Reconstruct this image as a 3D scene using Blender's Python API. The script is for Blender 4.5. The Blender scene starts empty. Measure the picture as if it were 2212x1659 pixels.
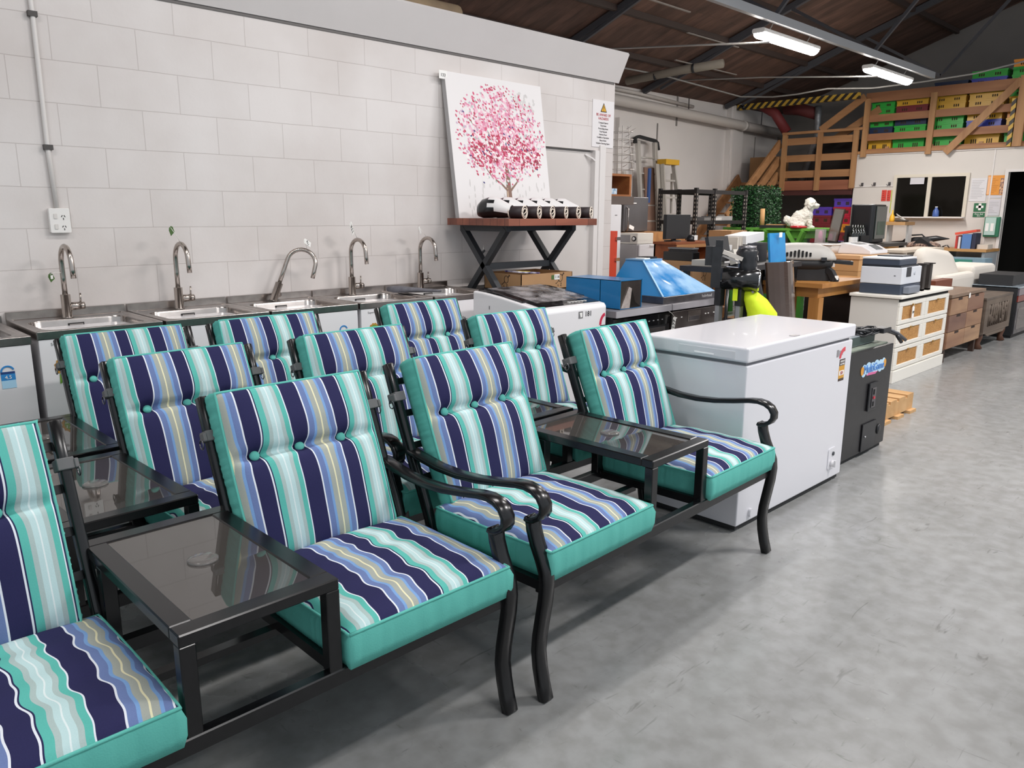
import bpy, bmesh, math, random
from math import sin, cos, pi, radians
from mathutils import Vector, Matrix
random.seed(7)
SC = bpy.context.scene
COL = SC.collection

# ---------------------------------------------------------------- camera, light, exposure
cam_d = bpy.data.cameras.new('camera')
cam_d.sensor_width = 36.0
cam_d.lens = 36.0 * 1672.0 / 2212.0
cam_d.clip_start = 0.05
cam = bpy.data.objects.new('camera', cam_d)
COL.objects.link(cam)
yaw, pitch, roll = radians(44.268), radians(-12.445), radians(0.276)
fw = Vector((sin(yaw) * cos(pitch), cos(yaw) * cos(pitch), sin(pitch)))
rt = Vector((cos(yaw), -sin(yaw), 0)); up = rt.cross(fw)
r2 = cos(roll) * rt + sin(roll) * up
u2 = -sin(roll) * rt + cos(roll) * up
mm = Matrix((r2, u2, -fw)).transposed().to_4x4()
mm.translation = Vector((-1.394, -4.425, 1.421))
cam.matrix_world = mm
SC.camera = cam

SC.view_settings.view_transform = 'Standard'
SC.view_settings.look = 'None'
SC.view_settings.gamma = 1.0
SC.view_settings.use_curve_mapping = False
SC.view_settings.exposure = 0.0

W = bpy.data.worlds.new('daylight'); SC.world = W; W.use_nodes = True
W.node_tree.nodes['Background'].inputs[0].default_value = (0.86, 0.93, 1.0, 1)
W.node_tree.nodes['Background'].inputs[1].default_value = 0.75

def area(name, loc, rot, sx, sy, power, color=(1, 0.965, 0.95)):
    l = bpy.data.lights.new(name, 'AREA'); l.shape = 'RECTANGLE'
    l.size, l.size_y, l.energy, l.color = sx, sy, power, color
    o = bpy.data.objects.new(name, l); COL.objects.link(o)
    o.location = loc; o.rotation_euler = rot
    return o
# warehouse fluorescent battens: a row of them along the building (two of them in view) and a row over the aisle
for k, (x, y, z, p) in enumerate([(7.5, 0.2, 3.22, 35), (10.52, 0.2, 3.22, 35), (4.4, -2.4, 3.9, 60), (1.2, -2.2, 3.9, 50),
                                  (-2.0, -2.2, 3.9, 38), (7.6, -4.6, 3.9, 120), (3.6, -4.8, 3.9, 150), (0.0, -5.0, 3.9, 50), (11.0, -4.4, 3.9, 60)]):
    area('fluorescent_light', (x, y, z), (0, 0, 0), 1.3, 0.16, p)

# ---------------------------------------------------------------- materials
def lin(h):
    if not isinstance(h, str): return tuple(h) + (1,)
    h = h.lstrip('#'); out = []
    for i in (0, 2, 4):
        c = int(h[i:i + 2], 16) / 255
        out.append(c / 12.92 if c <= 0.04045 else ((c + 0.055) / 1.055) ** 2.4)
    return tuple(out) + (1,)
MATS = {}
def M(name, hexc, rough=0.5, metal=0.0, noise=None, bump=None, coat=0.0, spec=0.5, alpha=1.0, trans=0.0, emis=None):
    """plain procedural surface; noise=(scale, second colour, contrast), bump=(scale, strength)"""
    if name in MATS: return MATS[name]
    m = bpy.data.materials.new(name); m.use_nodes = True
    nt = m.node_tree; b = nt.nodes['Principled BSDF']; L = nt.links.new
    b.inputs['Base Color'].default_value = lin(hexc)
    b.inputs['Roughness'].default_value = rough
    b.inputs['Metallic'].default_value = metal
    b.inputs['Coat Weight'].default_value = coat
    b.inputs['Specular IOR Level'].default_value = spec
    b.inputs['Alpha'].default_value = alpha
    b.inputs['Transmission Weight'].default_value = trans
    if emis:
        b.inputs['Emission Color'].default_value = lin(emis[0]); b.inputs['Emission Strength'].default_value = emis[1]
    if noise or bump:
        tc = nt.nodes.new('ShaderNodeTexCoord')
    if noise:
        n = nt.nodes.new('ShaderNodeTexNoise'); n.inputs['Scale'].default_value = noise[0]; n.inputs['Detail'].default_value = 5
        L(tc.outputs['Object'], n.inputs['Vector'])
        r = nt.nodes.new('ShaderNodeValToRGB'); c = noise[2] if len(noise) > 2 else 0.2
        r.color_ramp.elements[0].position = 0.5 - c; r.color_ramp.elements[0].color = lin(hexc)
        r.color_ramp.elements[1].position = 0.5 + c; r.color_ramp.elements[1].color = lin(noise[1])
        L(n.outputs['Fac'], r.inputs[0]); L(r.outputs[0], b.inputs['Base Color'])
    if bump:
        n2 = nt.nodes.new('ShaderNodeTexNoise'); n2.inputs['Scale'].default_value = bump[0]
        L(tc.outputs['Object'], n2.inputs['Vector'])
        bm = nt.nodes.new('ShaderNodeBump'); bm.inputs['Strength'].default_value = bump[1]; bm.inputs['Distance'].default_value = 0.02
        L(n2.outputs['Fac'], bm.inputs['Height']); L(bm.outputs[0], b.inputs['Normal'])
    MATS[name] = m
    return m
def wood(name, c1, c2, axis='x', scale=9.0, rough=0.55, planks=None):
    """wood grain stretched along one axis"""
    if name in MATS: return MATS[name]
    m = bpy.data.materials.new(name); m.use_nodes = True
    nt = m.node_tree; b = nt.nodes['Principled BSDF']; L = nt.links.new
    b.inputs['Roughness'].default_value = rough
    tc = nt.nodes.new('ShaderNodeTexCoord'); mp = nt.nodes.new('ShaderNodeMapping')
    s = {'x': (0.12, 1, 1), 'y': (1, 0.12, 1), 'z': (1, 1, 0.12)}[axis]
    mp.inputs['Scale'].default_value = s
    L(tc.outputs['Object'], mp.inputs[0])
    n = nt.nodes.new('ShaderNodeTexNoise'); n.inputs['Scale'].default_value = scale; n.inputs['Detail'].default_value = 6; n.inputs['Distortion'].default_value = 0.6
    L(mp.outputs[0], n.inputs['Vector'])
    r = nt.nodes.new('ShaderNodeValToRGB')
    r.color_ramp.elements[0].position = 0.3; r.color_ramp.elements[0].color = lin(c1)
    r.color_ramp.elements[1].position = 0.7; r.color_ramp.elements[1].color = lin(c2)
    L(n.outputs['Fac'], r.inputs[0])
    src = r.outputs[0]
    if planks:
        br = nt.nodes.new('ShaderNodeTexBrick'); br.inputs['Scale'].default_value = 1.0
        br.inputs['Brick Width'].default_value = planks[0]; br.inputs['Row Height'].default_value = planks[1]
        br.inputs['Mortar Size'].default_value = 0.002
        br.inputs['Color1'].default_value = (0.75, 0.75, 0.75, 1); br.inputs['Color2'].default_value = (1.15, 1.1, 1.05, 1); br.inputs['Mortar'].default_value = (0.35, 0.3, 0.3, 1)
        mp2 = nt.nodes.new('ShaderNodeMapping'); mp2.inputs['Rotation'].default_value = planks[2]
        L(tc.outputs['Object'], mp2.inputs[0]); L(mp2.outputs[0], br.inputs['Vector'])
        mx = nt.nodes.new('ShaderNodeMix'); mx.data_type = 'RGBA'; mx.blend_type = 'MULTIPLY'; mx.inputs[0].default_value = 1
        L(src, mx.inputs[6]); L(br.outputs[0], mx.inputs[7]); src = mx.outputs[2]
    L(src, b.inputs['Base Color'])
    MATS[name] = m
    return m

# ---------------------------------------------------------------- geometry helpers
class MB:
    """collects shapes that become ONE mesh object"""
    def __init__(s): s.v = []; s.f = []; s.m = []; s.sm = []; s.mi = 0; s.uv = {}
    def mat(s, i): s.mi = i; return s
    def add(s, vs, fs, smooth=False):
        o = len(s.v); s.v += [Vector(v) for v in vs]
        for f in fs: s.f.append([i + o for i in f]); s.m.append(s.mi); s.sm.append(smooth)
        return s
    def box(s, x0, x1, y0, y1, z0, z1):
        if x0 > x1: x0, x1 = x1, x0
        if y0 > y1: y0, y1 = y1, y0
        if z0 > z1: z0, z1 = z1, z0
        return s.add([(x, y, z) for z in (z0, z1) for y in (y0, y1) for x in (x0, x1)],
                     [(0, 2, 3, 1), (4, 5, 7, 6), (0, 1, 5, 4), (2, 6, 7, 3), (0, 4, 6, 2), (1, 3, 7, 5)])
    def obox(s, c, sx, sy, sz, R=None):
        R = R or Matrix.Identity(3); c = Vector(c)
        return s.add([c + R @ Vector((x * sx / 2, y * sy / 2, z * sz / 2)) for z in (-1, 1) for y in (-1, 1) for x in (-1, 1)],
                     [(0, 2, 3, 1), (4, 5, 7, 6), (0, 1, 5, 4), (2, 6, 7, 3), (0, 4, 6, 2), (1, 3, 7, 5)])
    def rbox(s, x0, x1, y0, y1, z0, z1, r=0.01, n=3, axis='z'):
        """box with rounded edges along one axis"""
        a = {'z': (x0, x1, y0, y1, z0, z1), 'y': (x0, x1, z0, z1, y0, y1), 'x': (y0, y1, z0, z1, x0, x1)}[axis]
        p = []
        for cx, cy, a0 in ((a[1] - r, a[3] - r, 0), (a[0] + r, a[3] - r, 90), (a[0] + r, a[2] + r, 180), (a[1] - r, a[2] + r, 270)):
            for k in range(n + 1):
                t = radians(a0 + 90 * k / n); p.append((cx + r * cos(t), cy + r * sin(t)))
        return s.prism(p, axis, a[4], a[5], smooth=False)
    def prism(s, poly, axis, d0, d1, smooth=False):
        """2-D outline swept along an axis: z -> (x,y), y -> (x,z), x -> (y,z)"""
        def P(u, w, d): return {'z': (u, w, d), 'y': (u, d, w), 'x': (d, u, w)}[axis]
        n = len(poly)
        vs = [P(u, w, d0) for u, w in poly] + [P(u, w, d1) for u, w in poly]
        fs = [tuple(range(n - 1, -1, -1)), tuple(range(n, 2 * n))] + [(i, (i + 1) % n, n + (i + 1) % n, n + i) for i in range(n)]
        return s.add(vs, fs, smooth)
    def loft(s, rings, cap=True, smooth=True):
        n = len(rings[0]); vs = [p for r in rings for p in r]; fs = []
        for k in range(len(rings) - 1):
            for i in range(n):
                j = (i + 1) % n; fs.append((k * n + i, k * n + j, (k + 1) * n + j, (k + 1) * n + i))
        if cap: fs += [tuple(range(n - 1, -1, -1)), tuple((len(rings) - 1) * n + i for i in range(n))]
        return s.add(vs, fs, smooth)
    def sweep(s, pts, w, h, side=None, smooth=False, closed=False):
        """rectangular bar along a path; w across 'side', h across the other direction"""
        pts = [Vector(p) for p in pts]; rings = []
        for i, p in enumerate(pts):
            a = pts[max(i - 1, 0)]; b = pts[min(i + 1, len(pts) - 1)]
            t = (b - a).normalized()
            sd = Vector(side) if side else (Vector((0, 0, 1)).cross(t) if abs(t.z) < 0.95 else Vector((1, 0, 0)))
            sd = (sd - t * sd.dot(t)).normalized(); nn = t.cross(sd)
            rings.append([p + sd * w / 2 + nn * h / 2, p - sd * w / 2 + nn * h / 2, p - sd * w / 2 - nn * h / 2, p + sd * w / 2 - nn * h / 2])
        return s.loft(rings, True, smooth)
    def tube(s, pts, r, seg=10, cap=True):
        pts = [Vector(p) for p in pts]; rings = []
        rr = r if isinstance(r, (list, tuple)) else [r] * len(pts)
        t0 = (pts[1] - pts[0]).normalized()
        nn = t0.orthogonal().normalized()
        for i, p in enumerate(pts):
            a = pts[max(i - 1, 0)]; b = pts[min(i + 1, len(pts) - 1)]
            t = (b - a).normalized(); nn = (nn - t * nn.dot(t)).normalized(); bb = t.cross(nn)
            rings.append([p + (nn * cos(2 * pi * k / seg) + bb * sin(2 * pi * k / seg)) * rr[i] for k in range(seg)])
        return s.loft(rings, cap, True)
    def cyl(s, p0, p1, r, seg=16, r1=None):
        return s.tube([p0, p1], [r, r if r1 is None else r1], seg)
    def lathe(s, prof, c=(0, 0, 0), seg=20, cap=True):
        c = Vector(c)
        return s.loft([[c + Vector((r * cos(2 * pi * k / seg), r * sin(2 * pi * k / seg), z)) for k in range(seg)] for r, z in prof], cap, True)
    def ell(s, c, rx, ry, rz, R=None, seg=14, rings=8):
        R = R or Matrix.Identity(3); c = Vector(c); rs = []
        for i in range(rings + 1):
            t = -pi / 2 + pi * i / rings; q = max(cos(t), 0.02)
            rs.append([c + R @ Vector((rx * q * cos(2 * pi * k / seg), ry * q * sin(2 * pi * k / seg), rz * sin(t))) for k in range(seg)])
        return s.loft(rs, True, True)
    def disc(s, c, r, n, seg=16):
        n = Vector(n).normalized(); a = n.orthogonal().normalized(); b = n.cross(a); c = Vector(c)
        return s.add([c + (a * cos(2 * pi * k / seg) + b * sin(2 * pi * k / seg)) * r for k in range(seg)], [tuple(range(seg))])
    def build(s, name, mats, parent=None, bevel=0.0, seg=2, subsurf=0, base=None):
        """link as one object; coordinates are in the frame of the top-level thing"""
        off = Vector((0, 0, 0))
        if parent is not None:
            r = parent
            while r.parent: r = r.parent
            off = r.location.copy()
        elif base is not None: off = Vector(base)
        me = bpy.data.meshes.new(name)
        me.from_pydata([v - off for v in s.v], [], s.f)
        for m in (mats if isinstance(mats, (list, tuple)) else [mats]): me.materials.append(m)
        me.polygons.foreach_set('material_index', s.m); me.polygons.foreach_set('use_smooth', s.sm)
        if s.uv:
            l = me.uv_layers.new(name='UVMap')
            for lp in me.loops: l.data[lp.index].uv = s.uv.get(lp.vertex_index, (0, 0))
        me.update()
        o = bpy.data.objects.new(name, me); COL.objects.link(o)
        if parent is not None: o.parent = parent
        elif base is not None: o.location = off
        if bevel:
            md = o.modifiers.new('edge', 'BEVEL'); md.width = bevel; md.segments = seg; md.limit_method = 'ANGLE'; md.angle_limit = radians(40)
        if subsurf:
            md = o.modifiers.new('sub', 'SUBSURF'); md.levels = md.render_levels = subsurf
        return o
def tag(o, label=None, cat=None, group=None, kind=None):
    if label: o['label'] = label
    if cat: o['category'] = cat
    if group: o['group'] = group
    if kind: o['kind'] = kind
    return o
def thing(name, label, cat, loc=(0, 0, 0), group=None):
    o = bpy.data.objects.new(name, None); COL.objects.link(o)
    o.empty_display_size = 0.1; o.location = loc
    return tag(o, label, cat, group)
def struct(name, mb, m, label=None, **k):
    o = mb.build(name, m, **k); o['kind'] = 'structure'
    return o
def dup(root, name=None):
    """a copy of a thing with its parts and sub-parts"""
    c = root.copy(); COL.objects.link(c)
    for ch in list(root.children):
        d = ch.copy(); COL.objects.link(d); d.parent = c
        for g in list(ch.children):
            e = g.copy(); COL.objects.link(e); e.parent = d
    return c
def Rz(a): return Matrix.Rotation(a, 3, 'Z')
def frame(origin, xdir, ydir):
    x = Vector(xdir).normalized(); y = Vector(ydir); y = (y - x * y.dot(x)).normalized(); z = x.cross(y)
    m = Matrix((x, y, z)).transposed().to_4x4(); m.translation = Vector(origin); return m
FRONT = ((1, 0, 0), (0, 0, 1))          # writing on a face that looks towards -y
ENDW = ((0, -1, 0), (0, 0, 1))          # writing on a face that looks towards -x
def text(body, size, origin, dirs, m, parent=None, name='lettering', align='CENTER', depth=0.0008):
    c = bpy.data.curves.new(name, 'FONT'); c.body = body; c.size = size; c.align_x = align; c.align_y = 'CENTER'; c.extrude = depth
    c.resolution_u = 2
    t = bpy.data.objects.new(name, c); COL.objects.link(t)
    dg = bpy.context.evaluated_depsgraph_get()
    me = bpy.data.meshes.new_from_object(t.evaluated_get(dg))
    bpy.data.objects.remove(t); bpy.data.curves.remove(c)
    me.transform(frame(origin, *dirs)); me.name = name
    me.materials.clear(); me.materials.append(m)
    o = bpy.data.objects.new(name, me); COL.objects.link(o)
    if parent is not None:
        r = parent
        while r.parent: r = r.parent
        me.transform(Matrix.Translation(-r.location)); o.parent = parent
    return o

# common materials
black_metal = M('black_powder_coat', '#0d0d0f', 0.24, 0.0, noise=(60, '#141416'), spec=0.5)
steel = M('brushed_stainless', '#b3aca8', 0.28, 1.0, noise=(18, '#9d9692'), bump=(120, 0.02))
steel_dark = M('dull_steel', '#8d8a8c', 0.38, 1.0, noise=(12, '#77757a'))
white_enamel = M('white_enamel', '#eae8ea', 0.25, coat=0.3)
white_paint = M('white_satin_paint', '#e6e3df', 0.4)
white_card = M('white_card', '#f2f0ec', 0.6)
ink = M('black_ink', '#141414', 0.6)
ink_grey = M('grey_ink', '#8c8a8c', 0.6)
carton_m = M('corrugated_cardboard', '#b08a62', 0.8, noise=(6, '#a57e58', 0.3))
carton_l = M('pale_cardboard', '#c79a68', 0.8, noise=(5, '#bd8f5d', 0.3))
black_plastic = M('black_plastic', '#17181b', 0.35, noise=(30, '#222327'))
black_matt = M('matt_black_plastic', '#1c1d20', 0.6)
dark_gap = M('dark_shadow_gap', '#0c0c0d', 0.9)
chrome = M('chrome', '#d8d8da', 0.12, 1.0)

# ================================================================ the building
def floor_mat():
    m = bpy.data.materials.new('worn_concrete'); m.use_nodes = True
    nt = m.node_tree; b = nt.nodes['Principled BSDF']; L = nt.links.new
    tc = nt.nodes.new('ShaderNodeTexCoord')
    def noise(scale, det=4, vec=None, dist=0):
        n = nt.nodes.new('ShaderNodeTexNoise'); n.inputs['Scale'].default_value = scale; n.inputs['Detail'].default_value = det; n.inputs['Distortion'].default_value = dist
        L(vec or tc.outputs['Object'], n.inputs['Vector']); return n.outputs['Fac']
    def ramp(src, stops):
        r = nt.nodes.new('ShaderNodeValToRGB'); e = r.color_ramp.elements
        while len(e) < len(stops): e.new(0.5)
        for i, (p, c) in enumerate(stops): e[i].position = p; e[i].color = lin(c)
        L(src, r.inputs[0]); return r.outputs[0]
    def mul(a, c, f=1.0):
        x = nt.nodes.new('ShaderNodeMix'); x.data_type = 'RGBA'; x.blend_type = 'MULTIPLY'; x.inputs[0].default_value = f
        L(a, x.inputs[6]); L(c, x.inputs[7]); return x.outputs[2]
    base = ramp(noise(0.7, 6), [(0.3, '#8f908f'), (0.7, '#9e9f9f')])
    fine = ramp(noise(14, 6), [(0.35, '#e9e8e6'), (0.65, '#ffffff')])
    mp = nt.nodes.new('ShaderNodeMapping'); mp.inputs['Scale'].default_value = (1, 6, 1); mp.inputs['Rotation'].default_value = (0, 0, 0.5)
    L(tc.outputs['Object'], mp.inputs[0])
    scuff = ramp(noise(5.5, 8, mp.outputs[0], 1.5), [(0.27, '#8a8782'), (0.36, '#ffffff')])
    mp2 = nt.nodes.new('ShaderNodeMapping'); mp2.inputs['Scale'].default_value = (5, 1, 1); mp2.inputs['Rotation'].default_value = (0, 0, -0.3)
    L(tc.outputs['Object'], mp2.inputs[0])
    scuff2 = ramp(noise(7.5, 8, mp2.outputs[0], 2.0), [(0.26, '#8d8a86'), (0.33, '#ffffff')])
    L(mul(mul(mul(base, fine), scuff, 0.4), scuff2, 0.35), b.inputs['Base Color'])
    rr = ramp(noise(2.2, 5), [(0.3, (0.16, 0.16, 0.16)), (0.7, (0.34, 0.34, 0.34))]); L(rr, b.inputs['Roughness'])
    bp = nt.nodes.new('ShaderNodeBump'); bp.inputs['Strength'].default_value = 0.05; L(noise(40, 3), bp.inputs['Height']); L(bp.outputs[0], b.inputs['Normal'])
    b.inputs['Specular IOR Level'].default_value = 0.45
    return m
def block_mat():
    m = bpy.data.materials.new('painted_blockwork'); m.use_nodes = True
    nt = m.node_tree; b = nt.nodes['Principled BSDF']; L = nt.links.new
    tc = nt.nodes.new('ShaderNodeTexCoord'); sx = nt.nodes.new('ShaderNodeSeparateXYZ'); L(tc.outputs['Object'], sx.inputs[0])
    ad = nt.nodes.new('ShaderNodeMath'); ad.operation = 'ADD'; ad.inputs[1].default_value = -2.34 + 0.2 * 21; L(sx.outputs[2], ad.inputs[0])
    ax = nt.nodes.new('ShaderNodeMath'); ax.operation = 'ADD'; ax.inputs[1].default_value = 40.0; L(sx.outputs[0], ax.inputs[0])
    cx = nt.nodes.new('ShaderNodeCombineXYZ'); L(ax.outputs[0], cx.inputs[0]); L(ad.outputs[0], cx.inputs[1])
    wob = nt.nodes.new('ShaderNodeTexNoise'); wob.inputs['Scale'].default_value = 3; L(tc.outputs['Object'], wob.inputs['Vector'])
    wm = nt.nodes.new('ShaderNodeVectorMath'); wm.operation = 'SCALE'; wm.inputs[3].default_value = 0.008; L(wob.outputs['Color'], wm.inputs[0])
    va = nt.nodes.new('ShaderNodeVectorMath'); L(cx.outputs[0], va.inputs[0]); L(wm.outputs[0], va.inputs[1])
    br = nt.nodes.new('ShaderNodeTexBrick'); br.inputs['Scale'].default_value = 1
    br.inputs['Brick Width'].default_value = 0.4; br.inputs['Row Height'].default_value = 0.2
    br.inputs['Mortar Size'].default_value = 0.0022; br.inputs['Mortar Smooth'].default_value = 0.4
    br.inputs['Color1'].default_value = lin('#dcd6d3'); br.inputs['Color2'].default_value = lin('#d8d2cf'); br.inputs['Mortar'].default_value = lin('#c4bcb9')
    L(va.outputs[0], br.inputs['Vector'])
    n = nt.nodes.new('ShaderNodeTexNoise'); n.inputs['Scale'].default_value = 1.3; n.inputs['Detail'].default_value = 5; L(tc.outputs['Object'], n.inputs['Vector'])
    r = nt.nodes.new('ShaderNodeValToRGB'); r.color_ramp.elements[0].color = lin('#eeebe9'); r.color_ramp.elements[1].color = lin('#ffffff')
    r.color_ramp.elements[0].position = 0.35; r.color_ramp.elements[1].position = 0.65; L(n.outputs['Fac'], r.inputs[0])
    # little pits where anchors were pulled out
    vo = nt.nodes.new('ShaderNodeTexVoronoi'); vo.inputs['Scale'].default_value = 2.6; L(tc.outputs['Object'], vo.inputs['Vector'])
    lt = nt.nodes.new('ShaderNodeMath'); lt.operation = 'LESS_THAN'; lt.inputs[1].default_value = 0.018; L(vo.outputs['Distance'], lt.inputs[0])
    mx = nt.nodes.new('ShaderNodeMix'); mx.data_type = 'RGBA'; mx.blend_type = 'MULTIPLY'; mx.inputs[0].default_value = 1
    L(br.outputs[0], mx.inputs[6]); L(r.outputs[0], mx.inputs[7])
    mx2 = nt.nodes.new('ShaderNodeMix'); mx2.data_type = 'RGBA'; L(lt.outputs[0], mx2.inputs[0]); L(mx.outputs[2], mx2.inputs[6]); mx2.inputs[7].default_value = lin('#55504d')
    L(mx2.outputs[2], b.inputs['Base Color'])
    b.inputs['Roughness'].default_value = 0.45
    n3 = nt.nodes.new('ShaderNodeTexNoise'); n3.inputs['Scale'].default_value = 45; L(tc.outputs['Object'], n3.inputs['Vector'])
    b1 = nt.nodes.new('ShaderNodeBump'); b1.inputs['Strength'].default_value = 0.12; b1.inputs['Distance'].default_value = 0.004; L(n3.outputs['Fac'], b1.inputs['Height'])
    b2 = nt.nodes.new('ShaderNodeBump'); b2.invert = True; b2.inputs['Strength'].default_value = 0.4; b2.inputs['Distance'].default_value = 0.004
    L(br.outputs['Fac'], b2.inputs['Height']); L(b1.outputs[0], b2.inputs['Normal']); L(b2.outputs[0], b.inputs['Normal'])
    return m
panel_m = M('painted_panel_wall', '#e4deda', 0.5, noise=(1.1, '#dad4d0', 0.3), bump=(30, 0.03))
office_m = M('office_wall_paint', '#d9d3cd', 0.55, noise=(1.5, '#d2ccc6', 0.3))
trim_m = M('gloss_trim_paint', '#ded9d6', 0.35)
roof_m = wood('dark_sarking_boards', '#4a3831', '#6b5147', 'y', 6, 0.8, planks=(4.0, 0.14, (0, 0, pi / 2)))
steel_paint = M('grey_painted_steel', '#5f6266', 0.5, noise=(8, '#6b6e71'))
steel_dk = M('dark_roof_steel', '#4a4a4f', 0.6)
timber = wood('pine_timber', '#8f6440', '#b08258', 'y', 7, 0.6)
timber_z = wood('pine_posts', '#8f6440', '#b58a5e', 'z', 7, 0.6)
timber_d = wood('brown_stained_timber', '#84503a', '#9c6248', 'y', 7, 0.6)
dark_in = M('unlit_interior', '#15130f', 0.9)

struct('floor', MB().box(-7, 16, -10, 4.2, -0.1, 0), floor_mat())
w = MB()
w.box(-7, 3.177, 0, 0.2, 0, 2.75).box(3.94, 4.135, 0, 0.2, 0, 2.75).box(3.177, 3.94, 0, 0.2, 1.945, 2.75)
struct('wall_left', w, block_mat())
struct('wall_return', MB().box(3.96, 4.135, 0.2, 3.9, 0, 2.75), panel_m)
d = struct('door_1', MB().box(3.18, 3.93, 0.035, 0.075, 0.01, 1.93), M('smooth_door_paint', '#d2ccc8', 0.45, noise=(2, '#cbc5c1')))
MB().box(3.885, 3.94, -0.012, 0.05, 0, 1.945).box(3.94, 4.015, -0.02, 0.0, 0, 1.99).build('door_frame', trim_m, d)
MB().sweep([(3.8, 0.03, 1.91), (3.86, 0.0, 1.88), (3.885, -0.012, 1.86)], 0.012, 0.012).build('door_closer', trim_m, d)
MB().cyl((3.86, 0.035, 1.36), (3.86, -0.03, 1.36), 0.018).build('door_handle', steel_dark, d)
t = MB().prism([(0, 2.515), (-0.012, 2.512), (-0.117, 2.73), (-0.105, 2.745), (0.19, 2.745), (0.19, 2.72), (0.0, 2.6)], 'x', -7, 4.17)
struct('trim_1', t, M('fascia_paint', '#d6d1cf', 0.45, noise=(2, '#cfcac8', 0.3)))
struct('trim_2', MB().box(-7, 4.12, -0.006, 0.0, 2.497, 2.512), M('fascia_shade_grey', '#6e6a68', 0.8))  # dark grey strip puts the shade under the fascia into colour
struct('ceiling_partition', MB().box(-7, 4.135, 0.19, 3.9, 2.74, 2.76), panel_m)
bw = MB().box(4.0, 15, 3.9, 4.1, 0, 3.45).box(12.44, 12.92, 3.8, 3.9, 0, 3.45).box(9.05, 9.45, 3.82, 3.9, 0, 2.95)
bw.box(12.5, 12.62, 3.77, 3.8, 0, 3.45)
struct('wall_back', bw, panel_m)
struct('trim_3', MB().box(10.19, 10.215, 3.885, 3.9, 0, 2.95).box(13.55, 13.57, 3.885, 3.9, 0, 2.95).box(10.75, 10.78, 3.88, 3.9, 2.95, 3.45), M('joint_sealant', '#8e8986', 0.7))
struct('wall_far', MB().box(14.5, 14.7, -10, 3.9, 0, 8), M('far_grey_cladding', '#8b8682', 0.7, noise=(1.5, '#807b77', 0.3)))
# office box under the loft
ow = MB()
ow.box(12.776, 12.86, 0.78, 1.484, 0, 2.45).box(12.776, 12.86, -0.33, 0.78, 0, 1.36).box(12.776, 12.86, -0.33, 0.78, 2.075, 2.45)
ow.box(12.776, 12.86, -0.895, -0.33, 0, 2.45).box(12.776, 12.86, -1.75, -0.895, 2.085, 2.45).box(12.776, 12.86, -6, -1.75, 0, 2.45)
ow.box(12.86, 14.5, 1.40, 1.484, 0, 2.45)
struct('wall_office', ow, office_m)
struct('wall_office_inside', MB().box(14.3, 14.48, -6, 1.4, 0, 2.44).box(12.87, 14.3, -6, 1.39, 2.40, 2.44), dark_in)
struct('trim_4', MB().box(12.755, 12.776, -6, 1.47, 2.43, 2.47).box(12.765, 12.776, 0.80, 1.46, 1.895, 1.915).box(12.766, 12.776, -0.68, -0.66, 0.9, 2.45), trim_m)
wn = struct('window_1', MB().box(12.74, 12.80, -0.36, 0.80, 2.035, 2.085).box(12.74, 12.80, -0.36, 0.80, 1.345, 1.395).box(12.74, 12.80, 0.75, 0.80, 1.395, 2.035).box(12.74, 12.80, -0.36, -0.31, 1.395, 2.035).box(12.745, 12.80, 0.20, 0.26, 1.395, 2.035).box(12.73, 12.75, -0.30, 0.20, 1.36, 1.40), M('cream_window_frame', '#d8d0c0', 0.45))
gl = M('dark_window_glass', '#14120f', 0.08, trans=0.0, spec=0.35)
MB().box(12.772, 12.778, 0.26, 0.75, 1.395, 2.035).build('pane', gl, wn)
MB().box(12.772, 12.778, -0.31, 0.20, 1.395, 2.035).build('pane', gl, wn)
struct('door_2', MB().box(12.75, 12.8, -0.895, -0.85, 0, 2.12).box(12.75, 12.8, -1.75, -0.895, 2.08, 2.12), trim_m)
# loft floors
struct('floor_loft', MB().box(12.73, 14.5, -6, 1.46, 2.452, 2.5), timber)
struct('floor_landing', MB().box(12.80, 14.5, 1.50, 3.88, 1.98, 2.03), timber)
struct('trim_5', MB().box(12.72, 12.80, 1.50, 2.80, 1.86, 2.03), timber_d)
struct('trim_6', MB().box(12.74, 12.79, 1.50, 3.9, 1.77, 1.86), M('dark_red_lvl_beam', '#4a2624', 0.5))
# roof and trusses
def roofz(y): return 3.45 + (3.9 - y) * 0.35
rf = MB().prism([(4.15, roofz(4.15) + 0.0), (-7.5, roofz(-7.5)), (-7.5, roofz(-7.5) + 0.08), (4.15, roofz(4.15) + 0.08)], 'x', -7, 15)
struct('ceiling', rf, roof_m)
for k, x in enumerate((1.6, 4.3, 7.0, 9.7, 12.3)):
    mb = MB()
    mb.sweep([(x, 3.85, roofz(3.85) - 0.06), (x, -7.4, roofz(-7.4) - 0.06)], 0.07, 0.08)
    mb.sweep([(x, 1.35, roofz(1.35) - 0.08), (x + 0.0, 3.5, 3.42)], 0.04, 0.04)
    mb.sweep([(x, 0.1, 3.54), (x, 1.3, roofz(1.3) - 0.1)], 0.04, 0.04)
    mb.sweep([(x, 0.1, 3.54), (x, -1.3, roofz(-1.3) - 0.1)], 0.04, 0.04)
    tag(mb.build('roof_truss', steel_dk), ['dark steel roof truss above the block wall near the camera', 'dark steel roof truss over the end of the block wall', 'dark steel roof truss crossing above the first batten light',
         'dark steel roof truss crossing above the second batten light', 'dark steel roof truss just before the loft'][k], 'roof truss', 'roof trusses', 'structure')
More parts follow.
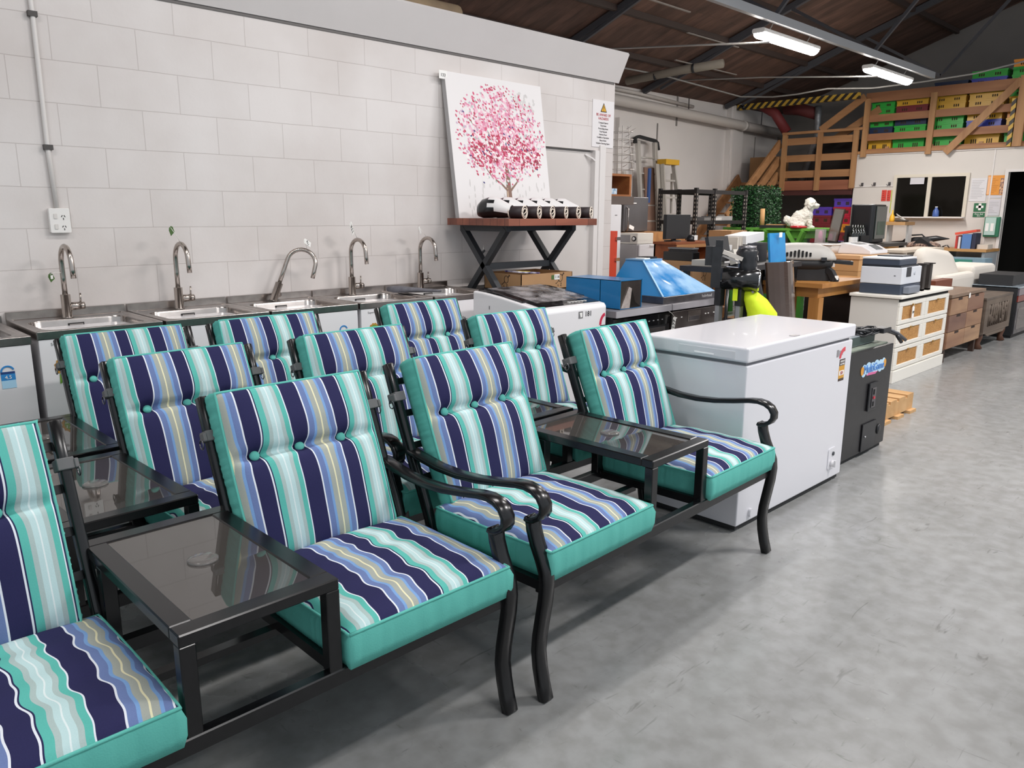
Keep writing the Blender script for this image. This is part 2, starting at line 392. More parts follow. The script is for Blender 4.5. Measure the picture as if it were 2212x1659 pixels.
for k, x in enumerate((6.9, 9.9)):
    tag(MB().tube([(x, 3.4, 3.60 if k == 0 else 3.56), (x, 1.8, 3.43), (x, 0.1, 3.25)], 0.011, 8).build('tie_rod', M('galvanised_rod', '#a9a6a3', 0.4, 0.6)),
        'thin pale tie rod running to the %s batten light' % ('nearer' if k == 0 else 'farther'), 'rod', 'tie rods', 'structure')
pur = MB()
for y in (3.1, 2.3, 1.5, 0.6, -0.4, -1.5, -2.6): pur.box(-6.9, 14.4, y - 0.03, y + 0.03, roofz(y) - 0.07, roofz(y) + 0.005)
struct('ceiling_purlins', pur, M('dark_purlin_timber', '#3a2d28', 0.7))
pale = M('pale_old_paint', '#8e8781', 0.7)
st = MB()
for x0, x1, y, dz in ((6.6, 8.1, 1.94, 0), (5.4, 6.3, 1.94, 0), (8.6, 10.0, 2.3, 0), (9.2, 11.0, 2.9, 0)): st.box(x0, x1, y - 0.015, y + 0.015, roofz(y) - 0.085, roofz(y) - 0.072)
struct('ceiling_strips', st, pale)
o = MB().sweep([(1.5, 0.09, 3.5), (11.95, 0.09, 3.5)], 0.055, 0.09).build('light_beam', M('light_grey_beam', '#a3a5a8', 0.45))
tag(o, 'long light grey steel beam carrying the two batten lights', 'beam', None, 'structure')

# the two batten lights in view
def batten(x0, x1, y, z, label):
    t = thing('batten_light', label, 'ceiling light', ((x0 + x1) / 2, y, z), 'fluorescent batten lights under the beam')
    MB().rbox(x0 - 0.03, x1 + 0.03, y - 0.075, y + 0.075, z + 0.05, z + 0.10, 0.02, axis='x').build('housing', white_paint, t)
    n = 8
    pr = [(y + 0.072 * cos(pi + pi * k / n), z + 0.055 + 0.06 * sin(pi + pi * k / n)) for k in range(n + 1)]
    MB().prism(pr, 'x', x0, x1, True).build('diffuser', M('lit_diffuser', '#ffffff', 0.4, emis=('#fff8f0', 75.0)), t)
    for x in (x0 + 0.2, x1 - 0.2):
        MB().tube([(x, y, z + 0.1), (x, y - 0.04, z + 0.17), (x, 0.09, 3.56)], 0.006, 6).build('hanger_wire', M('white_cable', '#c9c6c2', 0.5), t)
batten(6.86, 8.16, 0.2, 3.30, 'nearer lit white batten light hung under the grey beam')
batten(9.80, 11.24, 0.2, 3.30, 'farther lit white batten light near the loft crates')
# pipes on the back wall
pipe_m = M('pale_painted_pipe', '#c9c2bc', 0.5)
o = MB().tube([(4.4, 3.69, 3.27), (8.9, 3.69, 3.18), (12.55, 3.69, 3.095), (14.45, 3.69, 3.05)], 0.085, 14).build('drain_pipe', pipe_m); tag(o, 'fat pale drain pipe running along the back wall', 'pipe')
MB().tube([(12.7, 3.69, 3.09), (12.78, 3.69, 3.088)], 0.095, 14).build('pipe_collar', pipe_m, o)
for x in (10.9, 13.5): MB().box(x, x + 0.02, 3.745, 3.755, 3.1, 3.42).build('pipe_strap', steel_dark, o)
o = MB().tube([(8.5, 3.85, 3.385), (9.6, 3.85, 3.37), (11.2, 3.85, 3.31)], 0.03, 10).build('conduit_pipe', pipe_m); tag(o, 'thin pale pipe above the fat drain pipe', 'pipe')
t = thing('security_camera', 'small white dome security camera on the wall pilaster', 'camera', (12.68, 3.78, 3.42))
MB().cyl((12.68, 3.80, 3.43), (12.60, 3.68, 3.43), 0.055).build('housing', white_paint, t)
MB().ell((12.57, 3.63, 3.41), 0.045, 0.045, 0.045).build('lens_dome', black_plastic, t)
o = MB().box(9.13, 9.48, 3.80, 3.82, 2.57, 2.74).build('wall_box_cover', trim_m); tag(o, 'blank white cover plate on the back wall pilaster', 'cover plate')
# grey wrapped roll slung under the roof, white board and lumber on the partition top
o = MB().tube([(8.6, 3.35, 3.40), (8.75, 2.5, 3.47), (8.85, 1.85, 3.50)], 0.06, 12).build('slung_pipe', M('dusty_grey_pipe', '#7f776c', 0.7)); tag(o, 'dusty grey pipe slung under the dark roof', 'pipe')
for y in (2.9, 2.3): MB().tube([(8.74 - (y - 2.5) * 0.15, y, 3.46 - (y - 2.5) * .07), (8.75 - (y - 2.5) * 0.15, y - 0.03, 3.462 - (y - 2.5) * .07)], 0.064, 12).build('tape_band', black_matt, o)
tag(MB().box(3.05, 4.16, 0.0, 0.10, 2.745, 2.775).build('board', white_paint), 'white board lying along the top of the white fascia', 'board')
lm = M('weathered_log', '#7d6a56', 0.8, noise=(5, '#9a8568', 0.2))
tag(MB().tube([(1.4, 0.35, 2.85), (2.66, 0.35, 2.86)], 0.075, 12).build('timber_post', lm), 'weathered round timber post lying on top of the partition', 'post')
tag(MB().tube([(1.2, 0.52, 2.84), (2.5, 0.55, 2.84)], 0.07, 12).build('timber_post', lm), 'second round timber post lying behind the front one', 'post')
# cable drooping below the roof
cb = [(7.3, 3.3, 3.55), (9.2, 3.1, 3.52), (11, 2.79, 3.36), (11, 2.2, 3.30), (11, 1.8, 3.30), (11, 1.3, 3.335), (11.6, 0.85, 3.36), (11.9, 0.2, 3.42), (12.2, -0.4, 3.5), (12.4, -1.2, 3.66)]
tag(MB().tube(cb, 0.013, 6).build('hanging_cable', M('grey_cable', '#8f8c88', 0.6)), 'pale grey cable drooping under the roof towards the loft', 'cable')

# ---------------------------------------------------------------- things fixed to the block wall
t = thing('power_point', 'white double power point at the foot of the wall conduit', 'socket', (-0.15, 0, 1.42))
MB().rbox(-0.305, -0.212, -0.028, 0.0, 1.314, 1.434, 0.006, axis='y').build('face_plate', white_paint, t, bevel=0.002)
for z in (1.396, 1.345):
    mb = MB()
    mb.obox((-0.249, -0.0285, z), 0.003, 0.002, 0.010, Matrix.Rotation(0.5, 3, 'Y')).obox((-0.237, -0.0285, z), 0.003, 0.002, 0.010, Matrix.Rotation(-0.5, 3, 'Y')).obox((-0.243, -0.0285, z - 0.013), 0.003, 0.002, 0.010)
    mb.build('outlet_slots', ink, t)
    MB().rbox(-0.285, -0.270, -0.032, -0.027, z - 0.012, z + 0.012, 0.003, axis='y').build('switch', M('switch_rocker', '#d5d0cb', 0.4), t)
t = thing('wall_conduit', 'thin white conduit running down the block wall to the power point', 'conduit', (-0.27, 0, 1.44))
MB().tube([(-0.28, -0.012, 2.75), (-0.268, -0.012, 2.33), (-0.272, -0.012, 1.73), (-0.262, -0.012, 1.43)], 0.0115, 8).build('pipe', M('conduit_plastic', '#dad5d1', 0.4), t)
for z in (2.33, 1.725): MB().box(-0.29, -0.25, -0.026, 0, z - 0.012, z + 0.012).build('saddle_clip', M('rusty_clip', '#4a4644', 0.6), t)

# ================================================================ striped two-seat benches with a table in the middle
def stripe_mat():
    m = bpy.data.materials.new('striped_outdoor_fabric'); m.use_nodes = True
    nt = m.node_tree; b = nt.nodes['Principled BSDF']; L = nt.links.new
    uv = nt.nodes.new('ShaderNodeUVMap'); uv.uv_map = 'UVMap'
    s = nt.nodes.new('ShaderNodeSeparateXYZ'); L(uv.outputs[0], s.inputs[0])
    fr = nt.nodes.new('ShaderNodeMath'); fr.operation = 'FRACT'; L(s.outputs[0], fr.inputs[0])
    navy, white, peri, blue, sage, cream, teal, grey, pale = '#2a2a50', '#dfe4ec', '#6b7dab', '#7aa0d0', '#a3a8a0', '#e4dfba', '#5cb5aa', '#a9bcba', '#b9d5d6'
    st = [(0, navy), (.084, white), (.099, peri), (.162, blue), (.19, sage), (.245, cream), (.258, sage), (.315, blue), (.343, peri), (.402, white), (.416, navy),
          (.572, white), (.588, navy), (.600, teal), (.664, grey), (.70, pale), (.744, '#d9e6e6'), (.756, pale), (.80, grey), (.836, teal), (.888, white), (.902, navy)]
    r = nt.nodes.new('ShaderNodeValToRGB'); r.color_ramp.interpolation = 'CONSTANT'; e = r.color_ramp.elements
    e[0].position = 0; e[0].color = lin(navy); e[1].position = st[1][0]; e[1].color = lin(st[1][1])
    for p, c in st[2:]:
        q = e.new(p); q.color = lin(c)
    L(fr.outputs[0], r.inputs[0])
    tc = nt.nodes.new('ShaderNodeTexCoord'); n = nt.nodes.new('ShaderNodeTexNoise'); n.inputs['Scale'].default_value = 350; L(tc.outputs['Object'], n.inputs['Vector'])
    mx = nt.nodes.new('ShaderNodeMix'); mx.data_type = 'RGBA'; mx.blend_type = 'SOFT_LIGHT'; mx.inputs[0].default_value = 0.12
    L(r.outputs[0], mx.inputs[6]); L(n.outputs['Fac'], mx.inputs[7]); L(mx.outputs[2], b.inputs['Base Color'])
    bp = nt.nodes.new('ShaderNodeBump'); bp.inputs['Strength'].default_value = 0.15; bp.inputs['Distance'].default_value = 0.002; L(n.outputs['Fac'], bp.inputs['Height']); L(bp.outputs[0], b.inputs['Normal'])
    b.inputs['Roughness'].default_value = 0.9; b.inputs['Specular IOR Level'].default_value = 0.2
    return m
stripes = stripe_mat()
teal_fab = M('teal_canvas', '#66bdb1', 0.9, noise=(8, '#60b6aa', 0.3), bump=(300, 0.1), spec=0.2)
glass_top = bpy.data.materials.new('smoked_table_glass'); glass_top.use_nodes = True
def _glass():
    nt = glass_top.node_tree; nt.nodes.clear(); L = nt.links.new
    o = nt.nodes.new('ShaderNodeOutputMaterial'); mx = nt.nodes.new('ShaderNodeMixShader'); fr = nt.nodes.new('ShaderNodeFresnel'); fr.inputs[0].default_value = 1.75
    tr = nt.nodes.new('ShaderNodeBsdfTransparent'); tr.inputs[0].default_value = lin('#6a6868')
    g = nt.nodes.new('ShaderNodeBsdfGlossy'); g.inputs['Roughness'].default_value = 0.02; g.inputs['Color'].default_value = (0.9, 0.9, 0.9, 1)
    df = nt.nodes.new('ShaderNodeBsdfDiffuse'); df.inputs[0].default_value = lin('#8a847f')
    m2 = nt.nodes.new('ShaderNodeMixShader'); m2.inputs[0].default_value = 0.22
    L(tr.outputs[0], m2.inputs[1]); L(df.outputs[0], m2.inputs[2])
    L(fr.outputs[0], mx.inputs[0]); L(m2.outputs[0], mx.inputs[1]); L(g.outputs[0], mx.inputs[2]); L(mx.outputs[0], o.inputs[0])
_glass()

def hashn(*a):
    v = sin(a[0] * 12.9898 + a[1] * 78.233 + (a[2] if len(a) > 2 else 0) * 37.7) * 43758.5453
    return v - math.floor(v)
def cushion(w, h, t, P, phase, buttons=None, seed=0, wrinkle=0.0, crown=0.02):
    """pillow: P(x, v, d) maps width, length and thickness into place; d = t at the striped face; returns MB and its piping loop"""
    nx, ny = 44, 64
    mb = MB(); vs = []; us = []
    def dep(x, v):
        s = 2 * x / w; q = 2 * v / h - 1
        e = (1 - abs(s) ** 7) * (1 - abs(q) ** 7)
        d = t * (0.80 + 0.20 * max(e, 0) ** 0.5) + crown * (1 - s * s) * (1 - q * q)
        if buttons:
            vb, xs = buttons
            d -= 0.028 * math.exp(-((v - vb) / 0.013) ** 2) * (1 - abs(s) ** 6)
            d -= 0.010 * math.exp(-((v - vb) / 0.06) ** 2) * (1 - abs(s) ** 4)
            for xb in xs: d -= 0.020 * math.exp(-(((x - xb) ** 2 + (v - vb) ** 2) / 0.022 ** 2))
            d += 0.006 * (1 - abs(s) ** 4) * math.exp(-((v - vb - 0.07) / 0.05) ** 2) + 0.006 * (1 - abs(s) ** 4) * math.exp(-((v - vb + 0.09) / 0.07) ** 2)
        if wrinkle:
            ph = seed * 1.7
            d += wrinkle * (1 - abs(s) ** 6) * (1 - abs(q) ** 6) * (sin(v * 52 + ph + 2.0 * sin(x * 9 + ph)) + 0.6 * sin(v * 31 + x * 14 + ph * 2))
        return d
    def ush(x, v):
        u = x
        if buttons:
            vb, xs = buttons
            for xb in xs: u += (x - xb) * 0.45 * math.exp(-((v - vb) / 0.03) ** 2) * math.exp(-((x - xb) / 0.05) ** 2)
        if wrinkle: u += 0.004 * sin(v * 40 + seed) + 0.003 * sin(v * 75 + seed * 2)
        return u / 0.28 + phase
    for j in range(ny + 1):
        for i in range(nx + 1):
            x = -w / 2 + w * i / nx; v = h * j / ny
            # slightly bowed outline
            xo = x * (1 + 0.012 * sin(pi * v / h)); vs.append(P(xo, v, dep(x, v))); us.append((ush(x, v), v))
    n1 = nx + 1
    mb.mat(0).add(vs, [(j * n1 + i, j * n1 + i + 1, (j + 1) * n1 + i + 1, (j + 1) * n1 + i) for j in range(ny) for i in range(nx)], True)
    for k, u in enumerate(us): mb.uv[k] = u
    loop = [(0, i) for i in range(nx + 1)] + [(j, nx) for j in range(1, ny + 1)] + [(ny, i) for i in range(nx - 1, -1, -1)] + [(j, 0) for j in range(ny - 1, 0, -1)]
    top = [vs[j * n1 + i] for j, i in loop]
    def lay(d, grow):
        out = []
        for j, i in loop:
            x = -w / 2 + w * i / nx; v = h * j / ny
            g = grow * (0.6 + 0.8 * hashn(i * 0.31 + seed, j * 0.17)) if grow else 0
            out.append(P(x * (1 + 0.012 * sin(pi * v / h)) + (g if i == nx else -g if i == 0 else 0), v + (g if j == ny else -g if j == 0 else 0), d))
        return out
    mb.mat(1).loft([lay(0.0, -0.006), lay(0.0, 0.0), lay(t * 0.25, 0.006), lay(t * 0.6, 0.007), top], False, True)
    mb.add(lay(0.0, -0.006), [tuple(range(len(loop) - 1, -1, -1))])
    return mb, top
TILT = radians(24.5)
def backP(xc):
    def P(x, v, d):
        d = d * (0.76 + 0.24 * v / 0.485); return (xc + x, 0.485 + v * sin(TILT) - d * cos(TILT), 0.452 + v * cos(TILT) + d * sin(TILT))
    return P
def seatP(xc):
    def P(x, v, d): return (xc + x, -0.035 + v, 0.372 + d)
    return P
XC = (-0.452, 0.452)
_cache = {}
def cushion_mesh(kind, xc, phase, seed):
    k = (kind, xc, phase, seed)
    if k not in _cache:
        if kind == 'back':
            mb, top = cushion(0.468, 0.485, 0.105, backP(xc - 0.024), phase + 0.025 / 0.28, (0.292, (-0.165, -0.025, 0.115)), seed)
        else:
            mb, top = cushion(0.515, 0.50, 0.112, seatP(xc), phase, None, seed, 0.0024, 0.022)
        tmp = mb.build('tmp', [stripes, teal_fab]); me = tmp.data; bpy.data.objects.remove(tmp)
        pp = MB().tube(top[::2] + [top[0]], 0.0042, 6).build('tmp', teal_fab); pm = pp.data; bpy.data.objects.remove(pp)
        me.name = kind + '_cushion'; pm.name = 'piping'
        _cache[k] = (me, pm)
    return _cache[k]
def tris(kind, xc, phase, seed, parent, dx=0.0):
    me, pm = cushion_mesh(kind, xc, phase, seed)
    o = bpy.data.objects.new(kind + '_cushion', me); COL.objects.link(o); o.parent = parent; o.location.x = dx
    p = bpy.data.objects.new('piping', pm); COL.objects.link(p); p.parent = o
    if kind == 'back':
        P = backP(xc - 0.024); nrm = Vector((0, -cos(TILT), sin(TILT)))
        for xb in (-0.165, -0.025, 0.115):
            c = Vector(P(xb, 0.292, 0.080))
            k = 'btn%.3f%.3f' % (xc, xb)
            if k not in _cache:
                b = MB().loft([[c + nrm * z + (Vector((1, 0, 0)) * cos(2 * pi * q / 14) + nrm.cross(Vector((1, 0, 0))) * sin(2 * pi * q / 14)) * r for q in range(14)] for z, r in ((0, 0.0145), (0.006, 0.0145), (0.010, 0.010), (0.0112, 0.003))]).build('tmp', teal_fab)
                _cache[k] = b.data; bpy.data.objects.remove(b)
            b = bpy.data.objects.new('button', _cache[k]); COL.objects.link(b); b.parent = o
ARM = [(.575, .632), (.52, .622), (.43, .609), (.34, .606), (.25, .612), (.16, .626), (.09, .639), (.05, .642), (.02, .637), (-.004, .624), (-.018, .603), (-.018, .582), (-.006, .564), (.014, .552), (.034, .547), (.046, .552)]
LEG = [(.030, .556), (.024, .52), (.010, .48), (-.010, .44), (-.024, .405), (-.028, .37), (-.024, .32), (-.014, .26), (-.004, .20), (0, .15), (-.006, .10), (-.017, .05), (-.032, 0)]
RLEG = [(.478, .40), (.50, .34), (.53, .22), (.575, .08), (.60, 0.0)]
POST = [(.470, .36), (.485, .42), (.522, .51), (.565, .60), (.607, .70), (.648, .80), (.690, .905)]
glass_disc = M('glass_cap', '#8a8683', 0.1, spec=0.8, alpha=0.45)
strap_m = M('grey_webbing', '#6d6c6d', 0.8)
def make_bench(label):
    r = thing('garden_bench', label, 'bench', (0, 0, 0), 'striped two-seat garden benches')
    S = (1, 0, 0)
    for sx in (-1, 1):
        x = 0.72 * sx
        MB().sweep([(x, y, z) for y, z in ARM], 0.046, 0.017, S, True).build('armrest', black_metal, r, bevel=0.003, seg=1)
        MB().sweep([(x, y, z) for y, z in LEG], 0.042, 0.030, S, True).build('leg', black_metal, r, bevel=0.003, seg=1)
        MB().sweep([(x, y, z) for y, z in RLEG], 0.040, 0.030, S, True).build('leg', black_metal, r, bevel=0.003, seg=1)
        for xx in (0.722 * sx, 0.187 * sx):
            MB().sweep([(xx, y, z) for y, z in POST], 0.026, 0.034, S, True).build('back_post', black_metal, r, bevel=0.003, seg=1)
            q = MB(); c = Vector((xx, 0.648 - 0.003, 0.80)); R = Matrix.Rotation(-radians(22), 3, 'X')
            q.obox(c, 0.040, 0.048, 0.030, R).obox(c + Vector((sx * (0.024 if xx * sx > 0.5 else -0.024), -0.012, 0.002)), 0.010, 0.03, 0.024, R)
            sp = q.build('strap', strap_m, r, bevel=0.002, seg=1)
            MB().tube([c + Vector((sx * (0.03 if xx * sx > 0.5 else -0.03), 0.012 * cos(a) - 0.01, -0.018 + 0.014 * sin(a))) for a in [k * pi / 5 for k in range(11)]], 0.002, 5).build('buckle_ring', steel_dark, sp)
        xo = XC[0] * sx * -1
        MB().box(xo - 0.262, xo + 0.262, 0.005, 0.47, 0.358, 0.369).build('seat_sling', black_matt, r)
        MB().sweep([(x, -0.01, 0.362), (x, 0.475, 0.362)], 0.028, 0.03).build('side_rail', black_metal, r)
        MB().sweep([(0.187 * sx, -0.01, 0.362), (0.187 * sx, 0.475, 0.362)], 0.024, 0.03).build('side_rail', black_metal, r)
        b = MB()
        for k in range(4):
            v = 0.10 + 0.11 * k
            b.sweep([(xo - 0.255, 0.50 + v * 0.44, 0.452 + v * 0.9), (xo + 0.255, 0.50 + v * 0.44, 0.452 + v * 0.9)], 0.012, 0.022, (0, 0.9, -.44))
        b.build('back_slats', black_metal, r)
    MB().sweep([(-0.735, -0.010, 0.357), (0.735, -0.010, 0.357)], 0.030, 0.040).build('front_rail', black_metal, r, bevel=0.003, seg=1)
    MB().sweep([(-0.735, 0.475, 0.357), (0.735, 0.475, 0.357)], 0.030, 0.040).build('rear_rail', black_metal, r, bevel=0.003, seg=1)
    MB().sweep([(-0.18, 0.30, 0.345), (0.18, 0.30, 0.345)], 0.03, 0.02).build('cross_rail', black_metal, r)
    f = MB(); zt0, zt1 = 0.578, 0.606
    f.box(-0.182, 0.182, -0.022, 0.026, zt0, zt1).box(-0.182, 0.182, 0.552, 0.60, zt0, zt1).box(-0.182, -0.134, 0.026, 0.552, zt0, zt1).box(0.134, 0.182, 0.026, 0.552, zt0, zt1)
    f.build('table_frame', black_metal, r, bevel=0.003, seg=1)
    g = MB().box(-0.138, 0.138, 0.022, 0.556, 0.597, 0.6025).build('table_glass', glass_top, r)
    MB().lathe([(0.036, 0.6025), (0.036, 0.607), (0.030, 0.610), (0.008, 0.610)], (0, 0.29, 0), 24).build('hole_cap', glass_disc, g)
    for sx in (-1, 1):
        MB().box(0.165 * sx - 0.017, 0.165 * sx + 0.017, -0.022, 0.010, 0.375, 0.579).build('table_leg', black_metal, r, bevel=0.002, seg=1)
        MB().box(0.165 * sx - 0.017, 0.165 * sx + 0.017, 0.455, 0.488, 0.375, 0.579).build('table_leg', black_metal, r, bevel=0.002, seg=1)
    return r
def place(root, x, y, deg, phases, seeds, dx=(0, 0)):
    """phases: left back, left seat, right back, right seat"""
    for i, xc in enumerate(XC):
        tris('back', xc, phases[2 * i], 0, root, dx[i])
        tris('seat', xc, phases[2 * i + 1], seeds[i], root)
    root.location = (x, y, 0); root.rotation_euler = (0, 0, radians(deg))
b0 = make_bench('striped garden bench of the front row, cut off by the left edge of the photo')
benches = [b0]
for lb in ('striped garden bench of the front row, right beside the white chest freezer',
           'striped garden bench of the middle row, behind the front bench cut off at left',
           'striped garden bench of the middle row, between the freezer side bench and the tubs',
           'striped garden bench at the left end of the rear row, next to the laundry tubs',
           'striped garden bench of the rear row, right in front of the white washing machine'):
    c = dup(b0); c['label'] = lb; benches.append(c)
A, B = 0.0, 0.5
for r, a in zip(benches, [(-0.72, -2.962, 0, (A, B, A, B), (1, 2)), (0.835, -2.968, 2.2, (A, A, A, A), (3, 4), (0.035, 0.02)), (-0.73, -2.215, 1.5, (B, B, B, B), (1, 2)),
                                          (0.825, -2.315, 0.0, (B, B, B, B), (1, 2)), (-0.716, -1.545, 0.5, (B, B, B, B), (1, 2)), (0.768, -1.675, 0, (B, B, B, B), (1, 2))]):
    place(r, *a)
for r in (benches[1], benches[3], benches[5]): r.scale = (1, 1, 1.022)

# ================================================================ laundry tubs along the block wall
def rrect(x0, x1, y0, y1, r, n=6):
    p = []
    for cx, cy, a0 in ((x1 - r, y1 - r, 0), (x0 + r, y1 - r, 90), (x0 + r, y0 + r, 180), (x1 - r, y0 + r, 270)):
        for k in range(n + 1):
            t = radians(a0 + 90 * k / n); p.append((cx + r * cos(t), cy + r * sin(t)))
    return p
basin_m = M('basin_stainless', '#b9b2ad', 0.22, 1.0, noise=(9, '#a39c98'))
tap_m = M('brushed_nickel_tap', '#b5aca5', 0.22, 1.0, noise=(40, '#a89f98'))
blue_st = M('blue_sticker', '#2f86c9', 0.5); pale_st = M('pale_blue_sticker', '#a9d4ee', 0.5); navy_st = M('navy_sticker', '#20407a', 0.5)
green_st = M('green_sticker', '#6a9a34', 0.5); gold_st = M('gold_sticker', '#b98a3c', 0.5)
def make_tub(label, x0, tilt=0.0, spin=0.0, sticker=None, drop=0.0, white_back=False):
    w = 0.545; y0 = -0.558; r = thing('laundry_tub', label, 'laundry tub', (x0 + w / 2, -0.28, 0), 'laundry tubs along the block wall')
    x1 = x0 + w; zt = 0.902 - drop
    MB().box(x0 + 0.008, x1 - 0.008, y0 + 0.022, -0.01, 0.09, zt - 0.038).build('cabinet', white_enamel, r, bevel=0.003)
    MB().box(x0 + 0.03, x1 - 0.03, y0 + 0.06, -0.03, 0.0, 0.09).build('plinth', black_matt, r)
    for a, b in ((0.10, 0.485), (0.49, zt - 0.04)):
        MB().box(x0 + 0.006, x1 - 0.006, y0 + 0.004, y0 + 0.021, a, b).build('door_panel', white_enamel, r, bevel=0.002)
    top = MB(); n = 6
    out = rrect(x0, x1, y0, -0.004, 0.006, n); inn = rrect(x0 + 0.05, x1 - 0.05, y0 + 0.055, -0.135, 0.07, n)
    top.loft([[(x, y, zt - 0.036) for x, y in out], [(x, y, zt - 0.003) for x, y in out], [(x, y, zt) for x, y in rrect(x0 + 0.003, x1 - 0.003, y0 + 0.003, -0.006, 0.006, n)],
              [(x, y, zt - 0.001) for x, y in rrect(x0 + 0.018, x1 - 0.018, y0 + 0.018, -0.02, 0.01, n)], [(x, y, zt - 0.006) for x, y in rrect(x0 + 0.024, x1 - 0.024, y0 + 0.024, -0.025, 0.012, n)],
              [(x, y, zt - 0.006) for x, y in inn]], False, False)
    top.box(x0, x1, -0.022, -0.003, zt - 0.01, zt + 0.034)
    top.build('sink_top', M('white_plastic_film', '#dfe0e2', 0.25) if white_back else steel, r, bevel=0.001, seg=1)
    bs = MB(); prm = lambda g, rad: rrect(x0 + 0.05 + g, x1 - 0.05 - g, y0 + 0.055 + g, -0.135 - g, rad, n)
    bs.loft([[(x, y, zt - 0.006) for x, y in prm(0, .07)], [(x, y, zt - 0.014) for x, y in prm(0.004, .068)], [(x, y, zt - 0.15) for x, y in prm(0.012, .065)], [(x, y, zt - 0.185) for x, y in prm(0.03, .05)], [(x, y, zt - 0.195) for x, y in prm(0.10, .03)]], False, True)
    bs.add([(x, y, zt - 0.195) for x, y in prm(0.10, .03)], [tuple(range(4 * (n + 1)))])
    b = bs.build('basin', basin_m, r)
    xc = (x0 + x1) / 2
    if not white_back:
        q = MB().box(xc - 0.036, xc + 0.036, -0.1455, -0.1385, zt - 0.058, zt - 0.026)
        q.build('overflow_frame', ink, b); MB().box(xc - 0.031, xc + 0.031, -0.1465, -0.145, zt - 0.053, zt - 0.031).build('overflow_plate', basin_m if drop == 0 else ink, b)
    # mixer tap
    tp = Vector((xc - 0.02, -0.085, zt - 0.004)); R = Matrix.Rotation(tilt, 3, 'Y') @ Matrix.Rotation(spin, 3, 'Z')
    def T(p): return tp + R @ Vector(p)
    body = MB().tube([T((0, 0, 0)), T((0, 0, 0.002)), T((0, 0, 0.115))], [0.027, 0.0225, 0.0225], 18)
    tap = body.build('tap', tap_m, r)
    arc = [(0, 0, 0.11), (0, 0, 0.20), (0, 0, 0.27)] + [(0, -0.085 + 0.085 * cos(a), 0.27 + 0.085 * sin(a)) for a in [pi * k / 12 for k in range(1, 12)]] + [(0, -0.172, 0.25), (0, -0.177, 0.205)]
    MB().tube([T(p) for p in arc], 0.0125, 14).build('spout', tap_m, tap)
    MB().cyl(T((0.018, 0, 0.055)), T((0.062, 0, 0.055)), 0.020).cyl(T((0.062, 0, 0.055)), T((0.082, 0, 0.055)), 0.0185).cyl(T((0.066, 0, 0.07)), T((0.070, 0.004, 0.118)), 0.0045, 8).build('tap_handle', tap_m, tap)
    text('Supertub', 0.018, (x0 + 0.085, y0 + 0.0035, zt - 0.062), FRONT, ink_grey, r)
    if sticker == 'blue':
        s = MB(); sx, sz = x0 + w - 0.105, zt - 0.175; yy = y0 + 0.0035
        s.mat(0).box(sx - 0.027, sx + 0.027, yy - 0.001, yy, sz - 0.01, sz + 0.018).mat(1).box(sx - 0.027, sx + 0.027, yy - 0.001, yy, sz - 0.045, sz - 0.01).mat(2).box(sx - 0.027, sx + 0.027, yy - 0.001, yy, sz + 0.018, sz + 0.028)
        st = s.build('sticker', [blue_st, pale_st, navy_st], r)
        MB().mat(0).sweep([(sx + 0.024 * cos(a), yy - 0.001, sz + 0.028 + 0.024 * sin(a)) for a in [pi * (0.1 + 0.9 * k / 10) for k in range(11)]], 0.002, 0.007, (0, 1, 0)).build('sticker_arc', blue_st, st)
        text('4.5', 0.022, (sx, yy - 0.002, sz + 0.003), FRONT, white_card, st)
    if sticker == 'green':
        sx, sz = x0 + 0.095, zt - 0.165; yy = y0 + 0.0035; s = MB()
        pts = [(sx + (0.036 + 0.005 * (k % 2)) * cos(2 * pi * k / 24), sz + (0.036 + 0.005 * (k % 2)) * sin(2 * pi * k / 24)) for k in range(24)]
        s.mat(0).prism(pts, 'y', yy - 0.001, yy).mat(1).prism([(sx + 0.028 * cos(2 * pi * k / 20), sz + 0.028 * sin(2 * pi * k / 20)) for k in range(20)], 'y', yy - 0.002, yy - 0.001)
        s.mat(1).prism([(sx - 0.022, sz - 0.034), (sx - 0.004, sz - 0.036), (sx - 0.006, sz - 0.082), (sx - 0.014, sz - 0.072), (sx - 0.024, sz - 0.080)], 'y', yy - 0.001, yy)
        s.prism([(sx + 0.004, sz - 0.036), (sx + 0.022, sz - 0.034), (sx + 0.026, sz - 0.078), (sx + 0.015, sz - 0.070), (sx + 0.008, sz - 0.082)], 'y', yy - 0.001, yy)
        st = s.build('rosette_sticker', [gold_st, green_st], r)
        text('5 Year', 0.017, (sx, yy - 0.0025, sz + 0.010), FRONT, white_card, st); text('Warranty', 0.013, (sx, yy - 0.0025, sz - 0.008), FRONT, white_card, st)
    return tp
make_tub('laundry tub cut off by the left edge, with a blue star sticker', -1.108, 0, 0, 'blue', 0.014)
t1 = make_tub('laundry tub under the power point, with a green tag on its tap stem', -0.543, 0, 0, 'green')
t2 = make_tub('laundry tub whose tap carries a green tag on top of its arch', 0.016, 0, radians(0))
t3 = make_tub('laundry tub with the tap leaning over to the right', 0.573, radians(24), radians(50), 'blue')
t4 = make_tub('laundry tub with lot tag 178 on its tap and a green rosette sticker', 1.130, 0, 0, 'green')
t5 = make_tub('last laundry tub of the row, under the corner of the raised coffee table', 1.688, 0, 0)
tag_green = M('green_tag_card', '#4b6a35', 0.6)
tag_str = M('white_tag_string', '#e4e0da', 0.7)
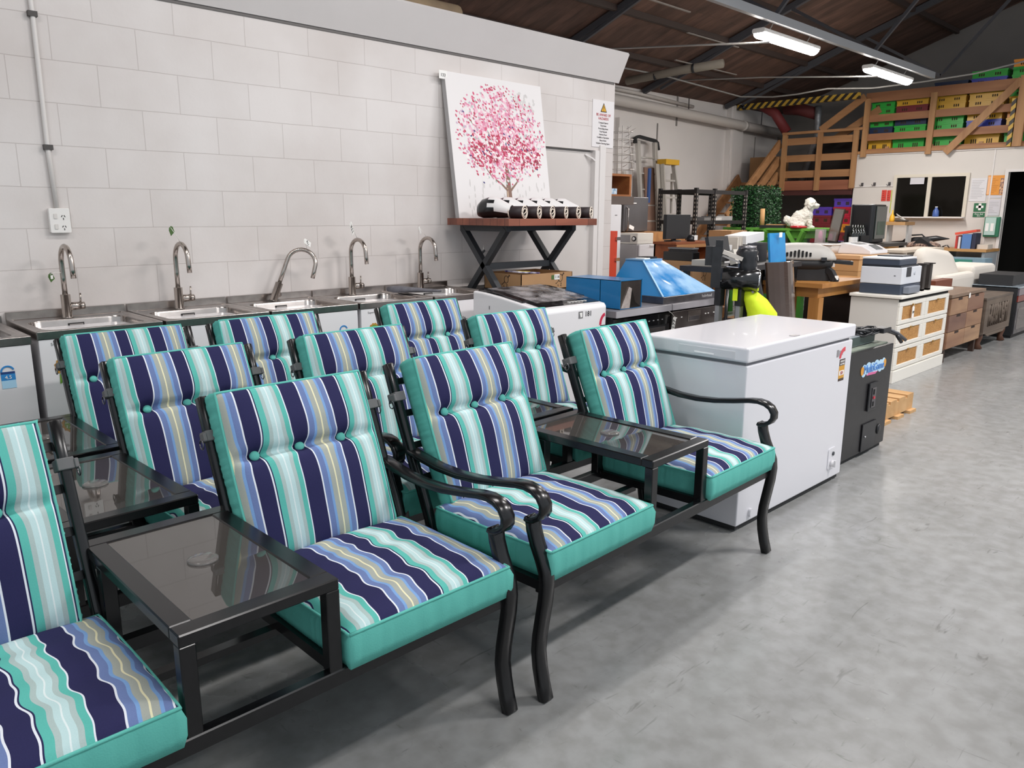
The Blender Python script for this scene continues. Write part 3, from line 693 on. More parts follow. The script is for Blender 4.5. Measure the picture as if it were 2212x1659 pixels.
def lot_tag(p, dirs, w, h, label, body=None, size=0.02, m=None, knot=None, vertical=False):
    """a card on a short string; dirs = the card's right and up directions"""
    t = thing('lot_tag', label, 'tag', p, 'auction tags')
    F = frame(p, *dirs); cu = 0.25 * w if knot is not None else 0.001
    pts = [(-w / 2, -h / 2), (w / 2, -h / 2), (w / 2, h / 2 - cu), (w / 2 - cu * 1.1, h / 2), (-w / 2 + cu * 1.1, h / 2), (-w / 2, h / 2 - cu)]
    mb = MB(); mb.add([F @ Vector((x, y, z)) for z in (-0.0006, 0.0006) for x, y in pts], [tuple(range(5, -1, -1)), tuple(range(6, 12))] + [(i, (i + 1) % 6, 6 + (i + 1) % 6, 6 + i) for i in range(6)])
    mb.build('card', m or white_card, t)
    if knot is not None: MB().tube([F @ Vector((0, h / 2 - 0.004, 0.001)), (F @ Vector((0, h / 2, 0)) + Vector(knot)) / 2 + Vector((0, 0, 0.004)), knot], 0.0016, 6).build('string', tag_str, t)
    if body:
        d = (Vector(dirs[1]), -Vector(dirs[0])) if vertical else dirs
        text(body, size, F @ Vector((0, -h * 0.06, 0.0012)), d, ink, t)
    return t
CAM2 = Vector((0.62, -0.78, 0))      # a card turned towards the aisle
rgt = Vector((0.78, 0.62, 0))
def tilted(a): return (rgt * cos(a) + Vector((0, 0, 1)) * sin(a), Vector((0, 0, 1)) * cos(a) - rgt * sin(a))
t = lot_tag((t1.x - 0.055, t1.y - 0.01, t1.z + 0.205), tilted(0.5), 0.034, 0.040, 'small green and white tag tied to the stem of the tap under the power point', None, m=tag_green, knot=(t1.x - 0.01, t1.y - 0.012, t1.z + 0.225))
MB().obox((t1.x - 0.053, t1.y - 0.0135, t1.z + 0.205), 0.016, 0.001, 0.018, Matrix(((0.78, -0.62, 0), (0.62, 0.78, 0), (0, 0, 1)))).build('white_print', white_card, t)
t = lot_tag((t2.x - 0.035, t2.y - 0.07, t2.z + 0.425), tilted(0.5), 0.042, 0.042, 'small green tag standing up from the arch of the second full tap', None, m=tag_green, knot=(t2.x, t2.y - 0.08, t2.z + 0.366))
MB().obox((t2.x - 0.045, t2.y - 0.0745, t2.z + 0.430), 0.020, 0.001, 0.020, Matrix(((0.78, -0.62, 0), (0.62, 0.78, 0), (0, 0, 1)))).build('white_print', white_card, t)
s3 = t3 + Matrix.Rotation(radians(24), 3, 'Y') @ (Matrix.Rotation(radians(50), 3, 'Z') @ Vector((0, -0.10, 0.355)))
lot_tag(s3 + Vector((-0.008, -0.01, 0.05)), ((0.35, 0.25, 0.9), (-0.3, -0.1, 0.9)), 0.030, 0.075, 'white tag seen edge on at the leaning tap', '179', 0.022, knot=s3, vertical=True)
lot_tag((t4.x - 0.03, t4.y - 0.07, t4.z + 0.425), tilted(0.55), 0.040, 0.088, 'white lot tag 178 standing up from a tap arch', '178', 0.040, knot=(t4.x, t4.y - 0.075, t4.z + 0.366), vertical=True)
lot_tag((t5.x - 0.04, t5.y - 0.055, t5.z + 0.405), tilted(0.95), 0.026, 0.075, 'curled white tag on the last tap of the row', None, knot=(t5.x, t5.y - 0.07, t5.z + 0.366))
# grey cloth over the join between the last two tubs
mb = MB(); xs = 1.70
rings = []
for i in range(9):
    a = i / 8; c = Vector((1.60 + 0.20 * a, -0.18 - 0.30 * a, 0.928 - 0.004 * a)); rr = 0.055 * (1 - 0.75 * a) * (0.6 + 0.4 * min(1, a * 6))
    rings.append([c + Vector((0.83, 0.55, 0)) * rr * 1.2 * cos(2 * pi * k / 12) + Vector((0, 0, 1)) * rr * 0.5 * sin(2 * pi * k / 12) for k in range(12)])
tag(mb.loft(rings).build('floor_cloth', M('grey_suede_cloth', '#6b6a70', 0.95, noise=(30, '#5b5a60'))), 'crumpled grey cloth lying across the last two tubs', 'cloth')

# ================================================================ white chest freezer
t = thing('chest_freezer', 'large white chest freezer standing beside the front benches', 'freezer', (2.19, -2.5, 0))
fz = (1.640, 2.745, -2.775, -2.225)
frz = M('freezer_enamel', '#e4e3e8', 0.22, coat=0.4)
MB().box(fz[0], fz[1], fz[2], fz[3], 0.03, 0.775).build('body', frz, t, bevel=0.006)
MB().box(fz[0] + 0.012, fz[1] - 0.012, fz[2] + 0.012, fz[3] - 0.01, 0.008, 0.03).build('base', M('dark_base', '#2a2a2c', 0.7), t)
for x in (fz[0] + 0.05, fz[1] - 0.05):
    for y in (fz[2] + 0.04, fz[3] - 0.04): MB().cyl((x, y, 0), (x, y, 0.02), 0.022, 12).build('foot', M('pale_foot', '#c9c7c4', 0.5), t)
MB().box(fz[0] + 0.015, fz[1] - 0.015, fz[2] + 0.015, fz[3] - 0.015, 0.775, 0.790).build('seal', M('grey_gasket', '#8b8a8e', 0.7), t)
lid = MB().box(fz[0] - 0.012, fz[1] + 0.008, fz[2] - 0.008, fz[3], 0.790, 0.858).build('lid', frz, t, bevel=0.010, seg=3)
MB().box(fz[0] - 0.0135, fz[0] - 0.0115, fz[2] + 0.055, fz[2] + 0.345, 0.802, 0.836).build('handle_recess', M('handle_recess', '#d9d9dd', 0.4), lid, bevel=0.001)
MB().box(fz[0] - 0.016, fz[0] - 0.011, fz[2] + 0.16, fz[2] + 0.26, 0.806, 0.813).build('handle_lip', M('handle_shine', '#f4f4f6', 0.2), lid, bevel=0.001)  # paler than the lid: the lip's shine is put into its colour
MB().box(2.09, 2.14, fz[2] + 0.01, fz[2] + 0.04, 0.858, 0.860).build('lock_plate', steel_dark, lid)
y = fz[2] - 0.0008
s = MB().box(2.555, 2.58, y, y + 0.001, 0.700, 0.738).build('badge', ink_grey, t); MB().box(2.585, 2.63, y, y + 0.001, 0.706, 0.732).build('badge_plate', M('badge_grey', '#9a9aa0', 0.4), t)
s = MB(); s.mat(0).box(2.600, 2.668, y, y + 0.001, 0.580, 0.648).mat(1).box(2.600, 2.668, y, y + 0.001, 0.648, 0.683).mat(2).box(2.606, 2.662, y - 0.0005, y + 0.001, 0.597, 0.622).mat(1).box(2.600, 2.668, y, y + 0.001, 0.566, 0.580)
st = s.build('energy_label', [M('label_orange', '#d39b3a', 0.6), M('label_dark', '#4a3b35', 0.6), white_card], t)
text('ENERGY', 0.0145, (2.634, y - 0.001, 0.671), FRONT, white_card, st); text('RATING', 0.0145, (2.634, y - 0.001, 0.656), FRONT, white_card, st); text('321', 0.022, (2.634, y - 0.0015, 0.609), FRONT, M('label_red', '#b03a2e', 0.6), st)
s = MB().sweep([(2.655 - 0.055 * cos(a), y, 0.690 + 0.045 * sin(a)) for a in [pi * 0.5 * k / 8 for k in range(9)]], 0.002, 0.022, (0, 1, 0)).build('star_arc', M('star_red', '#d4505a', 0.5), st)
MB().rbox(2.565, 2.650, y - 0.004, y + 0.002, 0.085, 0.205, 0.015, axis='y').build('control_panel', frz, t, bevel=0.002)
MB().cyl((2.618, y - 0.004, 0.170), (2.618, y - 0.009, 0.170), 0.011).build('indicator_lamp', M('dark_lamp', '#3a3f46', 0.2), t)
MB().cyl((2.605, y - 0.004, 0.118), (2.605, y - 0.020, 0.118), 0.018).box(2.601, 2.609, y - 0.030, y - 0.018, 0.100, 0.136).build('dial', white_enamel, t)
MB().rbox(1.742, 1.768, y - 0.012, y + 0.002, 0.052, 0.092, 0.012, axis='y').build('drain_cap', frz, t)

# ================================================================ arcade base with player and leads on it, pallet
t = thing('arcade_cabinet', 'black arcade machine base with a Multi Game sticker behind the freezer', 'arcade machine', (3.25, -2.5, 0))
ab = M('black_arcade_board', '#19181a', 0.4, noise=(25, '#232224'), coat=0.1)
ax0, ax1, ay0, ay1 = 2.93, 3.555, -2.70, -2.28
MB().box(ax0, ax1, ay0, ay1, 0.03, 0.655).build('body', ab, t, bevel=0.004)
MB().box(ax0, ax1, ay0 + 0.02, ay1 - 0.02, 0.0, 0.03).build('plinth', black_matt, t)
MB().box(ax0 + 0.02, ax1 - 0.02, ay0 + 0.03, ay1 - 0.02, 0.655, 0.662).build('top_board', M('dusty_green_board', '#6d7a70', 0.7, noise=(9, '#858b7d')), t)
yy = ay0 - 0.001
MB().prism([(3.22, 0.28), (3.345, 0.28), (3.345, 0.45), (3.22, 0.45)], 'y', yy - 0.012, yy).build('coin_door', black_plastic, t, bevel=0.004)
MB().box(3.255, 3.31, yy - 0.016, yy - 0.012, 0.30, 0.42).build('coin_mech', steel_dark, t); MB().box(3.268, 3.292, yy - 0.020, yy - 0.016, 0.352, 0.366).build('coin_button', M('red_button', '#c02238', 0.3), t)
MB().box(3.268, 3.285, yy - 0.018, yy - 0.016, 0.378, 0.41).box(3.268, 3.285, yy - 0.018, yy - 0.016, 0.308, 0.335).build('coin_slot', dark_gap, t)
MB().prism([(3.185, 0.035), (3.385, 0.035), (3.385, 0.205), (3.185, 0.205)], 'y', yy - 0.008, yy).build('cash_door', black_plastic, t, bevel=0.003); MB().cyl((3.225, yy - 0.008, 0.125), (3.225, yy - 0.014, 0.125), 0.006).build('lock', chrome, t)
MB().cyl((3.45, yy + 0.002, 0.13), (3.45, yy - 0.006, 0.13), 0.032).build('speaker_cap', black_plastic, t)
st = MB().mat(0)
for k, (cx, cz, rx) in enumerate(((3.13, 0.538, .036), (3.19, 0.545, .045), (3.25, 0.538, .045), (3.31, 0.545, .045), (3.37, 0.540, .04), (3.415, 0.545, .034))):
    st.prism([(cx + rx * cos(2 * pi * q / 14), cz + 0.038 * sin(2 * pi * q / 14)) for q in range(14)], 'y', yy - 0.001 - k * 1e-5, yy)
st.mat(1); st.prism([(3.105 + 0.022 * cos(2 * pi * q / 14), 0.540 + 0.026 * sin(2 * pi * q / 14)) for q in range(14)], 'y', yy - 0.002, yy).prism([(3.435 + 0.020 * cos(2 * pi * q / 14), 0.548 + 0.026 * sin(2 * pi * q / 14)) for q in range(14)], 'y', yy - 0.002, yy)
s = st.build('game_sticker', [M('sticker_pale_blue', '#b9d9ee', 0.5), M('sticker_gold', '#d99a3c', 0.5)], t)
text('Multi', 0.072, (3.195, yy - 0.003, 0.542), FRONT, M('sticker_blue', '#5a8fd2', 0.5), s, depth=0.0012); text('Game', 0.066, (3.345, yy - 0.003, 0.542), FRONT, M('sticker_blue', '#5a8fd2', 0.5), s, depth=0.0012)
MB().prism([(3.17, 0.505), (3.30, 0.500), (3.33, 0.512), (3.20, 0.518)], 'y', yy - 0.0025, yy).build('pink_flash', M('sticker_pink', '#d86a9a', 0.5), s)
t = thing('video_player', 'flat grey video player resting on the arcade machine base', 'player', (3.25, -2.45, 0.662))
MB().box(3.02, 3.45, -2.62, -2.33, 0.665, 0.725).build('case', M('grey_player_case', '#7f868b', 0.45), t, bevel=0.004)
MB().box(3.02, 3.45, -2.622, -2.62, 0.672, 0.72).build('front_panel', M('dark_green_player_front', '#3f4f4b', 0.4), t)
for x in (3.05, 3.42):
    for y in (-2.6, -2.35): MB().cyl((x, y, 0.662), (x, y, 0.666), 0.012, 8).build('foot', black_matt, t)
cab = MB(); random.seed(3); pts = []
for k in range(70):
    a = k * 0.62; rr = 0.07 + 0.02 * sin(k * 1.3); pts.append((3.33 + 1.25 * rr * cos(a), -2.60 + 0.8 * rr * sin(a), 0.735 + 0.018 * sin(k * 0.9) + 0.012 * (k / 70)))
pts += [(3.44, -2.66, 0.74), (3.52, -2.69, 0.72), (3.58, -2.705, 0.70)]
t = thing('power_lead', 'coil of black power lead lying on the grey video player', 'power lead', (3.33, -2.6, 0.725))
cab.tube(pts, 0.006, 6).build('cord', black_plastic, t)
MB().box(3.40, 3.52, -2.69, -2.62, 0.727, 0.757).build('adapter', black_plastic, t, bevel=0.004); MB().cyl((3.58, -2.705, 0.70), (3.62, -2.72, 0.655), 0.011).build('plug', black_plastic, t)
MB().tube([(3.52, -2.66, 0.745), (3.60, -2.70, 0.71), (3.66, -2.73, 0.665)], 0.011, 8).build('plug', M('grey_plug', '#55565a', 0.4), t)
t = thing('small_adapter', 'small black power adapter on the back of the video player', 'adapter', (3.20, -2.38, 0.725)); MB().box(3.13, 3.21, -2.42, -2.36, 0.725, 0.757).build('case', black_plastic, t, bevel=0.005); MB().tube([(3.13, -2.4, 0.74), (3.08, -2.42, 0.728), (3.05, -2.47, 0.728)], 0.004, 6).build('cord', tag_str, t)
lot_tag((3.255, -2.41, 0.752), tilted(0.35), 0.06, 0.05, 'white lot tag 101 propped on the video player', '101', 0.034)
t = thing('wooden_pallet', 'pale wooden pallet lying on the floor behind the arcade machine', 'pallet', (4.3, -2.3, 0))
pm = wood('pale_pallet_wood', '#b98f5e', '#d0a878', 'y', 8, 0.7)
for k in range(4): MB().box(4.04 + k * 0.16, 4.16 + k * 0.16, -2.50, -1.75, 0.118, 0.138).build('deck_board', pm, t)
for k in range(3): MB().box(4.04, 4.64, -2.50 + k * 0.33, -2.41 + k * 0.33, 0.022, 0.118).build('bearer', pm, t)
for k in range(3): MB().box(4.04 + k * 0.24, 4.16 + k * 0.24, -2.53, -1.75, 0.0, 0.022).build('bottom_board', pm, t)
# ================================================================ washing machine and its neighbours
t = thing('washing_machine', 'white top loading washing machine marked 181', 'washing machine', (2.13, -1.05, 0))
wx0, wx1, wy0, wy1 = 1.83, 2.435, -1.35, -0.76
prof = [(wy0, 0.03), (wy1, 0.03), (wy1, 0.945), (wy1 - 0.10, 0.94), (wy1 - 0.24, 0.925), (wy1 - 0.38, 0.905), (wy0 + 0.06, 0.880), (wy0 + 0.015, 0.872), (wy0, 0.855)]
MB().prism(prof, 'x', wx0, wx1).build('body', white_enamel, t, bevel=0.012, seg=3)
MB().box(wx0 + 0.03, wx1 - 0.03, wy0 + 0.03, wy1 - 0.03, 0, 0.03).build('base', black_matt, t)
def wtop(y):
    for (a, za), (b, zb) in zip(prof[2:-1], prof[3:]):
        if b <= y <= a: return za + (zb - za) * (y - a) / (b - a)
    return 0.9
lidm = M('black_gloss_lid', '#1a1719', 0.06, coat=0.5)
def strip(y0, y1, x0, x1, d0, n=8):
    ys = [y0 + (y1 - y0) * k / n for k in range(n + 1)]
    return [(y, wtop(y) + d0) for y in ys]
a = strip(wy0 + 0.17, wy1 - 0.03, 0, 0, 0.012); MB().prism(a + [(y, z - 0.011) for y, z in reversed(a)], 'x', wx0 + 0.02, wx1 - 0.02).build('lid', lidm, t, bevel=0.002)
a = strip(wy0 + 0.05, wy0 + 0.165, 0, 0, 0.003); cp = MB().prism(a + [(y, z - 0.003) for y, z in reversed(a)], 'x', wx0 + 0.05, wx1 - 0.015).build('control_panel', lidm, t)
film = M('crinkled_plastic_film', '#c9c4c6', 0.12, noise=(9, '#3a3537', 0.12), bump=(14, 0.9), alpha=0.42)
a = strip(wy0 + 0.10, wy1 - 0.06, 0, 0, 0.016); MB().prism(a + [(y, z - 0.001) for y, z in reversed(a)], 'x', wx0 + 0.07, wx1 - 0.06).build('protective_film', film, t)
for k in range(6): MB().obox((2.17 + 0.03 * k, wy0 + 0.085, wtop(wy0 + 0.085) + 0.005), 0.018, 0.016, 0.003).build('button', white_card, cp)
MB().box(2.165, 2.205, wy0 - 0.001, wy0 + 0.001, 0.795, 0.838).build('mark_plate', M('mark_grey', '#7b7a7c', 0.5), t); MB().prism([(2.175, 0.83), (2.198, 0.83), (2.198, 0.805), (2.185, 0.80), (2.180, 0.815)], 'y', wy0 - 0.0016, wy0).build('mark_curl', white_card, t)
text('181', 0.045, (2.257, wy0 - 0.001, 0.818), FRONT, ink, t)
s = MB().box(2.375, 2.430, wy0 - 0.001, wy0 + 0.001, 0.62, 0.735).build('energy_label', M('label_black', '#241a1c', 0.6), t)
text('ENERGY', 0.015, (2.402, wy0 - 0.0015, 0.717), FRONT, white_card, s); text('RATING', 0.015, (2.402, wy0 - 0.0015, 0.700), FRONT, white_card, s)
MB().sweep([(2.425 - 0.05 * cos(a), wy0 - 0.0005, 0.738 + 0.065 * sin(a)) for a in [pi * 0.46 * k / 8 for k in range(9)]], 0.002, 0.02, (0, 1, 0)).build('star_arc', M('star_magenta', '#c7304f', 0.5), s)
MB().box(wx0 - 0.001, wx0 + 0.001, wy1 - 0.16, wy1 - 0.15, 0.84, 0.862).build('hose_mark', ink_grey, t)
# dark base unit that carries the raised table, next to the last tub
t = thing('base_unit', 'low dark topped unit behind the washing machine carrying the coffee table', 'cabinet', (2.76, -0.37, 0))
MB().box(2.26, 3.24, -0.74, -0.04, 0.06, 0.862).build('carcass', M('dull_white_board', '#c9c6c4', 0.5), t); MB().box(2.24, 3.26, -0.76, -0.03, 0.862, 0.888).build('top', M('dark_unit_top', '#2a2625', 0.45), t, bevel=0.003)
MB().box(2.30, 3.20, -0.70, -0.08, 0.0, 0.06).build('plinth', black_matt, t)
# raised coffee table with crossed metal legs
TZ = 0.888
t = thing('coffee_table', 'small table with a red brown plank top and crossed dark metal legs', 'table', (2.65, -0.38, TZ))
tx0, tx1, ty0, ty1, tz = 2.20, 3.10, -0.70, -0.07, 1.385
redw = wood('red_brown_laminate', '#6e3a2c', '#8f5440', 'x', 8, 0.4, planks=(0.35, 0.07, (0, 0, 0)))
MB().box(tx0, tx1, ty0, ty1, tz - 0.047, tz).build('tabletop', redw, t, bevel=0.002)
leg_m = M('charcoal_leg_metal', '#2f3236', 0.5)
for x in (2.315, 2.985):
    o = MB().box(x - 0.02, x + 0.02, -0.58, -0.10, tz - 0.087, tz - 0.047).build('leg_head', leg_m, t)
    MB().sweep([(x, -0.56, tz - 0.07), (x, -0.12 - 0.07, TZ)], 0.045, 0.04, (1, 0, 0)).build('leg', leg_m, t)
    MB().sweep([(x, -0.115, tz - 0.07), (x, -0.49, TZ)], 0.045, 0.04, (1, 0, 0)).build('leg', leg_m, t)
MB().box(2.315, 2.985, -0.36, -0.32, 1.03, 1.075).build('stretcher', leg_m, t)
MB().box(2.315, 2.985, -0.48, -0.45, tz - 0.085, tz - 0.05).build('apron', leg_m, t)
lot_tag((2.285, -0.36, 1.16), ((0.8, 0, 0.6), (-0.6, 0, 0.8)), 0.03, 0.02, 'small dark tag hanging from the left leg of the coffee table', None, m=M('dark_tag', '#3a3a3c', 0.6), knot=(2.315, -0.33, 1.20))
# carton 114
t = thing('cardboard_box', 'open cardboard box with lot number 114 under the coffee table', 'box', (2.68, -0.44, TZ))
bx0, bx1, by0, by1, bz = 2.40, 2.93, -0.62, -0.24, 1.005
MB().box(bx0, bx1, by0, by0 + 0.005, TZ, bz).box(bx0, bx1, by1 - 0.005, by1, TZ, bz).box(bx0, bx0 + 0.005, by0, by1, TZ, bz).box(bx1 - 0.005, bx1, by0, by1, TZ, bz).box(bx0, bx1, by0, by1, TZ, TZ + 0.005).build('carton', carton_m, t)
MB().box(2.735, 2.79, by0 - 0.002, by0, 0.955, 0.992).build('lot_label', white_card, t); text('114', 0.033, (2.762, by0 - 0.0025, 0.973), FRONT, ink, t); MB().box(2.705, 2.733, by0 - 0.0015, by0, 0.958, 0.988).build('green_label', tag_green, t)
def doodle(parent, cx, cz, s, y=None, x=None):
    q = MB()
    def P(u, w): return (cx + u * s, y, cz + w * s) if y is not None else (x, cx - u * s, cz + w * s)
    sd = (0, 1, 0) if y is not None else (1, 0, 0)
    q.sweep([P(cos(a) * 0.5, sin(a) * 0.6) for a in [2 * pi * k / 14 for k in range(15)]], 0.001, 0.004, sd)
    q.sweep([P(0.4, 0.3), P(0.75, 0.8), P(0.85, 0.55)], 0.001, 0.007, sd); q.sweep([P(-0.4, -0.4), P(-1.0, -0.9), P(-1.1, -0.75)], 0.001, 0.004, sd)
    q.sweep([P(-0.5, -1.0), P(-0.6, -1.2), P(-0.4, -1.3)], 0.001, 0.004, sd); q.sweep([P(0, -0.9), P(0.25, -0.8), P(0.2, -1.05), P(0.0, -1.25), P(0.3, -1.3)], 0.001, 0.004, sd)
    q.build('printed_drawing', M('carton_print', '#2b211b', 0.7), parent)
doodle(t, 2.80, 0.965, 0.045, y=by0 - 0.0006); doodle(t, -0.47, 0.965, 0.042, x=bx0 - 0.0006)
t = thing('magazine_packet', 'plastic wrapped packet with purple and yellow print in the open box', 'packet', (2.52, -0.5, 1.0))
MB().obox((2.53, -0.50, 1.012), 0.22, 0.14, 0.012, Matrix.Rotation(0.08, 3, 'Y')).build('packet', M('packet_film', '#c3bfcb', 0.2, noise=(14, '#3b2f63', 0.1)), t, bevel=0.003)
MB().obox((2.49, -0.55, 1.022), 0.10, 0.04, 0.003, Matrix.Rotation(0.08, 3, 'Y')).build('label_band', M('packet_yellow', '#c8b64a', 0.5), t)

# ================================================================ painting, gloves and signs by the block wall
def canvas():
    rnd = random.Random(11)
    t = thing('tree_painting', 'unframed canvas painting of a pink blossom tree leaning on the wall', 'painting', (2.69, -0.17, 1.385))
    o = Vector((2.215, -0.185, 1.386)); X = Vector((1, 0, 0)); Y = Vector((0, 0.145, 0.985)).normalized(); N = X.cross(Y)
    Wd, Hd = 0.955, 1.0
    F = Matrix((X, Y, N)).transposed()
    mb = MB(); P = lambda u, v, d=0.0: o + X * u + Y * v + N * d
    mb.mat(0).add([P(0, 0, -.035), P(Wd, 0, -.035), P(Wd, Hd, -.035), P(0, Hd, -.035), P(0, 0), P(Wd, 0), P(Wd, Hd), P(0, Hd)],
                  [(3, 2, 1, 0), (4, 5, 6, 7), (0, 1, 5, 4), (1, 2, 6, 5), (2, 3, 7, 6), (3, 0, 4, 7)])
    layer = [0.0004]
    def blob(u, v, a, b, ang, m):
        layer[0] += 1.2e-7
        mb.mat(m).add([P(u + a * cos(q) * cos(ang) - b * sin(q) * sin(ang), v + a * cos(q) * sin(ang) + b * sin(q) * cos(ang), layer[0]) for q in [2 * pi * k / 8 for k in range(8)]], [tuple(range(8))])
    def stroke(pts, w0, w1, m):
        layer[0] += 4e-6; L_, R_ = [], []
        for i, (u, v) in enumerate(pts):
            a = pts[max(i - 1, 0)]; b = pts[min(i + 1, len(pts) - 1)]; d = Vector((b[0] - a[0], b[1] - a[1])).normalized(); w = w0 + (w1 - w0) * i / (len(pts) - 1)
            L_.append((u - d.y * w, v + d.x * w)); R_.append((u + d.y * w, v - d.x * w))
        n = len(pts); mb.mat(m).add([P(u, v, layer[0]) for u, v in L_ + R_], [(i, n + i, n + i + 1, i + 1) for i in range(n - 1)])
    for k in range(60):                                  # grey smudges of paint on the ground
        u, v = rnd.uniform(0.1, 0.9), rnd.uniform(0.03, 0.25); blob(u, v, 0.006, rnd.uniform(0.012, 0.03), 0, 8)
    for k in range(40): blob(rnd.gauss(0.76, 0.05), rnd.gauss(0.86, 0.05), 0.010, 0.016, rnd.uniform(0, 3), 8)
    stroke([(0.515, 0.04), (0.512, 0.12), (0.512, 0.22), (0.515, 0.32), (0.50, 0.42)], 0.034, 0.014, 9)
    stroke([(0.50, 0.04), (0.498, 0.12), (0.498, 0.22)], 0.008, 0.006, 10)
    for br in ([(0.50, 0.20), (0.44, 0.25), (0.36, 0.29), (0.30, 0.36)], [(0.53, 0.20), (0.60, 0.26), (0.66, 0.33)], [(0.50, 0.40), (0.42, 0.52), (0.34, 0.64)], [(0.52, 0.40), (0.58, 0.60), (0.60, 0.85)], [(0.26, 0.62), (0.18, 0.70)], [(0.64, 0.50), (0.78, 0.62)]):
        stroke(br, 0.009, 0.003, 9)
    def inside(u, v): return ((u - 0.49) / 0.43) ** 2 + ((v - 0.60) / 0.33) ** 2 < 1
    n = 0
    while n < 900:                                       # pale pink haze of petals
        u, v = rnd.gauss(0.49, 0.19), rnd.gauss(0.60, 0.16)
        if not inside(u, v): continue
        n += 1; blob(u, v, rnd.uniform(.006, .013), rnd.uniform(.010, .020), rnd.uniform(0.2, 1.4), rnd.choice((1, 1, 1, 2, 2, 6, 11)))
    n = 0
    while n < 900:
        u, v = rnd.uniform(0.05, 0.94), rnd.uniform(0.20, 0.96)
        r = ((u - 0.49) / 0.45) ** 2 + ((v - 0.60) / 0.36) ** 2
        if r > 1 or rnd.random() < r * 0.55: continue
        n += 1; blob(u, v, rnd.uniform(.004, .008), rnd.uniform(.007, .013), rnd.uniform(0.2, 1.6), rnd.choice((2, 3, 3, 4, 1, 2, 3, 4, 6, 7, 12)))
    n = 0
    while n < 620:                                       # the deep red band low in the crown
        u = rnd.uniform(0.17, 0.88); v = 0.44 + 0.10 * sin((u - 0.2) * 4.4) * 0.5 + rnd.gauss(0, 0.055)
        if abs(v - 0.45) > 0.16: continue
        n += 1; blob(u, v, rnd.uniform(.005, .010), rnd.uniform(.009, .016), rnd.uniform(0.2, 1.6), rnd.choice((3, 4, 4, 4, 5, 2, 6, 11, 11)))
    for k in range(22): blob(rnd.uniform(0.1, 0.85), rnd.gauss(0.5, 0.1), .006, .010, rnd.uniform(0, 2), 13)
    pal = ['#e4e0df', '#e9b9c8', '#d98aa6', '#cf4f74', '#b52a4c', '#8f1f3d', '#efdfe2', '#c9a7c2', '#cfcbc9', '#86685a', '#c2a88f', '#f0e6e4', '#a9bfb9', '#3d3a78']
    mb.build('canvas', [M('canvas_white' if i == 0 else 'oil_paint_%d' % i, c, 0.55) for i, c in enumerate(pal)], t)
    e = MB(); e.add([P(-0.002, 0, -.037), P(-0.002, 0, 0), P(-0.002, Hd, 0), P(-0.002, Hd, -.037)], [(0, 1, 2, 3)])
    e.build('canvas_edge', M('grey_canvas_edge', '#a8a6a6', 0.6), t)
canvas()
t = lot_tag((2.200, -0.045, 2.348), ((1, 0, 0), (0, 0, 1)), 0.07, 0.055, 'small white lot card 133 by the top corner of the tree painting', '133', 0.030)
# boxing gloves
glove_b = M('black_glove_leather', '#17181b', 0.3, coat=0.3); glove_w = M('white_glove_leather', '#e2e0df', 0.35, coat=0.2); cuff_m = M('dark_glove_cuff', '#2a2023', 0.6); pip_m = M('cream_piping', '#ddd2c4', 0.5)
def glove(x, y, z, ang, label):
    t = thing('boxing_glove', label, 'boxing glove', (0, 0, 0), 'boxing gloves on the coffee table')
    rings = []; n = 16
    prof = [(-0.150, 0.012, 0.010, .044), (-0.142, 0.040, 0.036, .045), (-0.115, 0.060, 0.052, .053), (-0.07, 0.068, 0.058, .060), (-0.03, 0.064, 0.055, .060), (0.02, 0.052, 0.042, .048), (0.06, 0.044, 0.034, .038)]
    for s, rx, rz, h in prof: rings.append([Vector((rx * cos(2 * pi * k / n), s, h + rz * sin(2 * pi * k / n))) for k in range(n)])
    mb = MB(); vs = [p for r in rings for p in r]
    for k in range(len(rings) - 1):
        for i in range(n):
            j = (i + 1) % n; top = (k == 2 and 3 <= i <= 5) or (k == 3 and (2 <= i <= 7 or i == 0)) or (k >= 4 and (i <= 9 or i == 15))
            mb.mat(1 if top else 0)
            mb.add([rings[k][i], rings[k][j], rings[k + 1][j], rings[k + 1][i]], [(0, 1, 2, 3)], True)
    mb.mat(0).add(rings[0], [tuple(range(n))])
    f = mb.build('fist', [glove_b, glove_w], t)
    bm = bmesh.new(); bm.from_mesh(f.data); bmesh.ops.remove_doubles(bm, verts=bm.verts, dist=1e-5); bm.to_mesh(f.data); bm.free()
    MB().loft([[Vector((-0.062 + 0.024 * c * q, -0.115 + 0.035 * i, 0.040 + 0.026 * s * q)) for c, s in [(cos(2 * pi * k / 10), sin(2 * pi * k / 10)) for k in range(10)]] for i, q in enumerate((0.4, 0.95, 1.0, 0.8, 0.4))]).build('thumb', glove_w, t)
    cu = MB(); ro = [Vector((0.046 * cos(2 * pi * k / n), 0, 0.034 + 0.033 * sin(2 * pi * k / n))) for k in range(n)]
    ri = [Vector((0.034 * cos(2 * pi * k / n), 0, 0.032 + 0.021 * sin(2 * pi * k / n))) for k in range(n)]
    D = Vector((0, 1, 0))
    cu.loft([[p + D * 0.05 for p in ro], [p + D * 0.135 for p in ro], [p + D * 0.135 for p in ri], [p + D * 0.06 for p in ri]], True)
    c = cu.build('cuff', cuff_m, t)
    for rr, d in ((ro, 0.052), (ro, 0.135), (ri, 0.135)): MB().tube([p + D * d for p in rr] + [rr[0] + D * d], 0.0035, 6).build('piping', pip_m, c)
    MB().tube([Vector((0.020, 0.137, 0.024)), Vector((-0.010, 0.139, 0.036)), Vector((-0.028, 0.137, 0.052))], 0.003, 6).build('strap_fold', pip_m, c)
    t.location = (x, y, z); t.rotation_euler = (0, 0, ang); t.scale = (1.1, 1.22, 1.25)
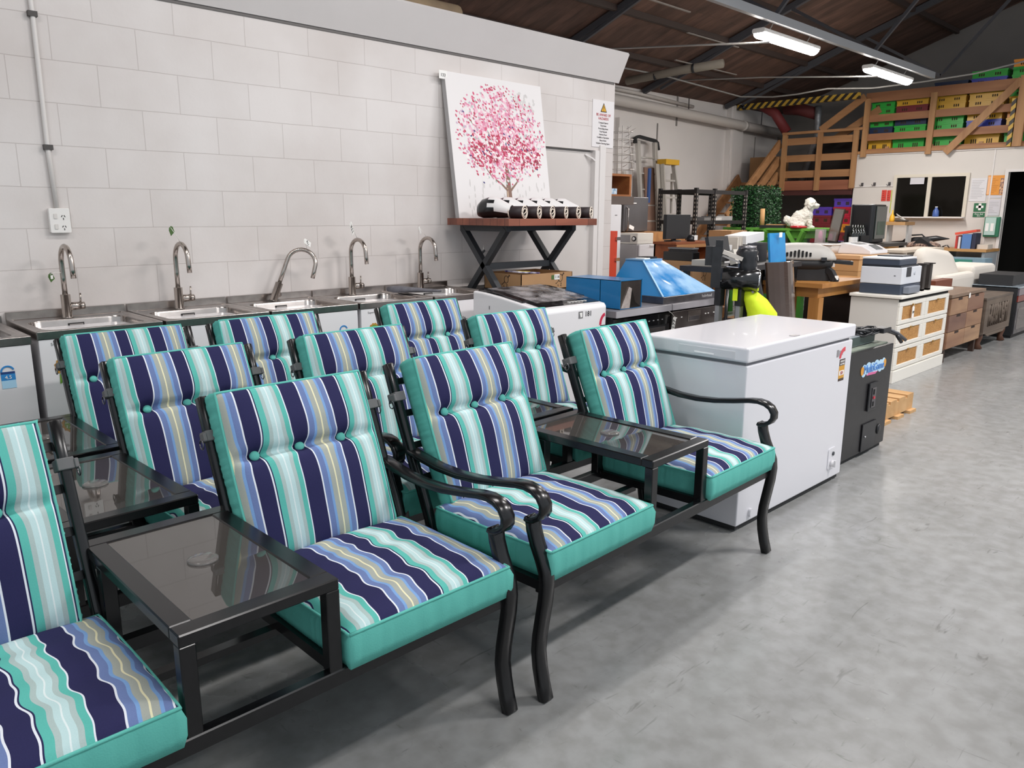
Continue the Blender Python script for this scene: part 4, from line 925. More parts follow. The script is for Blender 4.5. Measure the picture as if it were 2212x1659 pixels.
gl = ['boxing glove at the left end of the row on the coffee table', 'second boxing glove from the left on the coffee table', 'third boxing glove from the left on the coffee table',
      'third boxing glove from the right on the coffee table', 'second boxing glove from the right on the coffee table', 'boxing glove at the right end of the row on the coffee table']
for k in range(6): glove(2.36 + 0.139 * k, -0.47, 1.385, pi + radians(24 + 4 * (k % 2)), gl[k])
t = thing('hazard_sign', 'laminated white hazard notice with a yellow warning triangle on the wall end', 'sign', (3.985, -0.004, 2.165))
MB().box(3.843, 4.128, -0.005, -0.001, 1.975, 2.356).build('sheet', M('laminated_sheet', '#e6e2e2', 0.2), t)
MB().prism([(3.945, 2.262), (4.027, 2.262), (3.986, 2.335)], 'y', -0.007, -0.005).build('triangle_edge', ink, t); MB().prism([(3.955, 2.268), (4.017, 2.268), (3.986, 2.324)], 'y', -0.0078, -0.006).build('triangle', M('warning_yellow', '#e0a92e', 0.5), t)
text('!', 0.055, (3.986, -0.0085, 2.288), FRONT, ink, t)
red_ink = M('red_ink', '#b3343f', 0.6)
text('BE AWARE OF', 0.030, (3.986, -0.006, 2.238), FRONT, red_ink, t); text('HAZARDS', 0.030, (3.986, -0.006, 2.208), FRONT, red_ink, t)
for k, s_ in enumerate(('Cramped Spaces', 'Trip Items', 'Protruding Items', 'Trip Hazards', 'Uneven Floor', 'Forklift in Operation', 'Sharp Items', 'Vehicles Entering Space')):
    text(s_, 0.019, (3.986, -0.006, 2.175 - 0.024 * k), FRONT, M('small_print', '#55504f', 0.6), t)

# ================================================================ dishwashers and wrapped range hoods
def dishwasher(x0, label, dark):
    t = thing('dishwasher', label, 'dishwasher', (x0 + 0.3, -1.1, 0), 'dishwashers beside the washing machine')
    x1 = x0 + 0.605; f = M('dark_steel_front', '#6a6260', 0.3, 0.9, noise=(5, '#7d7573')) if not dark else black_plastic
    MB().box(x0 + 0.01, x1 - 0.01, -1.37, -0.82, 0.05, 0.775).build('body', black_matt, t)
    MB().box(x0, x1, -1.405, -0.815, 0.775, 0.818).build('worktop', M('grey_worktop', '#6f6c70', 0.4, noise=(6, '#7b787b')), t, bevel=0.003)
    MB().box(x0, x1, -1.409, -1.404, 0.776, 0.817).build('worktop_edge', M('pale_edge_trim', '#a9a6ab', 0.35), t)
    d = MB().box(x0 + 0.008, x1 - 0.008, -1.40, -1.37, 0.10, 0.765).build('door', f, t, bevel=0.004)
    MB().box(x0 + 0.03, x1 - 0.03, -1.34, -0.85, 0, 0.05).build('plinth', black_matt, t)
    if dark:
        MB().box(x0 + 0.01, x1 - 0.01, -1.402, -1.400, 0.690, 0.765).build('control_panel', M('black_gloss_panel', '#121214', 0.1, coat=0.4), d)
        for k in range(9): MB().box(x0 + 0.10 + 0.05 * k, x0 + 0.115 + 0.05 * k, -1.4035, -1.402, 0.722, 0.728).build('indicator', M('indicator_grey', '#8d8d90', 0.5), d)
        MB().box(x0 + 0.27, x0 + 0.31, -1.4035, -1.402, 0.715, 0.737).build('display', M('display_grey', '#55585c', 0.3), d)
        MB().box(x0 + 0.17, x1 - 0.06, -1.403, -1.399, 0.585, 0.675).build('steel_band', steel_dark, d); MB().box(x0 + 0.20, x1 - 0.09, -1.405, -1.402, 0.605, 0.650).build('handle_recess', dark_gap, d)
    else:
        MB().box(x0 + 0.20, x0 + 0.36, -1.403, -1.399, 0.680, 0.752).build('handle_plate', steel, d); MB().box(x0 + 0.215, x0 + 0.345, -1.4045, -1.402, 0.688, 0.715).build('handle_recess', steel_dark, d)
        for x in (0.05, 0.115, 0.42, 0.455, 0.53): MB().box(x0 + x, x0 + x + 0.014, -1.4035, -1.400, 0.716, 0.722).build('indicator', white_card, d)
dishwasher(2.462, 'black fronted dishwasher next to the washing machine, tag 177 hanging from it', True)
dishwasher(3.08, 'dark steel dishwasher at the right, behind the white chest freezer', False)
lot_tag((3.075, -1.425, 0.690), ((0.97, 0, -0.22), (0.22, 0, 0.97)), 0.036, 0.090, 'white lot tag 177 hanging between the two dishwashers', '177', 0.042, knot=(3.03, -1.412, 0.775), vertical=True)
film_b = M('blue_protective_film', '#0f74ae', 0.3, coat=0.2, noise=(3, '#0d6aa2'))
film_s = M('shiny_wrinkled_blue_film', '#2f86c8', 0.12, coat=0.6, noise=(4.5, '#a3cbee', 0.10), bump=(5, 0.6))  # pale waves in the colour stand in for the film's sheen
t = thing('range_hood', 'stainless canopy range hood wrapped in shiny blue film on the dishwashers', 'range hood', (3.36, -1.1, 0.819))
MB().box(3.02, 3.70, -1.37, -0.86, 0.819, 0.866).build('canopy_lip', steel_dark, t, bevel=0.002)
q = [(3.03, -1.36, 0.867), (3.69, -1.36, 0.867), (3.69, -0.865, 0.867), (3.03, -0.865, 0.867)]; p_ = [(3.25, -1.02, 1.088), (3.475, -1.02, 1.088), (3.475, -0.865, 1.088), (3.25, -0.865, 1.088)]
hb = MB(); hb.mat(0).add(q + p_, [(3, 2, 1, 0), (2, 3, 7, 6), (3, 0, 4, 7)]); hb.mat(1).add(q + p_, [(0, 1, 5, 4), (1, 2, 6, 5)])
hb.build('canopy', [film_b, film_s], t)
MB().box(3.245, 3.48, -1.025, -0.86, 1.088, 1.097).build('top_plate', M('pale_blue_film_edge', '#7fa9cc', 0.3), t)
for e_ in (((3.03, -1.36, 0.868), (3.25, -1.02, 1.09)),): MB().sweep(e_, 0.012, 0.004).build('film_seam', M('pale_film', '#a9cde8', 0.3), t)
text('Robinhood', 0.030, (3.56, -1.3715, 0.842), FRONT, M('pale_grey_print', '#c9c6c6', 0.5), t)
MB().box(3.29, 3.36, -1.0, -0.92, 1.097, 1.104).build('fixing_bag', white_card, t); MB().box(3.35, 3.46, -0.99, -0.90, 1.097, 1.110).build('bracket', black_plastic, t)
t = thing('flue_cover', 'square metal flue cover in blue film lying beside the wrapped range hood', 'flue cover', (2.67, -1.13, 0.819))
fl = MB(); a0, a1, c0, c1 = 0.819, 1.004, 2.552, 2.782
for b_ in ((c0, c0 + 0.004, a0, a1), (c1 - 0.004, c1, a0, a1), (c0, c1, a0, a0 + 0.004), (c0, c1, a1 - 0.004, a1)): fl.box(b_[0], b_[1], -1.362, -0.90, b_[2], b_[3])
fl.box(c0, c1, -1.20, -1.195, a0, a1)
fl.build('duct_wall', film_b, t)
MB().box(c0 + 0.004, c1 - 0.004, -1.358, -1.352, a0 + 0.004, a1 - 0.004).build('inner_sheet', M('bare_duct_steel', '#8f8580', 0.25, 0.85, noise=(6, '#6b625f')), t)
MB().prism([(c0 + 0.10, a0 + 0.004), (c1 - 0.01, a0 + 0.006), (c0 + 0.16, a0 + 0.04), (c0 + 0.12, a0 + 0.13)], 'y', -1.3635, -1.359).build('folded_flap', M('flap_shade_steel', '#3a3533', 0.3, 0.7), t)  # the dark tone carries the flap's shade in its colour
MB().prism([(c0 + 0.012, a0 + 0.006), (c0 + 0.10, a0 + 0.004), (c0 + 0.118, a0 + 0.13), (c0 + 0.09, a0 + 0.14)], 'y', -1.3645, -1.360).build('torn_film', M('clear_film', '#b5aba6', 0.2, noise=(20, '#8f8681', 0.15)), t)

# ================================================================ dresser, sideboards and oven along the aisle
t = thing('chest_of_drawers', 'white chest of six drawers with woven panels, a printer on top', 'chest of drawers', (6.14, -1.83, 0))
dx0, dx1, dy0, dy1 = 5.495, 6.775, -2.035, -1.62
cream = M('cream_white_paint', '#e9e5dc', 0.4); cane = M('woven_cane', '#c79557', 0.7, noise=(90, '#a8763d', 0.15), bump=(180, 0.3))
MB().box(dx0 + 0.01, dx1 - 0.01, dy0 + 0.015, dy1, 0.0, 0.722).build('carcass', M('side_white_paint', '#d6d3cd', 0.4), t)
MB().box(dx0 - 0.015, dx1 + 0.015, dy0 - 0.02, dy1 + 0.01, 0.728, 0.755).build('top', cream, t, bevel=0.006)
MB().box(dx0, dx1, dy0 - 0.008, dy1, 0.0, 0.105).build('plinth', cream, t, bevel=0.003)
MB().box(dx0 + 0.02, dx1 - 0.02, dy0 + 0.012, dy0 + 0.016, 0.700, 0.728).build('shadow_gap', dark_gap, t)
for r_ in range(3):
    for c_ in range(2):
        x0 = dx0 + 0.012 + c_ * 0.632; x1 = x0 + 0.622; z0 = 0.115 + r_ * 0.196; z1 = z0 + 0.188
        d = MB()
        d.box(x0, x1, dy0, dy0 + 0.02, z0, z0 + 0.035).box(x0, x1, dy0, dy0 + 0.02, z1 - 0.035, z1).box(x0, x0 + 0.075, dy0, dy0 + 0.02, z0 + 0.035, z1 - 0.035).box(x1 - 0.075, x1, dy0, dy0 + 0.02, z0 + 0.035, z1 - 0.035)
        d = d.build('drawer', cream, t, bevel=0.004)
        MB().box(x0 + 0.07, x1 - 0.07, dy0 + 0.010, dy0 + 0.014, z0 + 0.03, z1 - 0.03).build('woven_panel', cane, d)
        MB().box((x0 + x1) / 2 - 0.02, (x0 + x1) / 2 + 0.02, dy0 - 0.012, dy0, z1 - 0.040, z1 - 0.026).build('pull', M('brass_pull', '#b7924a', 0.3, 0.8), d)
lot_tag((5.80, dy0 - 0.012, 0.60), ((1, 0, 0), (0, 0, 1)), 0.05, 0.10, 'white tag with a dark seal hanging on the top left drawer', '189', 0.03, knot=(5.815, dy0 - 0.012, 0.672))
# printer
t = thing('printer', 'large white and navy office printer on the white chest of drawers', 'printer', (5.78, -1.84, 0.755))
pw = M('printer_white', '#d5d8de', 0.4); pn = M('printer_navy', '#3a4352', 0.45); pdk = M('printer_dark', '#23272f', 0.4)
px0, px1, py0, py1 = 5.56, 6.02, -2.005, -1.66
MB().box(px0, px1, py0, py1, 0.756, 0.838).build('paper_base', pn, t, bevel=0.005); MB().box(px0, px1, py0, py1, 0.842, 0.985).build('body', pw, t, bevel=0.006)
MB().box(px0 + 0.015, px1 - 0.03, py0 + 0.02, py1, 0.985, 1.000).build('neck', pdk, t); MB().box(px0 + 0.01, px1 - 0.05, py0 + 0.03, py1, 1.000, 1.048).build('scanner', pn, t, bevel=0.006); MB().box(px0 + 0.005, px1 - 0.06, py0 + 0.03, py1, 1.050, 1.066).build('lid', M('printer_lid', '#e4e5e8', 0.35), t, bevel=0.005)
MB().box(px0 + 0.20, px0 + 0.45, py0 + 0.08, py1 - 0.05, 1.066, 1.076).build('feeder', pdk, t)
MB().box(px0 + 0.10, px0 + 0.20, py0 - 0.004, py0 + 0.002, 0.905, 0.985).build('front_screen', pdk, t); MB().box(px0 + 0.06, px0 + 0.32, py0 - 0.05, py0 + 0.002, 0.765, 0.825).build('output_tray', M('tray_grey', '#7c828d', 0.4), t, bevel=0.006)
MB().cyl((px0 + 0.29, py0 + 0.001, 0.93), (px0 + 0.29, py0 - 0.0015, 0.93), 0.018, 20).build('round_badge', M('badge_grey2', '#aab0ba', 0.4), t); text('hp', 0.024, (px0 + 0.29, py0 - 0.002, 0.93), FRONT, pw, t)
MB().box(px0 - 0.001, px0 + 0.001, py0 + 0.05, py0 + 0.065, 0.912, 0.918).build('side_mark', pdk, t)
bk = M('dark_bookend', '#2c2624', 0.5)
for k, (x, lb) in enumerate(((6.125, 'dark upright bookend nearer to the printer'), (6.285, 'dark upright bookend at the right end of the white drawers'))):
    t = thing('bookend', lb, 'bookend', (x, -1.96, 0.755), 'dark bookends on the white drawers')
    MB().box(x - 0.03, x + 0.03, -2.0, -1.965, 0.755, 0.985).box(x - 0.03, x + 0.03, -2.0, -1.90, 0.755, 0.77).build('upright', bk, t); MB().prism([(-1.965, 0.985), (-2.02, 0.990), (-2.02, 1.0), (-1.94, 1.0), (-1.94, 0.985)], 'x', x - 0.035, x + 0.035).build('top_lip', bk, t)
# brown sideboard
t = thing('sideboard', 'brown sideboard of knotty plank drawers next to the white drawers', 'sideboard', (7.28, -1.83, 0))
rus = wood('rustic_knotty_wood', '#6f4d3c', '#a27b5e', 'x', 5, 0.55); rus_t = wood('rustic_top', '#6a5546', '#8a7360', 'x', 6, 0.5)
sx0, sx1, sy0, sy1 = 6.83, 7.90, -2.04, -1.55
MB().box(sx0, sx1, sy0 + 0.02, sy1, 0.13, 0.64).build('carcass', rus, t); MB().box(sx0 - 0.01, sx1 + 0.01, sy0 - 0.005, sy1 + 0.01, 0.64, 0.672).build('top', rus_t, t, bevel=0.003)
for c_ in range(2):
    for r_ in range(3):
        x0 = sx0 + 0.012 + c_ * 0.53; z0 = 0.14 + r_ * 0.165
        d = MB().box(x0, x0 + 0.52, sy0, sy0 + 0.02, z0, z0 + 0.160).build('drawer', wood('rustic_front_%d%d' % (c_, r_), ['#7a5442', '#6a4b40', '#83604a'][(c_ + r_) % 3], ['#a98465', '#8d6c58', '#b08c6b'][(c_ * 2 + r_) % 3], 'x', 6 + r_, 0.55), t, bevel=0.003)
        MB().box(x0 + 0.20, x0 + 0.32, sy0 - 0.001, sy0 + 0.002, z0 + 0.138, z0 + 0.160).build('finger_slot', M('slot_dark', '#2e1e18', 0.7), d)
for x in (sx0 + 0.05, sx1 - 0.05):
    for y in (sy0 + 0.05, sy1 - 0.05): MB().box(x - 0.025, x + 0.025, y - 0.025, y + 0.025, 0, 0.13).build('leg', M('dark_leg_wood', '#3b2a22', 0.6), t)
tag(MB().box(7.35, 7.88, -1.72, -1.62, 0.672, 0.755).build('timber_plank', wood('red_plank', '#5e2c1c', '#7c432c', 'x', 8, 0.5)), 'dark red timber plank lying on the brown sideboard', 'plank')
lot_tag((7.36, sy0 - 0.008, 0.635), ((1, 0, 0.1), (-0.1, 0, 1)), 0.05, 0.05, 'small pale tag on the front edge of the brown sideboard', None, knot=(7.38, sy0 + 0.02, 0.674))
# carved chest
t = thing('carved_chest', 'dark carved wooden chest on claw feet beyond the brown sideboard', 'chest', (8.47, -1.83, 0))
cw = wood('old_carved_wood', '#56493f', '#75675a', 'x', 9, 0.6); cdk = M('carved_recess', '#2f2620', 0.8)
kx0, kx1, ky0, ky1 = 7.98, 8.98, -2.05, -1.58
MB().box(kx0, kx1, ky0 + 0.02, ky1, 0.16, 0.535).build('body', cw, t); MB().box(kx0 - 0.01, kx1 + 0.02, ky0, ky1 + 0.01, 0.535, 0.56).build('lid', wood('worn_lid', '#4e443c', '#6a5d52', 'x', 9, 0.5), t, bevel=0.003)
f_ = MB()
f_.box(kx0, kx1, ky0, ky0 + 0.02, 0.17, 0.24).box(kx0, kx1, ky0, ky0 + 0.02, 0.48, 0.535).box(kx0, kx0 + 0.12, ky0, ky0 + 0.02, 0.24, 0.48).box(kx1 - 0.12, kx1, ky0, ky0 + 0.02, 0.24, 0.48)
f_.build('front_frame', cw, t)
MB().box(kx0 + 0.12, kx1 - 0.12, ky0 + 0.012, ky0 + 0.021, 0.24, 0.48).build('carved_panel', cdk, t)
rnd = random.Random(5); cv = MB()
for k in range(34):
    x = rnd.uniform(kx0 + 0.16, kx1 - 0.16); z = rnd.uniform(0.26, 0.46); cv.ell((x, ky0 + 0.010, z), rnd.uniform(.012, .03), 0.012, rnd.uniform(.02, .045), None, 8, 5)
for k in range(9): cv.cyl((kx0 + 0.16 + k * 0.085, ky0 + 0.008, 0.24), (kx0 + 0.14 + k * 0.085 + 0.03 * sin(k), ky0 + 0.008, 0.48), 0.012, 8)
cv.build('relief_carving', cw, t)
for x in (kx0 + 0.07, kx1 - 0.07):
    for y in (ky0 + 0.06, ky1 - 0.06): MB().tube([(x, y, 0.17), (x, y - 0.01, 0.12), (x, y, 0.06), (x, y - 0.015, 0.0)], [0.05, 0.035, 0.028, 0.042], 10).build('claw_foot', M('red_brown_foot', '#5b3b2b', 0.5), t)
MB().prism([(kx0 + 0.10, 0.17), (kx1 - 0.10, 0.17), (kx1 - 0.2, 0.13), (kx0 + 0.2, 0.13)], 'y', ky0 + 0.005, ky0 + 0.02).build('apron', cw, t)
# oven at the right edge with a black slab on it
t = thing('oven', 'stainless and dark glass oven at the right edge of the photo', 'oven', (9.5, -1.8, 0))
MB().box(9.16, 9.85, -2.05, -1.5, 0.03, 0.60).build('body', black_matt, t); MB().box(9.18, 9.85, -2.065, -2.05, 0.05, 0.42).build('door', steel_dark, t, bevel=0.003); MB().box(9.24, 9.80, -2.067, -2.064, 0.10, 0.35).build('door_glass', M('oven_glass', '#3c3437', 0.1, coat=0.4), t)
MB().box(9.18, 9.85, -2.062, -2.05, 0.43, 0.50).build('control_panel', M('oven_red_lit_panel', '#7a2a22', 0.3), t); MB().box(9.16, 9.86, -2.07, -1.5, 0.59, 0.61).build('hob_glass', M('hob_film', '#6d7b86', 0.15, noise=(12, '#b7c3cc', 0.2)), t)
MB().box(9.18, 9.84, -2.04, -1.52, 0.0, 0.03).build('plinth', black_matt, t)
MB().box(9.18, 9.85, -2.066, -2.05, 0.505, 0.585).build('top_panel', M('mauve_steel', '#8d8690', 0.3, 0.6), t)
tag(MB().box(9.20, 9.95, -1.98, -1.62, 0.612, 0.735).build('black_case', M('black_case_vinyl', '#26272a', 0.6)), 'flat black case lying on top of the oven at the right', 'case')
# pale sofa
t = thing('sofa', 'cream white sofa with loose back cushions behind the brown sideboard', 'sofa', (9.1, -1.2, 0))
sf = M('cream_upholstery', '#ddd6cc', 0.85, bump=(60, 0.05))
MB().box(8.15, 10.15, -1.55, -1.06, 0.08, 0.55).build('base', sf, t, bevel=0.05, seg=4); MB().box(8.15, 10.15, -1.24, -1.06, 0.50, 0.80).build('backrest', sf, t, bevel=0.05, seg=4)
MB().box(9.25, 10.15, -1.55, -1.08, 0.50, 0.82).build('arm', sf, t, bevel=0.05, seg=4); MB().box(8.15, 9.25, -1.57, -1.42, 0.50, 0.76).build('arm', sf, t, bevel=0.06, seg=4)
for x in (8.25, 10.05):
    for y in (-1.48, -1.12): MB().cyl((x, y, 0), (x, y, 0.09), 0.025).build('leg', bk, t)
def pillow(c, w, h, th, R, m, label, name='cushion'):
    rs = []; N_ = 9
    mb = MB(); n = 20
    for i in range(N_):
        q = -1 + 2 * i / (N_ - 1); e = (1 - abs(q) ** 2.5)
        rs.append([Vector(c) + R @ Vector((w / 2 * (0.96 + 0.04 * e) * max(-1, min(1, 1.25 * cos(2 * pi * k / n))) * (0.55 + 0.45 * e ** 0.3), th / 2 * q, h / 2 * max(-1, min(1, 1.25 * sin(2 * pi * k / n))) * (0.55 + 0.45 * e ** 0.3))) for k in range(n)])
    return mb.loft(rs).build(name, m)
tag(pillow((8.62, -1.33, 0.80), 0.95, 0.48, 0.20, Matrix.Rotation(-0.45, 3, 'X') @ Matrix.Rotation(0.10, 3, 'Y'), sf, ''), 'big cream cushion leaning at the left end of the sofa', 'cushion')

# ================================================================ loft railings, crates, stairs
def plank_rail(t, x, y0, y1, zs, m, name='rail_plank', th=0.022):
    for z0, z1 in zs: MB().box(x, x + th, y0, y1, z0, z1).build(name, m, t)
t = thing('loft_railing', 'brown plank railing along the loft over the office, a diagonal brace at right', 'railing', (12.72, 0, 2.46))
plank_rail(t, 12.745, -6.0, 1.40, ((3.296, 3.455), (2.975, 3.092), (2.668, 2.782), (2.455, 2.53)), wood('loft_planks', '#86583c', '#a5744f', 'y', 5, 0.6))
for y in (1.35, 0.30, -2.1, -3.3): MB().box(12.70, 12.745, y - 0.045, y + 0.045, 2.40, 3.36).build('post', timber_z, t)
MB().box(12.68, 12.745, -1.02, -0.90, 2.455, 3.48).build('post', timber_z, t)
MB().sweep([(12.69, 0.03, 2.41), (12.69, -0.92, 3.42)], 0.025, 0.11).build('brace', timber_z, t)
for y in (0.98, 0.28, -0.45): MB().box(12.757, 12.79, y - 0.03, y + 0.03, 2.45, 2.56).build('block', timber_z, t)
hz = bpy.data.materials.new('hazard_stripes'); hz.use_nodes = True
def _hz():
    nt = hz.node_tree; b = nt.nodes['Principled BSDF']; L = nt.links.new; tc = nt.nodes.new('ShaderNodeTexCoord'); s = nt.nodes.new('ShaderNodeSeparateXYZ'); L(tc.outputs['Object'], s.inputs[0])
    a = nt.nodes.new('ShaderNodeMath'); L(s.outputs[1], a.inputs[0]); L(s.outputs[2], a.inputs[1]); m_ = nt.nodes.new('ShaderNodeMath'); m_.operation = 'MULTIPLY'; m_.inputs[1].default_value = 7.0; L(a.outputs[0], m_.inputs[0])
    f = nt.nodes.new('ShaderNodeMath'); f.operation = 'FRACT'; L(m_.outputs[0], f.inputs[0]); r = nt.nodes.new('ShaderNodeValToRGB'); r.color_ramp.interpolation = 'CONSTANT'
    r.color_ramp.elements[0].color = lin('#c9a23c'); r.color_ramp.elements[1].position = 0.5; r.color_ramp.elements[1].color = lin('#2d2824'); L(f.outputs[0], r.inputs[0]); L(r.outputs[0], b.inputs['Base Color']); b.inputs['Roughness'].default_value = 0.5
_hz()
o = MB().box(12.70, 12.744, -0.88, -0.82, 2.46, 3.16).build('hazard_strip', hz); tag(o, 'upright yellow and black hazard strip beside the tall loft post', 'hazard strip')
o = MB().box(12.55, 12.63, 1.45, 3.75, 3.36, 3.46).build('hazard_beam', hz); tag(o, 'yellow and black taped beam above the stairs', 'beam', None, 'structure')
t = thing('landing_railing', 'lower plank railing on the landing left of the office', 'railing', (12.7, 2.15, 1.88))
plank_rail(t, 12.72, 1.50, 2.80, ((2.67, 2.79), (2.37, 2.49), (2.085, 2.21)), timber)
for y, z0, z1 in ((1.49, 1.88, 2.86), (2.13, 1.85, 2.86), (2.80, 1.85, 2.86)): MB().box(12.68, 12.72, y - 0.045, y + 0.045, z0, z1).build('post', timber_z, t)
MB().box(12.67, 12.74, 1.38, 2.85, 2.855, 2.90).build('top_rail', timber, t)
MB().sweep([(12.71, 1.40, 3.40), (12.71, 2.14, 2.90)], 0.03, 0.12).sweep([(12.9, 1.2, 3.2), (12.9, 1.95, 2.75)], 0.03, 0.12).build('handrail', timber, t)
t = thing('staircase', 'pine staircase dropping along the back wall behind the green hedge panel', 'stairs', (12.0, 3.3, 0))
for k, (dy, dz) in enumerate(((0, 0.0), (0, -0.30), (0, -0.58))): MB().sweep([(12.75, 2.92, 2.72 + dz), (12.0, 2.92, 2.14 + dz), (11.0, 2.92, 1.37 + dz)], 0.04, 0.15).build('side_board', timber, t)
MB().sweep([(12.75, 3.72, 2.1), (11.0, 3.72, 0.75)], 0.04, 0.2).build('side_board', timber, t)
for k in range(6): MB().box(11.2 + 0.26 * k, 11.46 + 0.26 * k, 2.94, 3.72, 0.80 + 0.205 * k, 0.835 + 0.205 * k).build('tread', timber, t)
MB().box(10.75, 11.15, 2.92, 3.72, 0, 0.78).build('bottom_landing', timber, t)
# crates
crate_cols = {'green': '#2fa83f', 'yellow': '#d6a530', 'navy': '#23314f', 'dark red': '#7b2a31', 'blue': '#3541a8', 'orange': '#d98a2a', 'purple': '#5a3fae', 'red': '#b81f38', 'teal': '#1f7a5c'}
slot_m = M('crate_slot', '#3a2c18', 0.8)
def crate(x, y0, y1, z, h, col, label, group, depth=0.42):
    m = M('crate_' + col.replace(' ', '_'), crate_cols[col], 0.4); a, b = min(y0, y1), max(y0, y1)
    mb = MB(); mb.mat(0).box(x, x + depth, a + 0.012, b - 0.012, z, z + h - 0.002).box(x - 0.008, x + depth + 0.008, a + 0.004, b - 0.004, z + h * 0.74, z + h - 0.002)
    for f in (0.22, 0.28, 0.34, 0.66, 0.72, 0.78): y = a + (b - a) * f; mb.mat(1).box(x - 0.0015, x, y - 0.009, y + 0.009, z + h * 0.22, z + h * 0.6)
    o = mb.build('plastic_crate', [m, slot_m]); tag(o, label, 'crate', group)
ordn = ['bottom', 'second', 'third', 'fourth', 'fifth', 'sixth', 'seventh', 'eighth', 'ninth', 'tenth', 'eleventh']
colsy = [(1.36, 0.96, 'stack at the left end of the loft'), (0.95, 0.43, 'stack second from left on the loft'), (0.38, -0.13, 'middle stack on the loft'), (-0.16, -0.67, 'stack behind the loft brace'), (-0.72, -1.22, 'stack at the far right of the loft')]
stacks = [['yellow', 'green', 'navy', 'green', 'yellow', 'green', 'green'], ['green', 'green', 'green', 'navy', 'green', 'dark red', 'yellow', 'teal'], ['green', 'yellow', 'green', 'green', 'green', 'yellow', 'yellow', 'teal', 'navy'],
          ['yellow', 'green', 'blue', 'yellow', 'yellow', 'yellow', 'yellow', 'green', 'blue', 'green'], ['green', 'yellow', 'yellow', 'orange', 'green', 'yellow', 'green', 'orange', 'green', 'green', 'orange']]
lev = [2.50 + 0.0, 2.68, 2.79, 2.90, 3.01, 3.11, 3.215, 3.31, 3.42, 3.53, 3.64, 3.75]
for (y0, y1, nm), st in zip(colsy, stacks):
    for k, c in enumerate(st): crate(12.90, y0, y1, lev[k], lev[k + 1] - lev[k], c, '%s crate, %s from below in the %s' % (c, ordn[k], nm) if k else '%s crate at the bottom of the %s' % (c, nm), 'plastic crates stacked on the loft')
# crates under the landing, on a dark shelf
o = MB().box(12.80, 13.4, 1.48, 2.85, 0.0, 0.66).build('store_plinth_box', M('dark_store_base', '#241d1c', 0.8)); tag(o, 'dark storage base under the landing holding bright crates', 'storage base')
lowst = [('purple', 'orange', 'red', 'red', 'purple'), ('purple', 'red', 'red', 'red', 'purple')]
for j, (y0, y1) in enumerate(((1.50, 1.85), (1.87, 2.24))):
    cc = (['dark red', 'purple', 'dark red', 'orange', 'red', 'red', 'purple'] if j == 0 else ['purple', 'dark red', 'dark red', 'dark red', 'dark red', 'purple'])
    for k, c in enumerate(cc): crate(12.86, y0, y1, 0.66 + 0.15 * k, 0.15, c, '%s crate %s under the landing, in the stack %s' % (c, ['at the bottom', 'second up', 'third up', 'fourth up', 'fifth up', 'sixth up', 'on top'][k], 'next to the office' if j == 0 else 'behind the dog'), 'bright crates under the landing', 0.4)
# ducts in the corner
dr = M('dusty_red_duct', '#7a2f30', 0.6)
tag(MB().tube([(12.9, 3.45, 3.46), (13.0, 3.2, 3.3), (13.1, 2.98, 2.95)], 0.09, 12).build('red_duct', dr), 'dusty red duct slanting down the corner above the stairs', 'duct')
tag(MB().tube([(13.4, 3.2, 3.42), (13.4, 2.9, 3.38), (13.4, 2.55, 3.27)], 0.11, 12).build('red_duct', M('darker_red_duct', '#6b3030', 0.7)), 'second dusty red duct lying level behind the slanting one', 'duct')
tag(MB().tube([(13.3, 2.50, 3.40), (13.3, 2.49, 3.2), (13.3, 2.47, 2.9), (13.3, 2.72, 2.03)], 0.06, 10).build('foil_duct', M('dull_foil', '#8f9296', 0.4, 0.6, bump=(30, 0.5))), 'short silver foil duct standing beside the red ducts', 'duct')
tag(MB().box(13.3, 14.3, 1.6, 2.6, 2.04, 2.75).build('stored_panel', M('dark_stored_panel', '#2b2523', 0.8)), 'dark panel stored on the landing behind the railing', 'panel')
tag(MB().box(12.9, 13.2, 2.95, 3.6, 2.06, 2.5).build('cardboard_box', M('dark_carton', '#8a6744', 0.8)), 'brown cardboard box on the landing by the back wall', 'box')

# ================================================================ on the office wall
XW = 12.772
def sheet(y0, y1, z0, z1, name, label, cat, m, group=None):
    t = thing(name, label, cat, (XW, (y0 + y1) / 2, z0), group); MB().box(XW - 0.003, XW, min(y0, y1), max(y0, y1), z0, z1).build('sheet', m, t); return t
def wtext(b, s, y, z, m, p, dx=0.0035): return text(b, s, (XW - dx, y, z), ENDW, m, p)
def lines(t, y0, y1, z0, z1, n, m):
    mb = MB(); r = random.Random(int(z0 * 100))
    for k in range(n): z = z1 - (k + 0.5) * (z1 - z0) / n; mb.box(XW - 0.0042, XW - 0.003, y0 - (y0 - y1) * r.uniform(0.45, 1.0), y0, z - 0.003, z + 0.003)
    mb.build('printed_lines', m, t)
t = sheet(-0.615, -0.845, 1.735, 2.035, 'orange_poster', 'orange safety poster next to the dark office doorway', 'poster', M('poster_orange', '#df9438', 0.5))
MB().box(XW - 0.0045, XW - 0.003, -0.655, -0.62, 1.745, 2.02).build('side_band', M('poster_peach', '#f0b98a', 0.5), t); MB().box(XW - 0.0045, XW - 0.003, -0.84, -0.795, 1.745, 1.99).build('picture_strip', M('poster_photo', '#5a3f52', 0.5, noise=(40, '#e0b48a', 0.1)), t); lines(t, -0.67, -0.78, 1.76, 2.0, 9, M('poster_brown', '#b5702a', 0.6))
pg = M('print_grey', '#a9a7ab', 0.6); wp = M('paper_white', '#dcdadc', 0.6); wp2 = M('paper_cool_white', '#cfcdd2', 0.6)
t = sheet(-0.385, -0.62, 1.64, 2.0, 'wall_notice', 'tall white printed notice above the first aid sign', 'notice', wp); lines(t, -0.40, -0.60, 1.68, 1.97, 12, pg)
